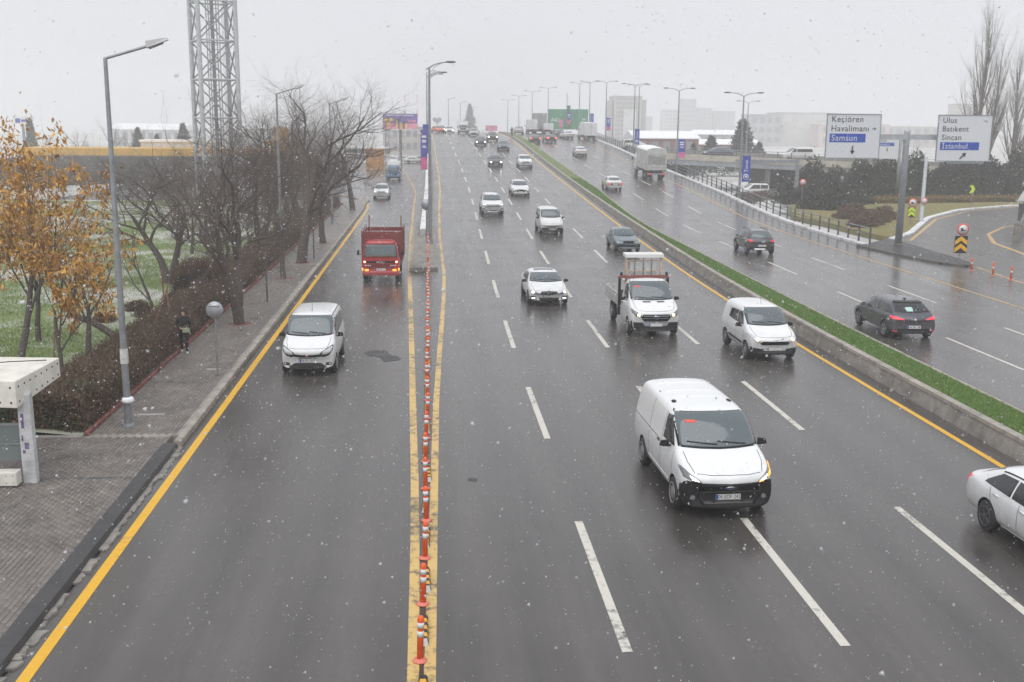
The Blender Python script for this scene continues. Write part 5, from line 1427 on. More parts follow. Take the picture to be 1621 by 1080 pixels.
# round sign plate and cabinet at the divider head
r = thing('round_sign', (-.25, 71.2, hM(71)+.15), 'round grey sign back fixed by the divider lamp post', 'sign')
MB().tube([(0, 0, 0), (0, 0, 2.6)], .035, 8).build('post', M_STEEL, r)
q = MB().lathe([(.36, -.01), (.36, .01)], 24, 'y').build('plate', M_STEEL_L, r); q.location = (0, -.05, 2.5)
# lamps on the outer edge
RB = [(105, 'double-armed lamp post behind the railing with a blue banner on it'), (133, 'double-armed lamp post by the tarpaulin lorry'), (161, 'double-armed lamp post just ahead of the tarpaulin lorry'),
      (186, 'double-armed lamp post beside the white box lorry'), (205, 'double-armed lamp post in front of the green billboard, nearer one'), (219, 'double-armed lamp post in front of the green billboard, farther one')]
for yy, lab in RB: lamp(RL, xk(yy)+.32, yy, hR(yy)-.05, lab, 'lamp posts along the railing')
for k, (xx, yy, z) in enumerate(((26.5, 245, 6.2), (24.8, 265, 6.0), (23.6, 290, 5.6), (22.8, 320, 5.2))):
    lamp(RL, xx, yy, z, ['first', 'second', 'third', 'last'][k]+' of the hazy lamp posts left of the green billboard', 'lamp posts beyond the crest')
for k, (xx, yy, z) in enumerate(((4.6, 268, 6.0), (8.4, 300, 5.8), (13.0, 340, 5))):
    lamp(CL, xx, yy, z-3, ['nearest', 'middle', 'farthest'][k]+' faint lamp post beyond the crest above the oncoming cars', 'lamp posts beyond the crest')
lamp(RL, 51.9, 176, 2.0, 'double-armed lamp post on the ramp bridge', 'lamp posts on the ramp bridge')
lamp(RL, 36.9, 192, 5.0, 'double-armed lamp post on the ramp beyond the tarpaulin lorry', 'lamp posts on the ramp bridge')
banner(xk(105)+.32, 104.8, hR(105)+1.75, .82, 2.55, 'blue banner with white lettering on the nearest lamp post of the railing', 0, 1, 'Tunus')
banner(xk(133)+.32, 132.8, hR(133)+1.9, .8, 2.3, 'blue banner with a pink lower half right of the tarpaulin lorry', 1, 1)
banner(xk(161)+.32, 160.8, hR(161)+1.5, .72, 2.3, 'blue banner above the tarpaulin lorry', 0, 1, 'Tunus')
banner(xk(186)+.32, 185.8, hR(186)+2.1, .66, 2.1, 'blue banner with a pink lower half beside the white box lorry', 1, 1)
banner(xk(205)+.32, 204.8, hR(205)+2.2, .66, 2.2, 'blue banner in front of the right half of the green billboard', 0, 1, 'Tunus')
_b = banner(xk(219)-2.2, 218.8, hR(219)+2.2, .66, 2.2, 'blue and pink banner in front of the left half of the green billboard', 1, 1)
MB().tube([(0, 0, -2.3), (0, 0, 6)], .06, 6).build('pole', M_STEEL, _b)

# ---------------- flexible posts and rubber separators between the roads
M_ORG = mat('post_orange', (.85, .12, .02), .5, var=.2, vscale=6)
M_REFL = mat('post_reflective_white', (.72, .72, .74), .4)
M_PINK = mat('post_base_faded', (.70, .20, .15), .6)
M_SEPY = mat('separator_yellow', (.70, .36, .03), .55)
d = MB(); d.lathe([(.052, .03), (.050, .55), (.054, .66), (.054, .70), (.038, .735), (.014, .75)], 12); DB = d.mesh('tube', M_ORG)
d = MB(); d.lathe([(.115, 0), (.11, .02), (.06, .035), (.045, .06)], 14); DF = d.mesh('foot', M_PINK)
d = MB(); d.lathe([(.0545, .41), (.0545, .505)], 12); DW1 = d.mesh('reflective_band', M_REFL)
d = MB(); d.lathe([(.0565, .555), (.0565, .645)], 12); DW2 = d.mesh('reflective_band', M_REFL)
d = MB()
d.hexa([(-.07, -.5, 0), (.07, -.5, 0), (.07, .5, 0), (-.07, .5, 0)], [(-.04, -.42, .085), (.04, -.42, .085), (.04, .42, .085), (-.04, .42, .085)])
SEPB = d.mesh('block', M_RUBBER)
d = MB()
for k in range(3): 
    y0 = -.36+k*.26
    d.hexa([(-.062, y0, .03), (.062, y0, .03), (.062, y0+.13, .03), (-.062, y0+.13, .03)], [(-.043, y0, .088), (.043, y0, .088), (.043, y0+.13, .088), (-.043, y0+.13, .088)])
SEPY = d.mesh('yellow_stripe', M_SEPY)
d = MB(); d.hexa([(-.07, -.54, 0), (.07, -.54, 0), (.068, -.48, .0), (-.068, -.48, .0)], [(-.04, -.46, .075), (.04, -.46, .075), (.042, -.42, .083), (-.042, -.42, .083)]); SEPN = d.mesh('pale_end', M_CONC_L)
rng = random.Random(21)
yy = 11.3; k = 0
while yy < 72:
    xx = -.19+(.012*(yy-15) if yy < 20 else .06) + rng.uniform(-.02, .02)
    z = (hM(yy)+.16 if yy > 60 else 0.008)
    r = thing('lane_post', (xx, yy, z), 'orange flexible post with two white bands in the line between the roads', 'bollard', 'flexible posts dividing the two roads', rng.uniform(0, 3))
    for n, m in (('foot', DF), ('tube', DB), ('reflective_band', DW1), ('reflective_band', DW2)): link(n, m, r)
    r.rotation_euler = (rng.uniform(-.03, .03), rng.uniform(-.03, .03), rng.uniform(0, 3))
    if yy < 58:
        r = thing('lane_separator', (xx+rng.choice((-.02, .03, .06)), yy+1.0, 0.008), 'low black and yellow rubber separator block between two orange posts', 'lane separator', 'rubber separator blocks between the posts', rng.uniform(-.03, .03))
        for n, m in (('block', SEPB), ('yellow_stripe', SEPY), ('pale_end', SEPN)): link(n, m, r)
    yy += 2.0
for k, (xx, yy) in enumerate(((30.7, 58.6), (30.9, 56.6), (31.0, 54.9), (30.9, 53.0), (31.7, 54.2), (31.0, 51.0))):
    r = thing('lane_post', (xx, yy, .2), 'red flexible post standing beyond the gore island of the slip road', 'bollard', 'flexible posts by the slip road')
    for n, m in (('foot', DF), ('tube', DB), ('reflective_band', DW1)): link(n, m, r)

# ---------------- railing on the outer edge
railing = thing('railing', (0, 0, 0), 'grey metal railing with three bars along the outer edge of the far carriageway', 'railing')
pm = MB().box(-.05, .05, -.05, .05, 0, 1.12).mesh('post', M_STEEL_D)
ysr = [71.3+2.0*k for k in range(72)]
for yy in ysr:
    o = link('post', pm, railing); o.location = (xk(yy)+.18, yy, hR(yy)+.17)
for dz in (.35, .70, 1.05):
    MB().tube([(xk(yy)+.18, yy, hR(yy)+.17+dz) for yy in ysr[(0 if dz < 1 else 0):]], .032 if dz < 1 else .042, 6).build('rail', M_STEEL if dz > 1 else M_STEEL_D, railing)

# ---------------- overhead direction signs
M_SIGNW = mat('sign_face_white', (.66, .68, .71), .4)
M_SIGNB = mat('sign_face_blue', (.02, .07, .42), .4)
M_SIGNG = mat('sign_frame_grey', (.30, .33, .35), .5, .4)
def arrow(parent, x, z, ang, s, m, y=-.05):
    pts = [(-.08, -.5), (.08, -.5), (.08, .1), (.30, .1), (0, .55), (-.30, .1), (-.08, .1)]
    c, sn = math.cos(ang), math.sin(ang)
    MB().prism([(x+s*(a*c-b*sn), z+s*(a*sn+b*c)) for a, b in pts], y, y+.01).build('arrow', m, parent)
def road_sign(x, y, z, wd, ht, lines, blue, label, arr):
    """Board with its lower left corner at x, z."""
    r = thing('direction_sign', (x+wd/2, y, z), label, 'road sign')
    MB().box(-wd/2, wd/2, -.02, .03, 0, ht).build('board', M_SIGNW, r)
    for (a, b, c, d_) in ((-wd/2-.05, wd/2+.05, -.06, 0), (-wd/2-.05, wd/2+.05, ht, ht+.06), (-wd/2-.05, -wd/2, 0, ht), (wd/2, wd/2+.05, 0, ht)):
        MB().box(a, b, -.045, .05, c, d_).build('frame_bar', M_SIGNG, r)
    for k in range(3): MB().box(-wd/2*.7+k*wd*.35-.04, -wd/2*.7+k*wd*.35+.04, .03, .16, .05, ht-.05).build('stiffener', M_STEEL, r)
    n = len(lines)
    s = ht*.20 if n == 2 else ht*.175
    zz = ht-.30*ht/2.8
    for t in lines:
        o = link('lettering', text_mesh(t, s, M_INK, 'LEFT', .004, .98, 1.08), r); o.location = (-wd/2+wd*.07, -.03, zz)
        if t == 'Havalimanı':
            pl = [(-.5, -.05), (-.1, -.08), (-.25, -.4), (-.12, -.4), (.14, -.08), (.42, -.07), (.52, 0), (.42, .07), (.14, .08), (-.12, .4), (-.25, .4), (-.1, .08), (-.5, .05), (-.6, .2), (-.66, .2), (-.62, 0), (-.66, -.2), (-.6, -.2)]
            MB().prism([(wd*.40+a*s*.45, zz+b*s*.45) for a, b in pl], -.035, -.025).build('aircraft_symbol', M_INK, r)
        zz -= s*1.08
    if blue:
        bw = wd*.68 if len(blue) < 8 else wd*.74
        MB().box(-wd/2+wd*.055, -wd/2+wd*.055+bw, -.03, -.02, zz-s*.55+.02, zz+s*.5).build('blue_panel', M_SIGNB, r)
        o = link('lettering', text_mesh(blue, s, M_SIGNW, 'LEFT', .004, .98, 1.08), r); o.location = (-wd/2+wd*.085, -.037, zz-.01)
        zz -= s*1.3
    arrow(r, 0 if arr else 0, max(zz-.05, .32), math.pi if not arr else -math.pi/4, ht*.19, M_INK)
    return r
road_sign(26.2, 70.6, 6.2, 3.6, 2.8, ['Keçiören', 'Havalimanı'], 'Samsun', 'white overhead sign reading Keçiören, Havalimanı and Samsun', False)
road_sign(33.8, 70.6, 6.05, 3.65, 2.95, ['Ulus', 'Batıkent', 'Sincan'], 'İstanbul', 'white overhead sign reading Ulus, Batıkent, Sincan and İstanbul', True)
g = thing('sign_gantry', (31.85, 71.0, .3), 'thick grey mast with a cross beam carrying two overhead signs', 'sign gantry')
MB().lathe([(.33, 0), (.30, .1), (.27, .12)], 14).build('base', M_CONC_D, g)
MB().lathe([(.24, .1), (.20, 7.6), (.20, 7.75)], 14).build('mast', M_STEEL_L, g)
MB().box(-5.4, 5.4, -.16, .16, 7.1, 7.45).build('cross_beam', M_STEEL_L, g)
MB().box(2.9, 5.4, -.2, -.14, 5.55, 5.75).build('sign_shelf', M_SIGNW, g)
for x in (-4.6, -3.0, 3.0, 4.6): MB().box(x-.06, x+.06, -.32, -.14, 5.9, 8.5).build('sign_bracket', M_STEEL, g)
road_sign(50.3, 120, 4.8, 2.7, 2.25, ['Sincan'], 'İstanbul', 'smaller white and blue direction sign behind the nearer gantry mast', False)
g = thing('sign_gantry', (53.3, 120.3, .3), 'distant gantry mast carrying the smaller direction sign', 'sign gantry')
MB().lathe([(.2, 0), (.17, 6.9)], 12).build('mast', M_STEEL, g); MB().box(-3.2, .3, -.12, .12, 6.3, 6.6).build('cross_beam', M_STEEL, g)
g = thing('sign_gantry', (42.25, 90.0, .3), 'slim blue-grey mast on the slip road verge', 'mast')
MB().lathe([(.24, 0), (.22, .12), (.17, .14), (.14, 5.5)], 12).build('mast', M_STEEL_L, g)
q = MB().lathe([(.30, -.01), (.30, .01)], 20, 'y').build('round_plate', M_STICKER, g); q.location = (.05, -.2, 1.75)
q = MB().lathe([(.22, -.01), (.22, .01)], 20, 'y').build('round_plate_face', M_SIGNW, g); q.location = (.05, -.215, 1.75)
g = thing('sign_gantry', (40.7, 118.0, -.5), 'blue-grey portal frame standing before the underpass mouth', 'sign gantry')
MB().box(-.18, .18, -.18, .18, 0, 5.2).build('mast', M_STEEL, g); MB().box(-7, .18, -.15, .15, 4.75, 5.15).build('cross_beam', M_STEEL, g)

M_CHY = mat('chevron_yellow', (.80, .44, .01), .45); M_CHL = mat('chevron_lime', (.62, .78, .02), .45)
def chevron_sign(x, y, z, label, yel, h0=.55, wd=.78, pole=2.3):
    r = thing('hazard_sign', (x, y, z), label, 'traffic sign')
    MB().tube([(0, 0, 0), (0, 0, pole)], .045, 8).build('post', M_STEEL, r)
    MB().box(-wd/2, wd/2, -.06, -.03, h0, h0+wd*1.32).build('panel', M_BLACK, r)
    for k in range(2):
        z0 = h0+.04+k*wd*.56
        for dz in (0,):
            MB().prism([(-wd/2+.02, z0), (-wd/2+.02, z0+.26), (0, z0+.26+wd*.36), (wd/2-.02, z0+.26), (wd/2-.02, z0), (0, z0+wd*.36)], -.072, -.062).build('chevron', yel, r)
    q = MB().lathe([(.36, -.012), (.36, .012)], 24, 'y').build('round_plate', M_STICKER, r); q.location = (.05, -.06, h0+wd*1.32+.38)
    q = MB().lathe([(.275, -.012), (.275, .012)], 24, 'y').build('round_face', M_SIGNW, r); q.location = (.05, -.075, h0+wd*1.32+.38)
    pz = h0+wd*1.32+.38
    MB().prism([(-.10, pz-.09), (.18, pz-.09), (.18, pz-.02), (.05, pz-.02), (.05, pz+.09), (-.10, pz+.09)], -.10, -.09).build('lorry_symbol', M_INK, r)
chevron_sign(31.5, 61.7, .32, 'yellow and black chevron sign below a round prohibition sign on the gore', M_CHY)
chevron_sign(39.7, 86.5, .34, 'lime chevron sign below a small round sign behind the gantry mast', M_CHL, .6, .62, 2.2)
r = thing('curve_sign', (54.6, 105.6, .3), 'lime curve arrow sign on a thin post before the hedges', 'traffic sign')
MB().tube([(0, 0, 0), (0, 0, 2.4)], .03, 6).build('post', M_STEEL, r)
MB().prism([(-.30, 1.5), (.05, 1.5), (.32, 1.9), (.05, 2.3), (-.30, 2.3), (-.03, 1.9)], -.06, -.04).build('arrow_plate', M_CHL, r)
r = thing('round_sign', (37.9, 108, -.3), 'small pinkish round sign near the underpass mouth', 'traffic sign')
MB().tube([(0, 0, 0), (0, 0, 3.2)], .03, 6).build('post', M_STEEL, r)
q = MB().lathe([(.34, -.01), (.34, .01)], 20, 'y').build('plate', M_STICKER, r); q.location = (0, -.05, 3.0)
q = MB().lathe([(.23, -.01), (.23, .01)], 20, 'y').build('plate_face', M_SIGNW, r); q.location = (0, -.066, 3.0)
r = thing('round_sign', (-6.85, 34.3, .13), 'round traffic sign seen from its grey back on the pavement', 'traffic sign')
MB().tube([(0, 0, 0), (0, 0, 2.42)], .034, 8).build('post', M_STEEL, r)
q = MB().lathe([(.27, -.008), (.27, .008)], 28, 'y').build('plate', M_STEEL_L, r); q.location = (0, -.04, 2.15)
for dz in (-.12, .12): MB().box(-.16, .16, -.034, -.02, 2.15+dz-.018, 2.15+dz+.018).build('clamp', M_STEEL, r).location = (0, -.04, 0)
for (x, y, h) in ((-7.42, 49.0, 2.2), (-7.0, 65.2, 3.0)):
    r = thing('sign_post', (x, y, .12), 'thin bare metal post standing %s on the pavement' % ('before the second tree' if h < 2.5 else 'past the third tree'), 'post')
    MB().tube([(0, 0, 0), (0, 0, h)], .04, 8).build('post_tube', M_STEEL_D, r); MB().lathe([(.09, 0), (.09, .02)], 10).build('foot_plate', M_STEEL_D, r)
# ================================================================ SHELTER, PERSON, STRUCTURES
M_CREAM = mat('cream_panel', (.70, .68, .61), .5, var=.15, vscale=2)
M_POSTW = mat('post_painted', (.50, .50, .51), .7, var=.3, vscale=3, bump=.2)
M_GRAF = mat('graffiti_purple', (.14, .12, .22), .7, var=.4, vscale=12)
M_PANE = mat('shelter_glass', (.15, .18, .175), .12, spec=.6)
sh_ = thing('shelter', (-9.0, 23.9, .12), 'cream riveted canopy of an entrance shelter on a pale concrete post', 'shelter')
A0, B0, C0, D0 = (-.06, -.35), (.34, 1.35), (-5.5, 1.75), (-5.5, .35)
lo = [(*A0, 1.80), (*B0, 2.12), (*C0, 2.15), (*D0, 1.86)]
hi = [(*A0, 2.42), (*B0, 2.58), (*C0, 2.62), (*D0, 2.50)]
MB().hexa(lo, hi).build('canopy', M_CREAM, sh_, bevel=.025)
rv = MB()
def rivet(mb, p, n, r=.027):
    n = Vector(n).normalized(); u = n.cross(Vector((0, 0, 1))).normalized(); w_ = u.cross(n)
    ps = [Vector(p)+n*.004+(u*math.cos(t*math.pi/3)+w_*math.sin(t*math.pi/3))*r for t in range(6)]
    mb.add(ps+[Vector(p)+n*.012], [(i, (i+1) % 6, 6) for i in range(6)])
def lerp3(a, b, t): return tuple(a[i]+(b[i]-a[i])*t for i in range(3))
for (i, j) in ((0, 1), (3, 0)):
    n = (B0[1]-A0[1], -(B0[0]-A0[0]), 0) if i == 0 else (A0[1]-D0[1], -(A0[0]-D0[0]), 0)
    cnt = 8 if i == 0 else 22
    for k in range(cnt):
        t = (k+.5)/cnt
        a = lerp3(lo[i], lo[j], t); b = lerp3(hi[i], hi[j], t)
        for s in (.2, .75): rivet(rv, lerp3(a, b, s), n)
tag(rv.build('rivets', M_BLACK, sh_), kind='stuff')
MB().tube([(-3.2, .8, 2.60), (-1.2, .62, 2.60), (-.5, .75, 2.62), (.2, .9, 2.615)], .012, 5).build('cable', M_BLACK, sh_)
MB().hexa([(-.16, -.10, -.02), (.14, -.10, -.02), (.14, .10, -.02), (-.16, .10, -.02)], [(-.16, -.10, 2.05), (.12, -.10, 2.05), (.12, .10, 2.12), (-.16, .10, 2.12)]).build('post', M_POSTW, sh_, bevel=.02)
for (x0, x1, z0, z1) in ((-.10, -.04, 1.28, 1.62), (-.12, -.08, .98, 1.12), (-.06, .03, .80, .95), (-.11, -.05, .70, .78)): MB().box(x0, x1, -.106, -.102, z0, z1).build('graffiti', M_GRAF, sh_)
for k in range(4):
    x1 = -.18-k*.72; MB().box(x1-.68, x1, .02, .04, .50, 1.32).build('glass_pane', M_PANE, sh_)
    MB().box(x1, x1+.03, .0, .06, .40, 1.36).build('glazing_bar', M_STEEL, sh_)
MB().box(-3.1, -.15, .0, .05, .88, .91).build('glazing_bar', M_STEEL, sh_)
MB().box(-3.1, -.15, .0, .06, 1.32, 1.37).build('glazing_bar', M_STEEL, sh_)
MB().box(-4.0, -.17, -.42, -.12, .04, .36).build('plinth', M_CREAM, sh_, bevel=.02)
rv = MB()
for k in range(24):
    for z in (.12, .28): rivet(rv, (-.25-k*.15, -.425, z), (0, -1, 0), .012)
tag(rv.build('rivets', M_BLACK, sh_), kind='stuff')
MB().box(-4.0, -.1, -1.1, -.44, -.016, .004).build('step', M_CONC_D, sh_)

# ---------------- person walking on the pavement
M_COAT = mat('coat_black', (.012, .013, .016), .8, var=.5, vscale=12, bump=.4, bscale=25)
M_TROUS = mat('trousers_black', (.010, .010, .012), .85)
M_SKIN = mat('skin', (.42, .24, .17), .6)
M_SHOE = mat('shoes_white', (.62, .62, .62), .6)
def person(x, y, z, rz, H, label, coat, coat2=None, group=None, hood=True):
    root = thing('person', (x, y, z), label, 'person', group, rz)
    k = H/1.7
    J = {}; E = []
    def j(n, p, r, fr=None, r2=None):
        J[n] = (len(J), Vector(p)*k, r*k, (r2 or r)*k)
        if fr: E.append((J[fr][0], J[n][0]))
    j('pel', (0, 0, .92), .155, None, .12); j('waist', (0, -.01, 1.08), .15, 'pel', .115); j('chest', (0, -.01, 1.28), .175, 'waist', .125)
    j('neck0', (0, 0, 1.42), .075, 'chest'); j('neck', (0, -.02, 1.47), .06, 'neck0'); j('head0', (0, -.035, 1.53), .082, 'neck', .092); j('head1', (0, -.04, 1.60), .088, 'head0', .10); j('head2', (0, -.025, 1.66), .06, 'head1', .07)
    for s, n, st in ((1, 'l', 1), (-1, 'r', -1)):
        fy = -.20*st
        j(n+'hip', (s*.10, 0, .86), .10, 'pel'); j(n+'knee', (s*.10, fy*.75-.04, .48), .072, n+'hip'); j(n+'ank', (s*.10, fy*1.1+.04, .10), .052, n+'knee'); j(n+'heel', (s*.10, fy*1.1+.05, .045), .048, n+'ank'); j(n+'toe', (s*.115, fy*1.1-.15, .04), .04, n+'heel', .05)
        j(n+'sh', (s*.185, 0, 1.38), .085, 'chest'); j(n+'elb', (s*.27, .05, 1.12), .062, n+'sh')
        hx = (s*.13, -.17, 1.02)
        j(n+'wri', hx, .045, n+'elb'); j(n+'palm', (s*.09, -.20, 1.0), .036, n+'wri', .022)
        for q, (dx, dz, l) in enumerate(((.03, .03, .05), (.015, .02, .07), (.0, .01, .075), (-.012, -.005, .07), (-.02, -.022, .055))):
            j(n+'f%d' % q, (s*(.09-.035), -.205-.01*q % 2, 1.0+dz), .010, n+'palm'); j(n+'g%d' % q, (s*(.09-.035-l*.6), -.20, .99+dz), .009, n+'f%d' % q)
    me = bpy.data.meshes.new('body')
    me.from_pydata([v[1] for v in J.values()], E, [])
    o = link('tmp_person', me)
    o.modifiers.new('skin', 'SKIN'); sd = o.data.skin_vertices[0].data
    for n, (i, p, r, r2) in J.items(): sd[i].radius = (r, r2); sd[i].use_root = (i == 0)
    md = o.modifiers.new('sub', 'SUBSURF'); md.levels = 2
    m2 = eval_mesh(o); bpy.data.objects.remove(o)
    m2.materials.clear()
    for m in (coat, M_TROUS, M_SKIN, M_SHOE): m2.materials.append(m)
    for p in m2.polygons:
        c = p.center/k
        p.use_smooth = True
        if c.z < .095: p.material_index = 3
        elif c.z < .84 and abs(c.x) < .22 and c.y > -.16 or c.z < .8: p.material_index = 1
        elif c.z > 1.47: p.material_index = 2
        elif abs(c.x) < .14 and c.y < -.175 and c.z < 1.1: p.material_index = 2
        else: p.material_index = 0
    body = link('body', m2, root)
    hd = MB()
    # hood or hair: shell round the head with an opening for the face
    R = 10; v = []; f = []
    for a in range(R+1):
        th = math.pi*(.02+.98*a/R)
        for b in range(16):
            ph = 2*math.pi*b/16
            v.append((.118*math.sin(th)*math.sin(ph)*k, (-.02+.135*math.sin(th)*math.cos(ph)*(.8 if math.cos(ph) < 0 else 1))*k, (1.59+.15*math.cos(th))*k))
    for a in range(R):
        for b in range(16):
            cphi = math.cos(2*math.pi*(b+.5)/16)
            if cphi < -.62 and .28 < (a+.5)/R < .92: continue
            f.append((a*16+b, a*16+(b+1) % 16, (a+1)*16+(b+1) % 16, (a+1)*16+b))
    hd.add(v, f, True).build('hood' if hood else 'hair', coat if hood else M_INK, root)
    fc = MB()
    fc.hexa([(-.012*k, -.155*k, 1.565*k), (.012*k, -.155*k, 1.565*k), (.014*k, -.12*k, 1.565*k), (-.014*k, -.12*k, 1.565*k)], [(-.006*k, -.135*k, 1.61*k), (.006*k, -.135*k, 1.61*k), (.008*k, -.12*k, 1.61*k), (-.008*k, -.12*k, 1.61*k)])
    fc.build('nose', M_SKIN, root)
    for s in (-1, 1): MB().box(s*.034*k-.012*k, s*.034*k+.012*k, -.142*k, -.128*k, 1.607*k, 1.617*k).build('eye', M_INK, root)
    MB().box(-.022*k, .022*k, -.140*k, -.128*k, 1.535*k, 1.543*k).build('mouth', M_STICKER, root)
    if coat2:
        sk = MB().lathe([(.19*k, .80*k), (.185*k, .95*k), (.175*k, 1.1*k)], 14); q = sk.build('coat_skirt', coat, root); q.scale = (1, .78, 1)
    return root
person(-8.68, 37.9, .13, math.radians(12), 1.52, 'person in a black hooded coat and white shoes walking past the hedge', M_COAT, True)
bag = thing('handbag', (-8.53, 37.62, .13+.78), 'small pale green handbag held by the walking person', 'bag', rz=.2)
MB().hexa([(-.13, -.03, 0), (.13, -.03, 0), (.13, .03, 0), (-.13, .03, 0)], [(-.11, -.025, .15), (.11, -.025, .15), (.11, .025, .15), (-.11, .025, .15)]).build('bag_body', mat('bag_green', (.30, .34, .22), .6), bag, bevel=.01)
MB().tube([(-.09, 0, .15), (-.06, 0, .24), (.06, 0, .24), (.09, 0, .15)], .008, 5).build('bag_handle', mat('bag_green', (.3, .34, .22)), bag)
person(14.95, 199, turf_h(199), 0, 1.7, 'distant dark-clothed person standing on the median at the crest', mat('coat_navy', (.02, .025, .05), .8))
person(-1.6, 222, 0, 1.2, 1.7, 'distant person in a yellow-green safety vest by the crossing cars', mat('vest_lime', (.45, .75, .05), .6), hood=False)

# ---------------- lattice mast
M_LATT = mat('lattice_white', (.46, .47, .49), .5, .2, var=.15)
M_LATTD = mat('lattice_grey', (.25, .255, .27), .5, .2)
tw = thing('lattice_tower', (-23.2, 122, 0), 'tall white steel lattice tower rising behind the bare trees', 'tower', rz=math.radians(24))
s2 = 1.97
cor = [(-s2, -s2), (s2, -s2), (s2, s2), (-s2, s2)]
TH = 31; BAY = 4.05; Z0 = 0.55
for c in cor: MB().tube([(*c, 0), (*c, TH)], .24, 10).build('leg', M_LATT, tw)
hz = MB().tube([(-s2, 0, 0), (s2, 0, 0)], .10, 6).mesh('crossbar', M_LATT)
dlen = math.hypot(2*s2, BAY)
dg_ = MB().tube([(-s2, 0, 0), (0, 0, BAY/2)], .085, 6).mesh('brace', M_LATTD)
for b in range(8):
    z = Z0+b*BAY
    if z > TH: break
    for k in range(4):
        an = k*math.pi/2
        px, py = s2*math.sin(an), -s2*math.cos(an)
        o = link('crossbar', hz, tw); o.location = (px, py, z); o.rotation_euler = (0, 0, an)
        if z+BAY > TH+1: continue
        for q in range(4):
            o = link('brace', dg_, tw)
            o.location = (px, py, z if q < 2 else z+BAY)
            o.rotation_euler = (0, 0, an); o.scale = (1 if q % 2 == 0 else -1, 1, 1 if q < 2 else -1)
for x in (-.55, .55):
    for yy in (-.55, .55): MB().tube([(x, yy, 0), (x, yy, TH)], .07, 6).build('shaft_post', M_LATT, tw)
rg = MB().box(-.6, .6, -.03, .03, -.03, .03).mesh('ladder_rung', M_LATTD)
for k in range(58):
    o = link('ladder_rung', rg, tw); o.location = (0, -.55 if k % 2 else .55, .5+k*.53)
MB().box(-.18, .18, .1, .3, 0, TH).build('cable_tray', M_LATTD, tw)
for k in range(6): MB().tube([(.9+k*.14, -.4, 0), (.9+k*.14, -.4, TH)], .018, 4).build('cable', M_LATTD, tw)

# ---------------- ramp bridge on the right
M_FASC = mat('bridge_fascia', (.40, .375, .31), .85, var=.25, vscale=.6, bump=.2)
M_FASB = mat('bridge_beam', (.25, .27, .29), .8, var=.2, vscale=.6)
br = thing('ramp_bridge', (0, 0, 0), 'pale concrete ramp bridge with a railing crossing behind the slip road', 'bridge')
def bxs(x0, x1, y0, y1, dz0, dz1, name, m):
    MB().hexa([(x0, y0, rampz(x0)+dz0), (x1, y0, rampz(x1)+dz0), (x1, y1, rampz(x1)+dz0), (x0, y1, rampz(x0)+dz0)],
              [(x0, y0, rampz(x0)+dz1), (x1, y0, rampz(x1)+dz1), (x1, y1, rampz(x1)+dz1), (x0, y1, rampz(x0)+dz1)]).build(name, m, br)
bxs(31.2, 100, 152, 161, -.45, 0, 'deck', A_SLIP)
bxs(31.2, 100, 151.7, 152, -.55, .30, 'fascia', M_FASC)
bxs(31.2, 56, 151.8, 152.6, -1.25, -.55, 'edge_beam', M_FASB)
bxs(31.2, 56, 160, 160.8, -1.25, -.55, 'edge_beam', M_FASB)
bxs(54.2, 100, 152.02, 160.8, -6, -.46, 'abutment', M_CONC)
bxs(47.9, 48.6, 152.3, 160.5, -6, -.46, 'pier', M_CONC_D)
MB().box(48.6, 54.2, 160.2, 160.5, -2, 3).build('underpass_shade_panel', M_BLACK, br)  # black panel painting in the shade inside the underpass opening
bxs(31.2, 100, 160.9, 161.1, -.5, .8, 'parapet', M_CONC)
for k in range(35):
    x = 31.4+k*2.0
    MB().box(x-.05, x+.05, 151.8, 151.9, rampz(x)+.3, rampz(x)+1.15).build('post', M_STEEL_D, br)
for dz in (.55, .85, 1.15): MB().tube([(31.4, 151.85, rampz(31.4)+dz), (99.4, 151.85, rampz(99.4)+dz)], .035, 6).build('rail', M_STEEL, br)
side = strip('road', lambda y: 31.0+dX(y)*.6, lambda y: 38.5, list(range(161, 250, 4)), lambda y: min(hR(y)-.6, 4.2+(y-161)*.02), A_SLIP); tag(side, kind='structure')
MB().box(31.2, 38.5, 161, 248, -1.2, 2.95).build('road_embankment', M_CONC_D, side)
bpy.data.objects['small_van.003'].location.z = min(hR(178)-.6, 4.2+17*.02) if 'small_van.003' in bpy.data.objects else 0
# stone parapet with bars at the far right
pw = thing('stone_parapet', (44.0, 78, .19), 'stone parapet wall with upright metal bars at the edge of the slip road', 'wall', rz=math.radians(-31))
MB().box(0, .5, -4, 10, 0, 1.35).build('stone_base', M_CONC, pw, bevel=.03)
MB().box(.05, .45, -4, 10, 2.75, 2.95).build('top_beam', M_CONC_L, pw)
for k in range(19): MB().box(.18, .32, -3.8+k*.75, -3.66+k*.75, 1.35, 2.75).build('bar', M_STEEL_D, pw)

# ---------------- billboards
def board(name, x, y, z0, wd, ht, label, m, legs, depth=.35):
    r = thing(name, (x, y, 0), label, 'billboard')
    MB().box(-wd/2, wd/2, 0, depth, z0, z0+ht).build('panel', m, r)
    for lx_ in legs: MB().tube([(lx_, depth+.2, -.1), (lx_, depth+.2, z0+ht*.7)], .28, 10).build('leg', M_STEEL, r)
    return r
M_BBV = mat('print_violet', (.16, .10, .36), .6, var=.35, vscale=.6); M_BBP = mat('print_pink', (.70, .25, .35), .6, var=.5, vscale=.8)
M_BBY = mat('print_yellow', (.75, .52, .08), .6); M_BBG = mat('print_green', (.025, .22, .10), .6, var=.25, vscale=.4); M_BBD = mat('print_dark_green', (.02, .10, .045), .5)
b = board('billboard', -5.6, 210, 7.3, 6.6, 2.85, 'violet and pink billboard with yellow discs above the service road end', M_BBV, (0,))
MB().box(-3.3, 3.3, -.02, 0, 7.3, 8.35).build('pink_print', M_BBP, b)
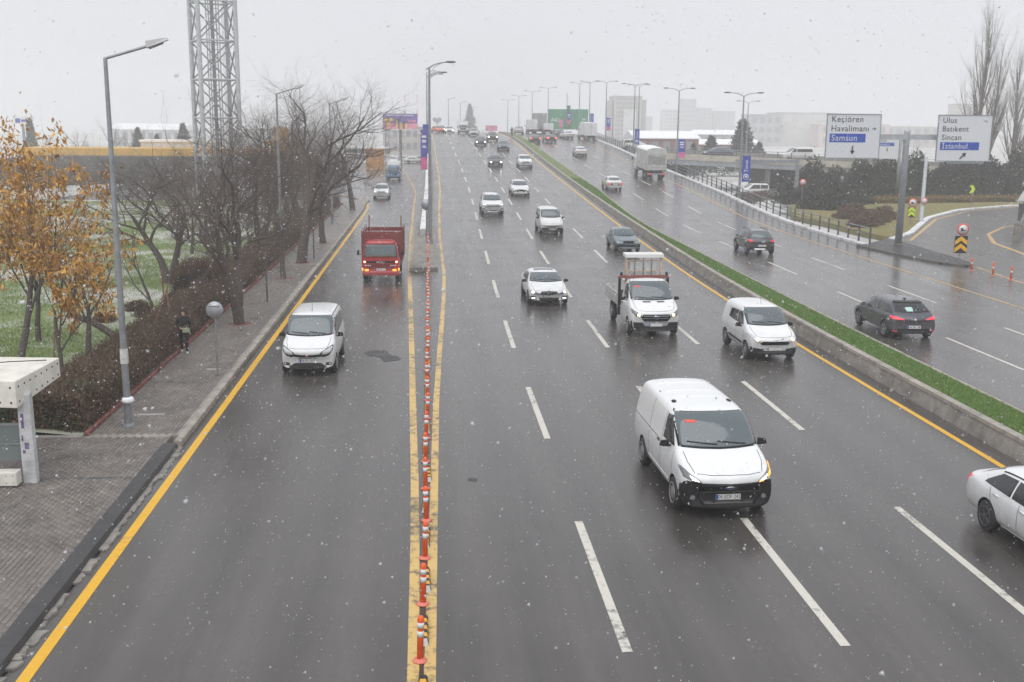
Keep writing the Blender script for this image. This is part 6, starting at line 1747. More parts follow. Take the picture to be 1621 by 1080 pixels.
for (dx, dz, rr_) in ((-2.7, 8.9, .42), (-1.7, 8.95, .42), (-2.2, 8.1, .4)): 
    q = MB().lathe([(rr_, -.01), (rr_, .01)], 20, 'y').build('disc_print', M_BBY, b); q.location = (dx, -.04, dz)
for k, (dx, w_, h_) in enumerate(((-.6, .25, 1.6), (-.25, .2, 1.9), (.2, .3, 1.2), (.7, .25, 1.4), (1.2, .35, 1.0))): MB().box(dx-w_/2, dx+w_/2, -.03, -.02, 7.35, 7.35+h_).build('tower_print', M_BBD if k % 2 else M_BBY, b)
for k in range(13): MB().box(-2.6+k*.4, -2.32+k*.4, -.03, 0, 9.72, 9.95).build('letter_mark', M_BANW, b)
MB().box(1.5, 3.0, -.03, 0, 8.6, 9.0).build('letter_mark', M_BBP, b)
MB().box(-3.3, 3.3, -.6, .5, 7.1, 7.22).build('catwalk', M_BANW, b)
for k in range(4): MB().tube([(-2.6+k*1.7, 0, 10.15), (-2.6+k*1.7, -.9, 10.55)], .04, 5).build('floodlight', M_STEEL_D, b)
b = board('billboard', 34.3, 270, 7.3, 9.9, 4.9, 'large green billboard with a bottle motif beyond the far carriageway', M_BBG, (-3.5, 3.5))
bot = [(-.9, 7.35), (.9, 7.35), (.9, 9.6), (.75, 10.2), (.45, 10.8), (.42, 12.7), (.5, 12.75), (.5, 13.1), (-.5, 13.1), (-.5, 12.75), (-.42, 12.7), (-.45, 10.8), (-.75, 10.2), (-.9, 9.6)]
MB().prism(bot, -.12, .25).build('bottle_print', M_BBD, b)
MB().box(-.7, .7, -.14, -.12, 9.2, 9.9).build('bottle_label', mat('label_brown', (.35, .12, .06), .6), b)
t = link('lettering', text_mesh('ACI', 1.35, M_BANW, 'CENTER', .01), b); t.location = (-3.3, -.05, 9.55)
t = link('lettering', text_mesh('M', 1.2, M_BANW, 'CENTER', .01), b); t.location = (3.9, -.05, 9.6)
q = MB().prism(oval(3.9, 8.35, .95, .5), -.05, 0).build('dish_print', mat('print_tan', (.50, .38, .24), .6), b)
MB().prism(rrect(-2.3, -1.4, 7.8, 9.7, .1), -.05, 0).build('pack_print', M_BANP, b)
b = board('billboard', 16.9, 300, 6.6, 3.2, 1.5, 'small pink billboard behind the crest traffic', M_BBP, (0,))
b = board('billboard', -86.4, 240, 7.5, 3.2, 1.6, 'pale blue billboard on a tall pole far behind the orange trees', M_BANW, (0,)); MB().box(-1.3, -.3, -.03, 0, 7.8, 8.7).build('blue_print', M_BANB, b); MB().box(-.1, 1.3, -.03, 0, 8.0, 8.5).build('letter_mark', M_BANB, b)
hp = [(0, -1.9)]+[(1.75*math.sin(t)**3, 1.55*(13*math.cos(t)-5*math.cos(2*t)-2*math.cos(3*t)-math.cos(4*t))/16) for t in [k*2*math.pi/24 for k in range(24)]]
r = thing('heart_sign', (2.9, 420, 3), 'grey heart-shaped sign standing beyond the crest', 'sign'); MB().prism(hp[1:], -.3, .3).build('heart', M_LATTD, r).location = (0, 0, 6.8); MB().tube([(0, 0, 0), (0, 0, 5.6)], .15, 8).build('leg', M_LATTD, r)
for k, (x, yy) in enumerate(((-13.2, 600), (-6.7, 600))):
    r = thing('radio_mast', (x, yy, 0), ('left' if k == 0 else 'right')+' one of two thin red and white masts above the violet billboard', 'mast', 'pair of radio masts')
    for q in range(8): MB().tube([(0, 0, q*4.0), (0, 0, q*4.0+4)], [.85-.1*q, .75-.1*q], 6).build('section', M_PINK if q % 2 else M_BANW, r)

# ---------------- buildings
M_WIND = mat('window_far', (.26, .27, .29), .3)
def windows(root, w_, h0, floors, cols, fh, m, y0, ww=.6, wh=.55):
    cw_ = w_/cols
    fm = MB().box(-cw_*ww/2, cw_*ww/2, -.06, .06, -fh*wh/2, fh*wh/2).mesh('window', m)
    for a in range(floors):
        for c in range(cols):
            o = link('window', fm, root); o.location = (-w_/2+(c+.5)*cw_, y0, h0+(a+.5)*fh)
def building(name, x, y, w_, d_, h, label, wall, roof=None, floors=0, cols=0, pitched=0.0, winm=None, base=-.3, h0=1.0):
    r = thing(name, (x, y, base), label, 'building')
    MB().box(-w_/2, w_/2, 0, d_, 0, h).build('wall', wall, r)
    if pitched:
        MB().prism([(0-.4, h), (d_/2, h+pitched), (d_+.4, h), (d_+.4, h-.2), (-.4, h-.2)], -w_/2-.3, w_/2+.3, 'yz').build('roof', roof or M_SNOW, r)
    else: MB().box(-w_/2-.2, w_/2+.2, -.2, d_+.2, h, h+.35).build('roof', roof or M_CONC_L, r)
    if floors: windows(r, w_*.92, h0, floors, cols, (h-h0)/floors, winm or M_WIND, -.02)
    return r
M_WYEL = mat('wall_yellow', (.62, .36, .06), .8, var=.15, vscale=.3); M_WORG = mat('hoarding_orange', (.52, .23, .04), .8, var=.3, vscale=.8)
M_WGRY = mat('wall_grey', (.42, .42, .43), .8, var=.2, vscale=.2); M_WWHT = mat('wall_white', (.58, .58, .57), .8, var=.15, vscale=.2)
M_WPNK = mat('wall_pink', (.56, .46, .45), .8, var=.15, vscale=.2); M_WBRK = mat('wall_brick', (.26, .12, .10), .85, var=.2, vscale=1); M_WBEI = mat('wall_beige', (.48, .46, .43), .8, var=.15, vscale=.1)
r = building('yellow_warehouse', -44, 172, 38, 10, 2.7, 'long low warehouse with a yellow upper wall behind the park trees', M_CONC_D, M_CONC_D, base=0); MB().box(-19.1, 19.1, -.15, 10.1, 2.7, 4.15).build('yellow_fascia', M_WYEL, r)
building('white_kiosk', -41.0, 182, 12, 6, 5.0, 'white flat roof showing above the yellow warehouse', M_WWHT, M_SNOW, base=0)
r = building('yellow_shed', -23.2, 176, 5.4, 6, 5.0, 'yellow shed with a raised stack between the bare trees', M_WYEL, M_WYEL, base=0); MB().box(-1.6, .4, 1, 3, 5.3, 7.6).build('stack', M_WYEL, r)
building('orange_hoarding', -10.0, 201, 3.4, .4, 3.4, 'orange hoarding panel at the end of the service road', M_WORG, M_WORG, base=0)
building('grey_office', -6.7, 300, 12, 12, 7.6, 'hazy grey building below the violet billboard', M_WBEI, None, 2, 6)
building('white_hall', -101, 400, 26, 18, 6.0, 'white hall with a pitched roof far behind the lamp post', M_WWHT, M_SNOW, 1, 8, 2.0)
building('grey_hall', -60, 420, 30, 16, 6.5, 'wide pale hall far behind the lattice tower', M_WWHT, M_SNOW, 1, 9, 2.0)
r = building('office_tower', 82, 450, 11.5, 14, 20.5, 'broad beige office tower looming in the haze', M_WBEI, M_WGRY, 11, 9); MB().box(-2, 3.4, -.6, -.05, 0, 15.5).build('light_facade', M_WWHT, r); MB().box(-7.9, -6.2, 2, 8, 0, 19).build('side_shaft', M_WGRY, r); MB().box(6.3, 8, 2, 8, 0, 19.4).build('side_shaft', M_WGRY, r)
for k, (x, w_, h, lab) in enumerate(((239, 14, 37.6, 'tallest pale tower block on the hazy skyline'), (251, 24, 28.4, 'wide tower block right of the tallest one'), (225, 16, 26.3, 'pale tower block left of the tallest one'), (277, 22, 25.5, 'broad low block at the end of the hazy skyline'), (205, 10, 19, 'smallest block left of the hazy tower blocks'))):
    building('tower_block', x*.78, 780+k*4, w_*.74, 10, 8.1+(h-8.1)*.68, lab, M_WGRY if k != 2 else M_WWHT, None, 8, 5)
building('brick_hall', 48.7, 222, 13.4, 12, 6.2, 'low red brick hall with a white roof behind the railing', M_WBRK, M_SNOW, 1, 5, 1.4, h0=3.2)
building('white_shed', 71.5, 262, 13, 10, 6.8, 'low white-roofed shed behind the conifers', M_WWHT, M_SNOW, 1, 5, 1.0, h0=3)
building('grey_block', 150, 480, 15, 14, 14.0, 'plain grey block left of the big white hall', M_WGRY, None, 3, 4)
building('white_block', 171, 486, 27, 18, 15.0, 'big white hall above the ramp bridge', M_WWHT, M_WGRY)
building('pink_block', 186, 468, 32, 10, 10.2, 'low pink building in front of the big white hall', M_WPNK, M_SNOW, 2, 8)
building('beige_block', 227, 490, 38, 10, 9.6, 'low beige building right of the pink one', M_WBEI, M_SNOW, 2, 8)
building('pale_block', 255, 500, 12, 12, 20, 'pale tower left of the poplars', M_WBEI, None, 6, 4)
building('brick_hall', 66, 240, 16, 10, 4.8, 'long low brick shed under the distant skyline', M_WBRK, M_SNOW, 1, 7, 1.0, h0=2.4)
# ================================================================ VEGETATION
M_BARK = mat('bark_dark', (.095, .076, .066), .9, var=.35, vscale=6, bump=.5, bscale=12)
M_TWIG = mat('twigs_brown', (.125, .098, .088), .9, var=.3, vscale=1.5)
M_TWIGF = mat('twigs_far', (.14, .122, .112), .9, var=.3, vscale=.5)
M_TWIGP = mat('twigs_poplar', (.16, .14, .12), .9, var=.3, vscale=.5)
M_BARKG = mat('bark_grey', (.10, .085, .075), .9, var=.35, vscale=6, bump=.5, bscale=12)
def leafmat(name, cols, rough=.7, trans=0.0):
    m = bpy.data.materials.new(name); m.use_nodes = True
    nt = m.node_tree; b = nt.nodes['Principled BSDF']
    g = nt.nodes.new('ShaderNodeNewGeometry')
    rp = nt.nodes.new('ShaderNodeValToRGB')
    els = rp.color_ramp.elements
    els[0].color = (*cols[0], 1); els[1].color = (*cols[-1], 1)
    for i, c in enumerate(cols[1:-1]):
        e = els.new((i+1)/(len(cols)-1)); e.color = (*c, 1)
    nt.links.new(g.outputs['Random Per Island'], rp.inputs[0])
    nt.links.new(rp.outputs[0], b.inputs['Base Color'])
    b.inputs['Roughness'].default_value = rough
    MATS[name] = m
    return m
M_LEAFO = leafmat('leaves_orange', [(.26, .12, .025), (.52, .27, .045), (.64, .36, .08), (.46, .23, .045), (.24, .12, .04), (.58, .31, .06)])
M_LEAFH = leafmat('hedge_brown', [(.06, .036, .024), (.15, .08, .048), (.10, .088, .04), (.21, .11, .065), (.09, .075, .04), (.17, .12, .085), (.05, .035, .024)])
M_LEAFR = leafmat('shrub_russet', [(.05, .025, .016), (.11, .048, .022), (.075, .04, .02), (.13, .075, .035)])
M_LEAFG = leafmat('shrub_dark_green', [(.018, .03, .018), (.035, .05, .028), (.05, .045, .03), (.028, .04, .03)])
M_LEAFY = leafmat('shrub_yellow', [(.26, .16, .03), (.34, .21, .04), (.20, .14, .04), (.14, .12, .04)])
M_NEED = leafmat('conifer_green', [(.035, .05, .04), (.05, .07, .055), (.07, .08, .065)])
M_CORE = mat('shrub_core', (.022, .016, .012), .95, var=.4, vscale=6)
M_BLADE = leafmat('grass_blades', [(.09, .17, .03), (.15, .25, .05), (.20, .28, .08), (.26, .28, .12)])
M_TURFB = leafmat('turf_blades', [(.085, .18, .03), (.12, .24, .045), (.17, .25, .07), (.10, .20, .04)])

class Tree:
    def __init__(s): s.v = [[], []]; s.f = [[], []]; s.n = [0, 0]; s.tips = []
    def tube(s, pts, rad, n, g):
        base = s.n[g]
        d0 = (pts[-1]-pts[0])
        up = Vector((1, 0, 0)) if abs(d0.normalized().z) > .85 else Vector((0, 0, 1))
        for i, p in enumerate(pts):
            d = pts[min(i+1, len(pts)-1)]-pts[max(i-1, 0)]
            d.normalize()
            a = d.cross(up)
            if a.length < 1e-4: a = Vector((0, 1, 0))
            a.normalize(); b = a.cross(d); up = b
            for k in range(n):
                t = 6.28318*k/n
                s.v[g].append(p+(a*math.cos(t)+b*math.sin(t))*rad[i])
        for i in range(len(pts)-1):
            for k in range(n):
                s.f[g].append((base+i*n+k, base+i*n+(k+1) % n, base+(i+1)*n+(k+1) % n, base+(i+1)*n+k))
        s.n[g] += n*len(pts)
    def branch(s, p, d, L, r, lvl, c, rng):
        segs = c['segs'][lvl]
        pts = [p.copy()]; rad = [r]
        d = d.normalized(); dd = d.copy()
        rend = r*c.get('taper', .45)
        for i in range(segs):
            j = c['jit'][lvl]
            dd = dd+Vector((rng.gauss(0, j), rng.gauss(0, j), rng.gauss(0, j)+c['trop'][lvl]))
            dd.normalize()
            p = p+dd*(L/segs)
            pts.append(p.copy()); rad.append(r+(rend-r)*(i+1)/segs)
        s.tube(pts, rad, c['sides'][lvl], 0 if lvl <= c.get('tl', 1) else 1)
        if lvl == c['max']:
            s.tips.append((p, dd)); return
        nch = c['kids'][lvl]
        n = max(1, int(nch+rng.uniform(-.5, .99)))
        for k in range(n):
            t = c['t0'][lvl]+(1-c['t0'][lvl])*((k+rng.random())/n)
            if k == n-1: t = 1.0
            x = t*segs; i = min(int(x), segs-1); q = pts[i].lerp(pts[i+1], x-i)
            bd = (pts[i+1]-pts[i]).normalized()
            an = c['ang'][lvl]*rng.uniform(.6, 1.25) * (0.45 if k == n-1 else 1)
            ax = bd.cross(Vector((rng.gauss(0, 1), rng.gauss(0, 1), rng.gauss(0, 1))))
            if ax.length < 1e-3: continue
            nd = Matrix.Rotation(an, 3, ax.normalized()) @ bd
            s.branch(q, nd, L*c['lr'][lvl]*rng.uniform(.65, 1.25)*(1-.25*(t-.5)), (r+(rend-r)*t)*c['rr'][lvl], lvl+1, c, rng)
    def meshes(s, m0, m1):
        out = []
        for g, m in ((0, m0), (1, m1)):
            if s.n[g]:
                out.append(raw_mesh('trunk' if g == 0 else 'crown', np.array([tuple(v) for v in s.v[g]]), np.array(s.f[g]), m, True))
            else: out.append(None)
        return out
def leaf_cards(centers, size, rng, droop=0.0, aspect=.35, jitter=1.0):
    """One two-triangle leaf per centre."""
    n = len(centers)
    a = rng.normal(size=(n, 3)); a[:, 2] -= droop*2
    a /= np.linalg.norm(a, axis=1)[:, None]
    b = np.cross(a, rng.normal(size=(n, 3))); b /= np.linalg.norm(b, axis=1)[:, None]
    L = size*rng.uniform(.45, 1.6, (n, 1)); W_ = L*aspect*rng.uniform(.6, 1.3, (n, 1))
    c = np.asarray(centers)
    nrm = np.cross(a, b)
    p0 = c; p1 = c+a*L*.5+b*W_*.5; p2 = c+a*L+nrm*L*.15; p3 = c+a*L*.5-b*W_*.5
    V_ = np.stack([p0, p1, p2, p3], 1).reshape(-1, 3)
    F_ = np.arange(n)[:, None]*4+np.array([[0, 1, 2, 3]])
    return V_, F_
BIG = dict(segs=[6, 6, 5, 4, 3, 2], jit=[.06, .16, .2, .22, .22, .25], trop=[.04, .05, .03, .02, .02, 0], sides=[9, 7, 5, 4, 3, 3], kids=[6, 7, 7, 6.6, 5.2, 0], t0=[.42, .2, .15, .12, .12, .2],
           ang=[.75, .8, .8, .8, .75, .6], lr=[1.05, .62, .60, .56, .55, .5], rr=[.60, .48, .46, .48, .55, .6], max=5, tl=2, taper=.4)
def make_tree(seed, cfg, L, r, lean=(0, 0), stems=1, base_split=.0):
    rng = random.Random(seed); t = Tree()
    for k in range(stems):
        a = k*2*math.pi/max(stems, 1)+seed
        off = Vector((math.cos(a), math.sin(a), 0))*base_split
        t.branch(off.copy(), Vector((lean[0]+off.x*.8, lean[1]+off.y*.8, 1)), L*rng.uniform(.85, 1.1), r, 0, cfg, rng)
    return t
def place_tree(name, meshes, x, y, z, label, group, rz=0, s=(1, 1, 1), cat='tree', extra=()):
    r = thing(name, (x, y, z), label, cat, group, rz); r.scale = s
    for n, m in zip(('trunk', 'crown'), meshes):
        if m: link(n, m, r)
    for n, m in extra: link(n, m, r)
    return r
tA = make_tree(11, dict(BIG, t0=[.5, .18, .15, .12, .12, .2], jit=[.09, .2, .24, .24, .24, .25], trop=[.05, .05, .03, .01, 0, 0], ang=[.7, .8, .8, .8, .75, .6], lr=[.85, .62, .60, .56, .55, .5]), 4.3, .22, (-.03, 0), 2, .12).meshes(M_BARK, M_TWIG)
tC = make_tree(23, dict(BIG, kids=[7, 8, 7, 6.6, 5.2, 0], trop=[.05, .07, .05, .03, .02, 0], ang=[.6, .75, .8, .8, .75, .6], t0=[.35, .2, .15, .12, .12, .2], lr=[.72, .62, .60, .56, .55, .5], jit=[.06, .18, .22, .22, .22, .25]), 6.0, .30, (0, 0)).meshes(M_BARK, M_TWIG)
tD = make_tree(37, dict(BIG, kids=[5, 6, 6.5, 6, 4.6, 0]), 3.8, .22, (.12, 0)).meshes(M_BARK, M_TWIG)
G1 = 'bare trees along the pavement'
place_tree('bare_tree', tA, -7.75, 43.6, .1, 'twin-stemmed bare tree at the pavement, nearest of its row', G1, .4, (1.0, 1.0, 1.02))
place_tree('bare_tree', tD, -7.7, 56.7, .1, 'slender bare tree, second of the pavement row', G1, 2.0, (.72, .72, .72))
place_tree('bare_tree', tC, -7.5, 63.2, .1, 'tallest bare tree of the pavement row, dense and upright', G1, 1.0, (1.08, 1.08, .97))
place_tree('bare_tree', tD, -7.3, 74.0, .1, 'bare tree with a slanting trunk, fourth of the row', G1, 2.2, (1.08, 1.08, .98))
place_tree('bare_tree', tC, -7.3, 103.0, .1, 'farthest bare tree of the pavement row by the bend', G1, 3.0, (.95, .95, .85))
place_tree('bare_tree', tA, -10.6, 68.0, .12, 'bare tree behind the pavement row, crown tangled with the tallest', G1, 3.3, (1.15, 1.15, 1.1))
place_tree('bare_tree', tD, -11.6, 88.0, .12, 'bare tree in the thicket left of the farthest row tree', G1, 5.1, (1.1, 1.1, 1.0))
place_tree('bare_tree', tC, -9.8, 82.0, .12, 'bare tree behind the leaning one, crowns merging', G1, 4.2, (1.1, 1.1, .9))
place_tree('bare_tree', tA, -10.2, 97.0, .12, 'low bare tree behind the farthest row tree', G1, .9, (1.25, 1.25, 1.15))
place_tree('bare_tree', tA, -13.2, 55.0, .12, 'bare tree in the park behind the twin-stemmed one', G1, 1.7, (1.0, 1.0, .85))
# tree pits with red edging round the near trunks
for k, (x, y) in enumerate(((-7.75, 43.6), (-7.7, 56.7), (-7.5, 63.2), (-7.3, 74.0))):
    MB().lathe([(.5, .1), (.48, .135), (.36, .138), (.34, .11)], 8).build('tree_pit_edge', M_KERB_R, pavement).location = (x, y, .0)

# small park trees
SMALL = dict(segs=[5, 5, 4, 3, 2], jit=[.08, .16, .2, .22, .22], trop=[.03, .08, .05, .03, 0], sides=[7, 5, 4, 3, 3], kids=[5, 5, 5, 4, 0], t0=[.45, .25, .2, .2, .2], ang=[.6, .65, .7, .7, .6], lr=[.95, .6, .6, .55, .5], rr=[.55, .5, .5, .55, .6], max=4, tl=1, taper=.4)
sA = make_tree(5, SMALL, 2.3, .10).meshes(M_BARK, M_TWIG)
sB = make_tree(9, dict(SMALL, kids=[6, 6, 5, 4, 0]), 2.5, .12).meshes(M_BARK, M_TWIG)
r = place_tree('young_tree', sA, -11.3, 44.3, lawn_h(-11.3, 44.3), 'young bare tree tied to a wooden stake on the lawn', 'young trees on the lawn', 0, (.95, .95, .95))
MB().tube([(.5, -.1, 0), (.42, 0, 2.5)], .03, 6).build('stake', M_RUSTY, r)
place_tree('young_tree', sB, -17.2, 75, lawn_h(-17, 75), 'round-crowned bare tree farther back on the lawn', 'young trees on the lawn', 1, (1.1, 1.1, 1.1))
place_tree('young_tree', sB, -14.6, 71, lawn_h(-14.6, 71), 'double bare tree on the lawn beside the thicket', 'young trees on the lawn', 2.4, (1.15, 1.15, 1.15))
place_tree('young_tree', sA, -20.5, 58, lawn_h(-20, 58), 'thin bare tree on the lawn behind the orange leaves', 'young trees on the lawn', 4.0, (1.1, 1.1, 1.1))
for k, (x, y, dx) in enumerate(((-10.2, 38.5, .9), (-9.9, 41.0, -.05), (-12.2, 35.0, .1))):
    r = thing('wooden_stake', (x, y, lawn_h(x, y)), ['leaning wooden stake in the grass under the orange trees', 'upright pale stake rising out of the hedge', 'short stake by the orange tree trunks'][k], 'stake')
    MB().tube([(0, 0, 0), (dx, .1, 2.3-.3*k)], [.03, .025], 6).build('stick', mat('stick_pale', (.24, .15, .10), .8), r)
# leaning dark trunk
lt = Tree(); rg_ = random.Random(4)
pts = [Vector((0, 0, 0)), Vector((-.35, .1, .35)), Vector((-1.0, .2, .75)), Vector((-1.7, .3, 1.0)), Vector((-2.3, .4, 1.6)), Vector((-2.7, .5, 2.6))]
lt.tube(pts, [.16, .14, .13, .12, .09, .06], 8, 0)
for q, dv in ((3, (-.2, .2, 1)), (4, (.3, -.1, 1)), (5, (-.3, .2, .9)), (5, (.4, .3, .8)), (2, (.1, .1, 1))): lt.branch(pts[q].copy(), Vector(dv), 1.5, .05, 2, dict(BIG, max=4, tl=1), rg_)
place_tree('leaning_tree', lt.meshes(M_BARK, M_TWIG), -11.5, 40.2, lawn_h(-11.5, 40), 'dark crooked trunk leaning low over the lawn', None)

# trees that kept their orange-brown leaves
ORG = dict(segs=[5, 5, 4, 3], jit=[.07, .13, .17, .2], trop=[.05, .10, .07, .03], sides=[8, 6, 4, 3], kids=[6, 5.5, 5, 0], t0=[.35, .25, .25, .2], ang=[.55, .6, .65, .6], lr=[.95, .58, .55, .5], rr=[.5, .48, .5, .5], max=3, tl=1, taper=.4)
def orange_tree(seed, L, r):
    t = make_tree(seed, ORG, L, r)
    rn = np.random.default_rng(seed)
    C_ = []
    for p, d in t.tips:
        if rn.random() < .30: continue
        n = rn.integers(14, 30)
        q = np.array(p)[None]+rn.normal(size=(n, 3))*np.array([[.085, .085, .10]])+np.array(d)[None]*rn.uniform(-.3, .1, (n, 1))
        C_.append(q)
    C_ = np.concatenate(C_)
    Vv, Ff = leaf_cards(C_, .15, rn, droop=.8, aspect=.42)
    a = t.meshes(M_BARKG, M_TWIG)
    return a, raw_mesh('foliage', Vv, Ff, M_LEAFO)
oA = orange_tree(3, 3.1, .12); oB = orange_tree(8, 2.6, .10); oC = orange_tree(15, 3.4, .12)
GO = 'orange-leaved trees by the shelter'
def po(o, x, y, lab, rz, s): place_tree('orange_tree', o[0], x, y, lawn_h(x, y), lab, GO, rz, (s, s, s), extra=(('foliage', o[1]),))
po(oC, -12.6, 33.2, 'tallest orange-leaved tree with a lone tuft at its top', .3, 1.06)
po(oB, -11.3, 33.0, 'orange-leaved tree with a short dark trunk behind the shelter canopy', 1.7, .92)
po(oA, -11.9, 37.6, 'orange-leaved tree reaching across the street lamp pole', 4.0, .92)
po(oA, -14.2, 34.6, 'orange-leaved tree cut by the picture edge', 2.2, .98)
po(oC, -14.6, 40.5, 'orange-leaved tree standing behind the others', 5.0, .92)

# hedges and shrubs
def hedge(name, x0, x1, y0, y1, hfn, zb, n, m, label, seed, size=.055, cat='hedge', topper=None):
    rn = np.random.default_rng(seed)
    r = thing(name, ((x0+x1)/2, y0, zb), label, cat)
    cx = (x0+x1)/2
    v = []; f = []
    NY = max(4, int((y1-y0)/.5)); prof = [(-.5, 0), (-.5, .55), (-.44, .88), (-.2, .96), (.2, .97), (.44, .88), (.5, .55), (.5, 0)]
    wd = (x1-x0)*.94
    for i in range(NY+1):
        yy = (y1-y0)*i/NY
        for (a, b) in prof:
            e = .93+.05*math.sin(yy*2.3+a*7)+.05*math.sin(yy*.9+b*5+1)
            v.append((a*wd*e, yy, b*hfn(yy+y0)*e*.93))
    k = len(prof)
    for i in range(NY):
        for j in range(k-1): f.append((i*k+j, i*k+j+1, (i+1)*k+j+1, (i+1)*k+j))
    f += [tuple(range(k)), tuple(range(NY*k, NY*k+k))]
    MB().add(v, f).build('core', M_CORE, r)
    # leaves and twig ends over the shell
    t = rn.random(n)**1.35
    yy = t*(y1-y0)
    u = rn.random(n)
    per = np.array([[p[0], p[1]] for p in prof])
    seg = np.linalg.norm(np.diff(per*np.array([[wd, 1.1]]), axis=0), axis=1); cs = np.concatenate([[0], np.cumsum(seg)])/seg.sum()
    px = np.interp(u, cs, per[:, 0]); pz = np.interp(u, cs, per[:, 1])
    hh = np.array([hfn(q+y0) for q in yy])
    e = .97+.05*np.sin(yy*2.3+px*7)+.05*np.sin(yy*.9+pz*5+1)
    c = np.stack([px*(x1-x0)*e, yy, pz*hh*e], 1)+rn.normal(size=(n, 3))*np.array([[.075, .075, .085]])
    c[:, 2] = np.maximum(c[:, 2], .02)
    hn = int(n*.55)
    Va, Fa = leaf_cards(c[:hn], size*.8, rn, droop=-.2, aspect=.55)
    Vb, Fb = leaf_cards(c[hn:], size*1.9, rn, droop=-.9, aspect=.10)
    Vv = np.concatenate([Va, Vb]); Ff = np.concatenate([Fa, Fb+len(Va)])
    ne = int(n*.012)+600
    ce = np.stack([rn.uniform(x0-cx, x1-cx, ne)*.98, rn.choice([0.0, y1-y0], ne, p=[.8, .2])+rn.normal(size=ne)*.06, rn.random(ne)*hfn(y0)], 1)
    V2, F2 = leaf_cards(ce, size*1.1, rn, droop=-.35, aspect=.5)
    link('foliage', raw_mesh('foliage', np.concatenate([Vv, V2]), np.concatenate([Ff, F2+len(Vv)]), m), r)
    return r
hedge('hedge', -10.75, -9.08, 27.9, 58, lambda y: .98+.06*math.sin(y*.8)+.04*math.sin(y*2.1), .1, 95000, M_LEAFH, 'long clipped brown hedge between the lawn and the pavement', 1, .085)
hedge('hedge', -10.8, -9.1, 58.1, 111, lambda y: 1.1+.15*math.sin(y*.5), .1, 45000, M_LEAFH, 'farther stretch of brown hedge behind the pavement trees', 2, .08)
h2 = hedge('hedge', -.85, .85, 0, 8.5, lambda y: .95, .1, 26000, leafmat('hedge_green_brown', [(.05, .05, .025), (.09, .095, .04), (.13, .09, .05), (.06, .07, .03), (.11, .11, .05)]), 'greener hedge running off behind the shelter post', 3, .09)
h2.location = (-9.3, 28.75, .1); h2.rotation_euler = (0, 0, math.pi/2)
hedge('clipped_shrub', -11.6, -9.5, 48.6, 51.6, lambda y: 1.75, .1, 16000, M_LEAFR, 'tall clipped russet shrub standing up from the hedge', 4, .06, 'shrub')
def bush_mesh(seed, n, size, m, sq=(1, 1, .8)):
    rn = np.random.default_rng(seed)
    d = rn.normal(size=(n, 3)); d /= np.linalg.norm(d, axis=1)[:, None]; d[:, 2] = np.abs(d[:, 2])
    lump = 1+.16*np.sin(d[:, 0]*5+seed)+.14*np.sin(d[:, 1]*6+2*seed)+.1*np.sin(d[:, 2]*7)
    c = d*(lump*rn.uniform(.72, 1.05, n))[:, None]*np.array([sq])
    Vv, Ff = leaf_cards(c, size, rn, droop=-.3, aspect=.5)
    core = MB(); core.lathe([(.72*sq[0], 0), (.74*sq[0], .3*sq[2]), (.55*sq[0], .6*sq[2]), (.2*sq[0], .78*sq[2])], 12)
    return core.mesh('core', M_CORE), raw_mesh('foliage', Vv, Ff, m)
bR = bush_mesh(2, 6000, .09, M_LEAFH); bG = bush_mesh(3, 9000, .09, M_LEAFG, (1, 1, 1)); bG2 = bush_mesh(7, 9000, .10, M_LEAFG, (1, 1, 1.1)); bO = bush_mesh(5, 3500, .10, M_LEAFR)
def bush(mm, x, y, z, s, label, group, rz=0, cat='shrub', name='shrub'):
    r = thing(name, (x, y, z), label, cat, group, rz); r.scale = s if isinstance(s, tuple) else (s, s, s)
    link('core', mm[0], r); link('foliage', mm[1], r)
    return r
for k, (x, y, s) in enumerate(((-12.2, 46.6, .5), (-13.0, 48.0, .55), (-11.9, 50.5, .5), (-13.6, 45.2, .45))):
    bush(bO, x, y, lawn_h(x, y), s, ['small round shrub by the staked young tree', 'low dark shrub behind the staked young tree', 'small shrub at the foot of the clipped russet shrub', 'lowest little shrub on the lawn under the orange leaves'][k], 'little shrubs on the lawn', k)
bush(bG, -13.1, 31.8, .15, .32, 'little evergreen tuft at the lawn edge by the shelter', 'evergreen tufts'); bush(bG, -11.9, 31.2, .15, .28, 'second evergreen tuft right of the first at the lawn edge', 'evergreen tufts')
rng = random.Random(77)
for k in range(26):
    x, y = rng.uniform(-14.5, -9.8), rng.uniform(62, 112)
    sc = rng.uniform(.7, 1.1)
    place_tree('bare_shrub', sB if k % 2 else sA, x, y, lawn_h(x, y)-.9, 'tall bare thicket shrub behind the pavement trees', 'thicket shrubs behind the pavement trees', rng.uniform(0, 6), (sc*1.3, sc*1.3, sc), 'shrub')
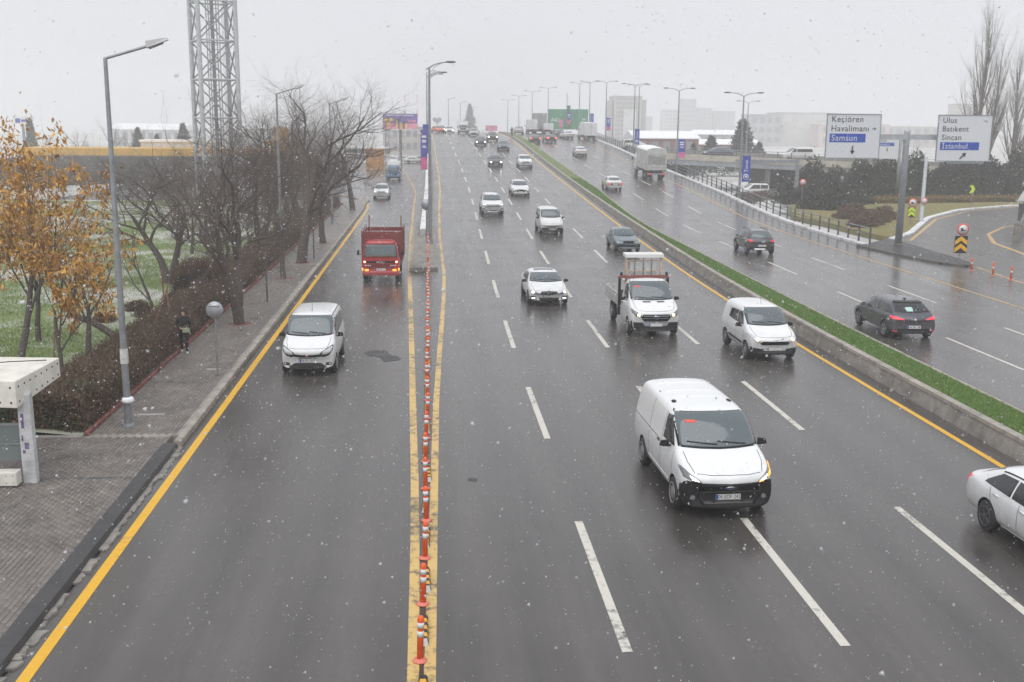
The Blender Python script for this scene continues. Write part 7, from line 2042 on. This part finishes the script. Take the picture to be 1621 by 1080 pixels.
# far thicket and trees behind the park
fA = make_tree(51, dict(SMALL, kids=[7, 6, 5, 4, 0]), 3.0, .16).meshes(M_TWIGF, M_TWIGF)
fB = make_tree(52, dict(BIG, max=4, kids=[6, 6, 6, 5, 0, 0]), 3.6, .22).meshes(M_TWIGF, M_TWIGF)
for k in range(44):
    x, y = rng.uniform(-62, -14), rng.uniform(112, 158); sc = rng.uniform(.6, 1.0)
    place_tree('bare_shrub', fA, x, y, -.6, 'grey bare shrub in the thicket before the yellow warehouse', 'far thicket shrubs', rng.uniform(0, 6), (sc*1.5, sc*1.5, sc), 'shrub')
bF = bush_mesh(12, 5000, .13, leafmat('thicket_grey', [(.05, .045, .04), (.08, .072, .065), (.11, .10, .09), (.06, .05, .045)]))
for k in range(18):
    x, y = -64+k*2.9+rng.uniform(-1, 1), rng.uniform(134, 160)
    bush(bF, x, y, -.2, (rng.uniform(2.2, 3.2), 2.4, rng.uniform(2.6, 4.0)), 'dense grey-brown shrub in the thicket before the yellow warehouse', 'far thicket shrubs', rng.uniform(0, 6), name='thicket_shrub')
for k, (x, y, s) in enumerate(((-72, 228, .95), (-66.5, 232, 1.12), (-80, 236, .7), (-63, 240, 1.0), (-54, 200, .75), (-88, 222, .6))):
    place_tree('bare_tree', fB, x, y, -.1, ['broad bare tree over the yellow warehouse roof', 'tallest hazy bare tree over the yellow warehouse', 'small hazy bare tree left of the broad one', 'hazy bare tree just left of the street lamp pole', 'bare tree right of the street lamp above the warehouse', 'faint bare tree near the pale blue billboard'][k], 'hazy trees behind the warehouse', k, (s, s, s))
def conifer_mesh(seed, n):
    rn = np.random.default_rng(seed)
    h = rn.random(n)**.75; an = rn.random(n)*6.283; tier = .75+.25*np.abs(np.sin(h*22+2*np.sin(an*2)))
    rad = (1-h)**.85*tier*rn.uniform(.2, 1.1, n)**.5*(1+.28*np.sin(an*3+seed)+.2*np.sin(h*17+an*2))
    c = np.stack([rad*np.cos(an), rad*np.sin(an), .1+h*2.6-rad*.22], 1)
    Vv, Ff = leaf_cards(c, .20, rn, droop=.15, aspect=.32)
    t = MB().tube([(0, 0, 0), (0, 0, 2.5)], [.09, .02], 7)
    return t.mesh('trunk', M_BARK), raw_mesh('crown', Vv, Ff, M_NEED)
cF = conifer_mesh(1, 4200); cF2 = conifer_mesh(2, 4200)
CON = [(-60.4, 232, 2.2, 2.6, 'hazy conifer left of the street lamp pole above the warehouse'), (-57.5, 236, 1.9, 2.1, 'shorter hazy conifer beside the taller one'), (-52, 236, 2.6, 2.9, 'hazy conifer right of the street lamp above the warehouse'), (-84, 238, 2.0, 3.2, 'thin hazy conifer by the pale blue billboard pole'),
       (52.3, 200, 3.0, 2.4, 'dark conifer with a broad crown right of the tarpaulin lorry'), (58.2, 200, 3.9, 3.5, 'tallest broad conifer behind the ramp bridge'), (46.5, 190, 1.6, 2.0, 'small dark conifer by the brick hall'), (63, 205, 2.2, 2.0, 'low conifer right of the tallest one'), (98, 236, 2.4, 3.6, 'conifer showing above the first overhead sign'), (19.0, 520, 4.0, 5.0, 'pale hazy conifer on the crest horizon')]
for k, (x, y, s, sz, lab) in enumerate(CON):
    r = thing('conifer_tree', (x, y, -.2 if y < 300 else 4), lab, 'tree', 'conifers'); r.scale = (s, s, sz); r.rotation_euler = (0, 0, k*1.1)
    mm = cF if k % 2 else cF2
    link('trunk', mm[0], r); link('crown', mm[1], r)
POP = dict(segs=[10, 6, 4, 3, 2], jit=[.02, .05, .09, .12, .15], trop=[.02, .16, .14, .08, .04], sides=[8, 5, 3, 3, 3], kids=[26, 9, 8, 5, 0], t0=[.10, .15, .2, .2, .2], ang=[.5, .42, .45, .5, .5], lr=[.36, .45, .5, .5, .5], rr=[.42, .5, .5, .6, .6], max=4, tl=1, taper=.12)
pA = make_tree(71, POP, 17, .45).meshes(M_TWIGP, M_TWIGP); pB = make_tree(72, POP, 15, .42).meshes(M_TWIGP, M_TWIGP)
GP = 'bare poplars at the picture edge'
place_tree('poplar_tree', pA, 72.6, 140, -.2, 'tall slender bare poplar above the second overhead sign', GP, 0, (1.0, 1.0, 1.32))
place_tree('poplar_tree', pB, 75.2, 142.5, -.2, 'second bare poplar close beside the tallest one', GP, 2, (.9, .9, 1.3))
place_tree('poplar_tree', pB, 83.2, 148, -.2, 'bare poplar cut by the picture edge', GP, 1, (1.1, 1.1, 1.25))
place_tree('poplar_tree', pA, 87.5, 158, -.2, 'farther bare poplar behind the edge one', GP, 3, (1, 1, 1.1))
for k, (x, y, s) in enumerate(((98, 230, .8), (108, 236, .9), (120, 240, .8), (66, 190, .7), (90, 180, .8), (100, 182, .9), (76, 186, .6), (58, 184, .55))):
    place_tree('bare_tree', fB, x, y, -.3, ['hazy bare tree under the first overhead sign', 'hazy bare tree between the overhead signs', 'hazy bare tree right of the gantry mast', 'bare tree behind the ramp railing', 'bare tree left of the poplars behind the ramp', 'broad bare tree behind the poplars', 'low bare tree behind the minibus', 'low bare tree beside the tall conifer'][k], 'bare trees behind the ramp bridge', k*1.3, (s, s, s*.8))
# shrubs of the junction on the right
k = 0
for (x, y, sx, sz) in ((43.6, 122, 2.2, 3.0), (46.6, 121.5, 2.4, 3.4), (50, 122.5, 2.3, 3.6), (53.4, 123, 2.6, 3.9), (57, 123.5, 2.5, 4.0), (60.6, 124.5, 2.6, 4.2), (64.4, 125, 2.7, 4.1), (68, 126, 2.6, 4.4), (72, 127, 2.7, 4.3), (76, 128, 2.7, 4.2), (80, 129, 2.6, 4.6), (84, 130, 2.8, 5.2)):
    words_ = ['leftmost', 'second', 'third', 'fourth', 'fifth', 'sixth', 'seventh', 'eighth', 'ninth', 'tenth', 'eleventh', 'last'][k]
    bush(bG if k % 2 else bG2, x, y, -.1, (sx*1.3, sx*1.1, sz*(.92 if k % 3 else 1.05)), words_+' dark evergreen shrub of the dense row before the ramp wall', 'dark shrubs before the ramp wall', k*1.9); k += 1
for k, (x, y, s) in enumerate(((34.9, 85, .9), (36.2, 87.0, 1.05), (37.8, 89.5, 1.0), (39.3, 92, 1.1), (41.0, 95, 1.0), (36.9, 93, 1.0), (39.5, 98, 1.1))):
    bush(bR, x, y, .28, (s*1.25, s*1.25, s), ['first', 'second', 'third', 'fourth', 'fifth', 'sixth', 'seventh'][k]+' brown shrub from the gore in the bed behind the railing end', 'brown shrubs behind the railing end', k*2.1)
for k, (x0, x1) in enumerate(((47, 53), (53.2, 59), (59.2, 66), (66.2, 74))):
    rn_ = hedge('low_hedge', 0, 1.8, 0, x1-x0, lambda y: .55, .28, 4000, M_LEAFY, ['first', 'second', 'third', 'fourth'][k]+' stretch of low yellow hedge on the slip road lawn', 30+k, .12)
    rn_.location = (x0, 112.5+k*1.4, .28); rn_.rotation_euler = (0, 0, -math.pi/2+.12)
for k, (x, y, s) in enumerate(((38.5, 104, 1.5), (40.6, 106.5, 1.7), (42.6, 109.5, 1.8), (44.5, 113, 2.0), (41.5, 114, 1.9), (38.6, 112, 1.6))):
    bush(bG if k % 2 else bG2, x, y, .2, (s*1.2, s*1.2, s*.85), ['first', 'second', 'third', 'fourth', 'fifth', 'sixth'][k]+' dark green shrub of the clump left of the gantry mast', 'dark shrubs left of the gantry mast', k*1.7)
for k, (x, y) in enumerate(((37, 128), (40, 133), (43, 137), (35, 140), (46, 131))):
    bush(bR, x, y, -.95, (1.8, 1.8, 1.2), ['first', 'second', 'third', 'fourth', 'fifth'][k]+' brown shrub on the bank below the ramp bridge', 'shrubs below the ramp bridge', k)

# grass blades and turf
def blades(name, n, rect, hfun, hmin, hmax, wd, m, seed, dens=None, power=1.0):
    rn = np.random.default_rng(seed)
    x = rn.uniform(rect[0], rect[1], n); y = rect[2]+(rect[3]-rect[2])*rn.random(n)**power
    if dens is not None:
        keep = rn.random(n) < dens(x, y); x, y = x[keep], y[keep]; n = len(x)
    z = np.array([hfun(a, b) for a, b in zip(x, y)])
    an = rn.random(n)*6.283; h = rn.uniform(hmin, hmax, n)
    dx, dy = np.cos(an)*wd, np.sin(an)*wd
    lx_, ly_ = rn.normal(size=n)*h*.4, rn.normal(size=n)*h*.4
    V_ = np.stack([np.stack([x-dx, y-dy, z-.005], 1), np.stack([x+dx, y+dy, z-.005], 1), np.stack([x+lx_, y+ly_, z+h], 1)], 1).reshape(-1, 3)
    F_ = np.arange(n)[:, None]*3+np.array([[0, 1, 2]])
    o = link(name, raw_mesh(name, V_, F_, m))
    return tag(o, kind='stuff')
def gd(x, y): return np.clip(.55+.6*np.sin(x*.55+1.3*np.sin(y*.21))*np.sin(y*.33+x*.12)+.3*np.sin(x*1.7)*np.sin(y*1.1), .03, 1)
tag(blades('grass', 110000, (-24, -9.2, 28, 80), lawn_h, .05, .14, .018, M_BLADE, 3, gd, 1.5), 'short wet grass growing in patches on the park lawn', 'grass')
def turfz(a, b):
    t = (a-14.98-dX(b))/1.45
    return turf_h(b)*(1-t)+(hR(b)+.17)*t
_n = 90000
rn = np.random.default_rng(8)
yb = 14+110*rn.random(_n)**1.9; xb = 14.99+1.45*rn.random(_n)+np.interp(yb, _TY, _TX)
zb = np.array([turfz(a, b) for a, b in zip(xb, yb)]); an = rn.random(_n)*6.28; hh = rn.uniform(.03, .075, _n); wd = .010+.012*(yb/120)
V_ = np.stack([np.stack([xb-np.cos(an)*wd, yb-np.sin(an)*wd, zb-.004], 1), np.stack([xb+np.cos(an)*wd, yb+np.sin(an)*wd, zb-.004], 1), np.stack([xb+rn.normal(size=_n)*.015, yb+rn.normal(size=_n)*.015, zb+hh], 1)], 1).reshape(-1, 3)
tag(link('turf', raw_mesh('turf', V_, np.arange(_n)[:, None]*3+np.array([[0, 1, 2]]), M_TURFB)), 'bright green turf filling the raised strip between the carriageways', 'grass', kind='stuff')

# ================================================================ FALLING SNOW AND HAZE
rn = np.random.default_rng(99)
nf = 150000
c = np.stack([rn.uniform(-20, 28, nf), rn.uniform(-4, 40, nf), rn.uniform(0.05, 18, nf)], 1)
dist = np.linalg.norm(c-np.array([CAM_POS]), axis=1)
c = c[dist > 6.0]; nf = len(c)
oc = np.array([[1, 1, 1], [-1, -1, 1], [-1, 1, -1], [1, -1, -1.]])*.8
of = np.array([[0, 1, 2], [0, 3, 1], [0, 2, 3], [1, 3, 2]])
sz = rn.gamma(4.0, .0014, nf)[:, None, None]
pv = c[:, None]+oc[None]*sz*rn.uniform(.35, 1.5, (nf, 4, 1))
M_FLAKE = bpy.data.materials.new('snowflake'); M_FLAKE.use_nodes = True
_n = M_FLAKE.node_tree; _n.nodes.remove(_n.nodes['Principled BSDF'])
_d = _n.nodes.new('ShaderNodeBsdfDiffuse'); _t = _n.nodes.new('ShaderNodeBsdfTranslucent'); _m = _n.nodes.new('ShaderNodeMixShader')
for q in (_d, _t): q.inputs['Color'].default_value = (.95, .96, .98, 1)
_m.inputs[0].default_value = .5
_n.links.new(_d.outputs[0], _m.inputs[1]); _n.links.new(_t.outputs[0], _m.inputs[2]); _n.links.new(_m.outputs[0], _n.nodes['Material Output'].inputs['Surface'])
flakes = link('falling_snow', raw_mesh('falling_snow', pv.reshape(-1, 3), (of[None]+(np.arange(nf)*4)[:, None, None]).reshape(-1, 3), M_FLAKE))
tag(flakes, 'scattered white snowflakes falling through the air', 'snow', kind='stuff')
hz_m = bpy.data.materials.new('snow_haze'); hz_m.use_nodes = True
nt = hz_m.node_tree; nt.nodes.clear()
ho = nt.nodes.new('ShaderNodeOutputMaterial'); hv = nt.nodes.new('ShaderNodeVolumePrincipled')
hv.inputs['Color'].default_value = (1, 1, 1, 1); hv.inputs['Density'].default_value = .0016; hv.inputs['Anisotropy'].default_value = 0.2
nt.links.new(hv.outputs[0], ho.inputs['Volume'])
haze = MB().box(-620, 620, -170, 860, -4, 42).build('haze', hz_m)
tag(haze, 'pale even haze of falling snow', 'haze', kind='stuff')
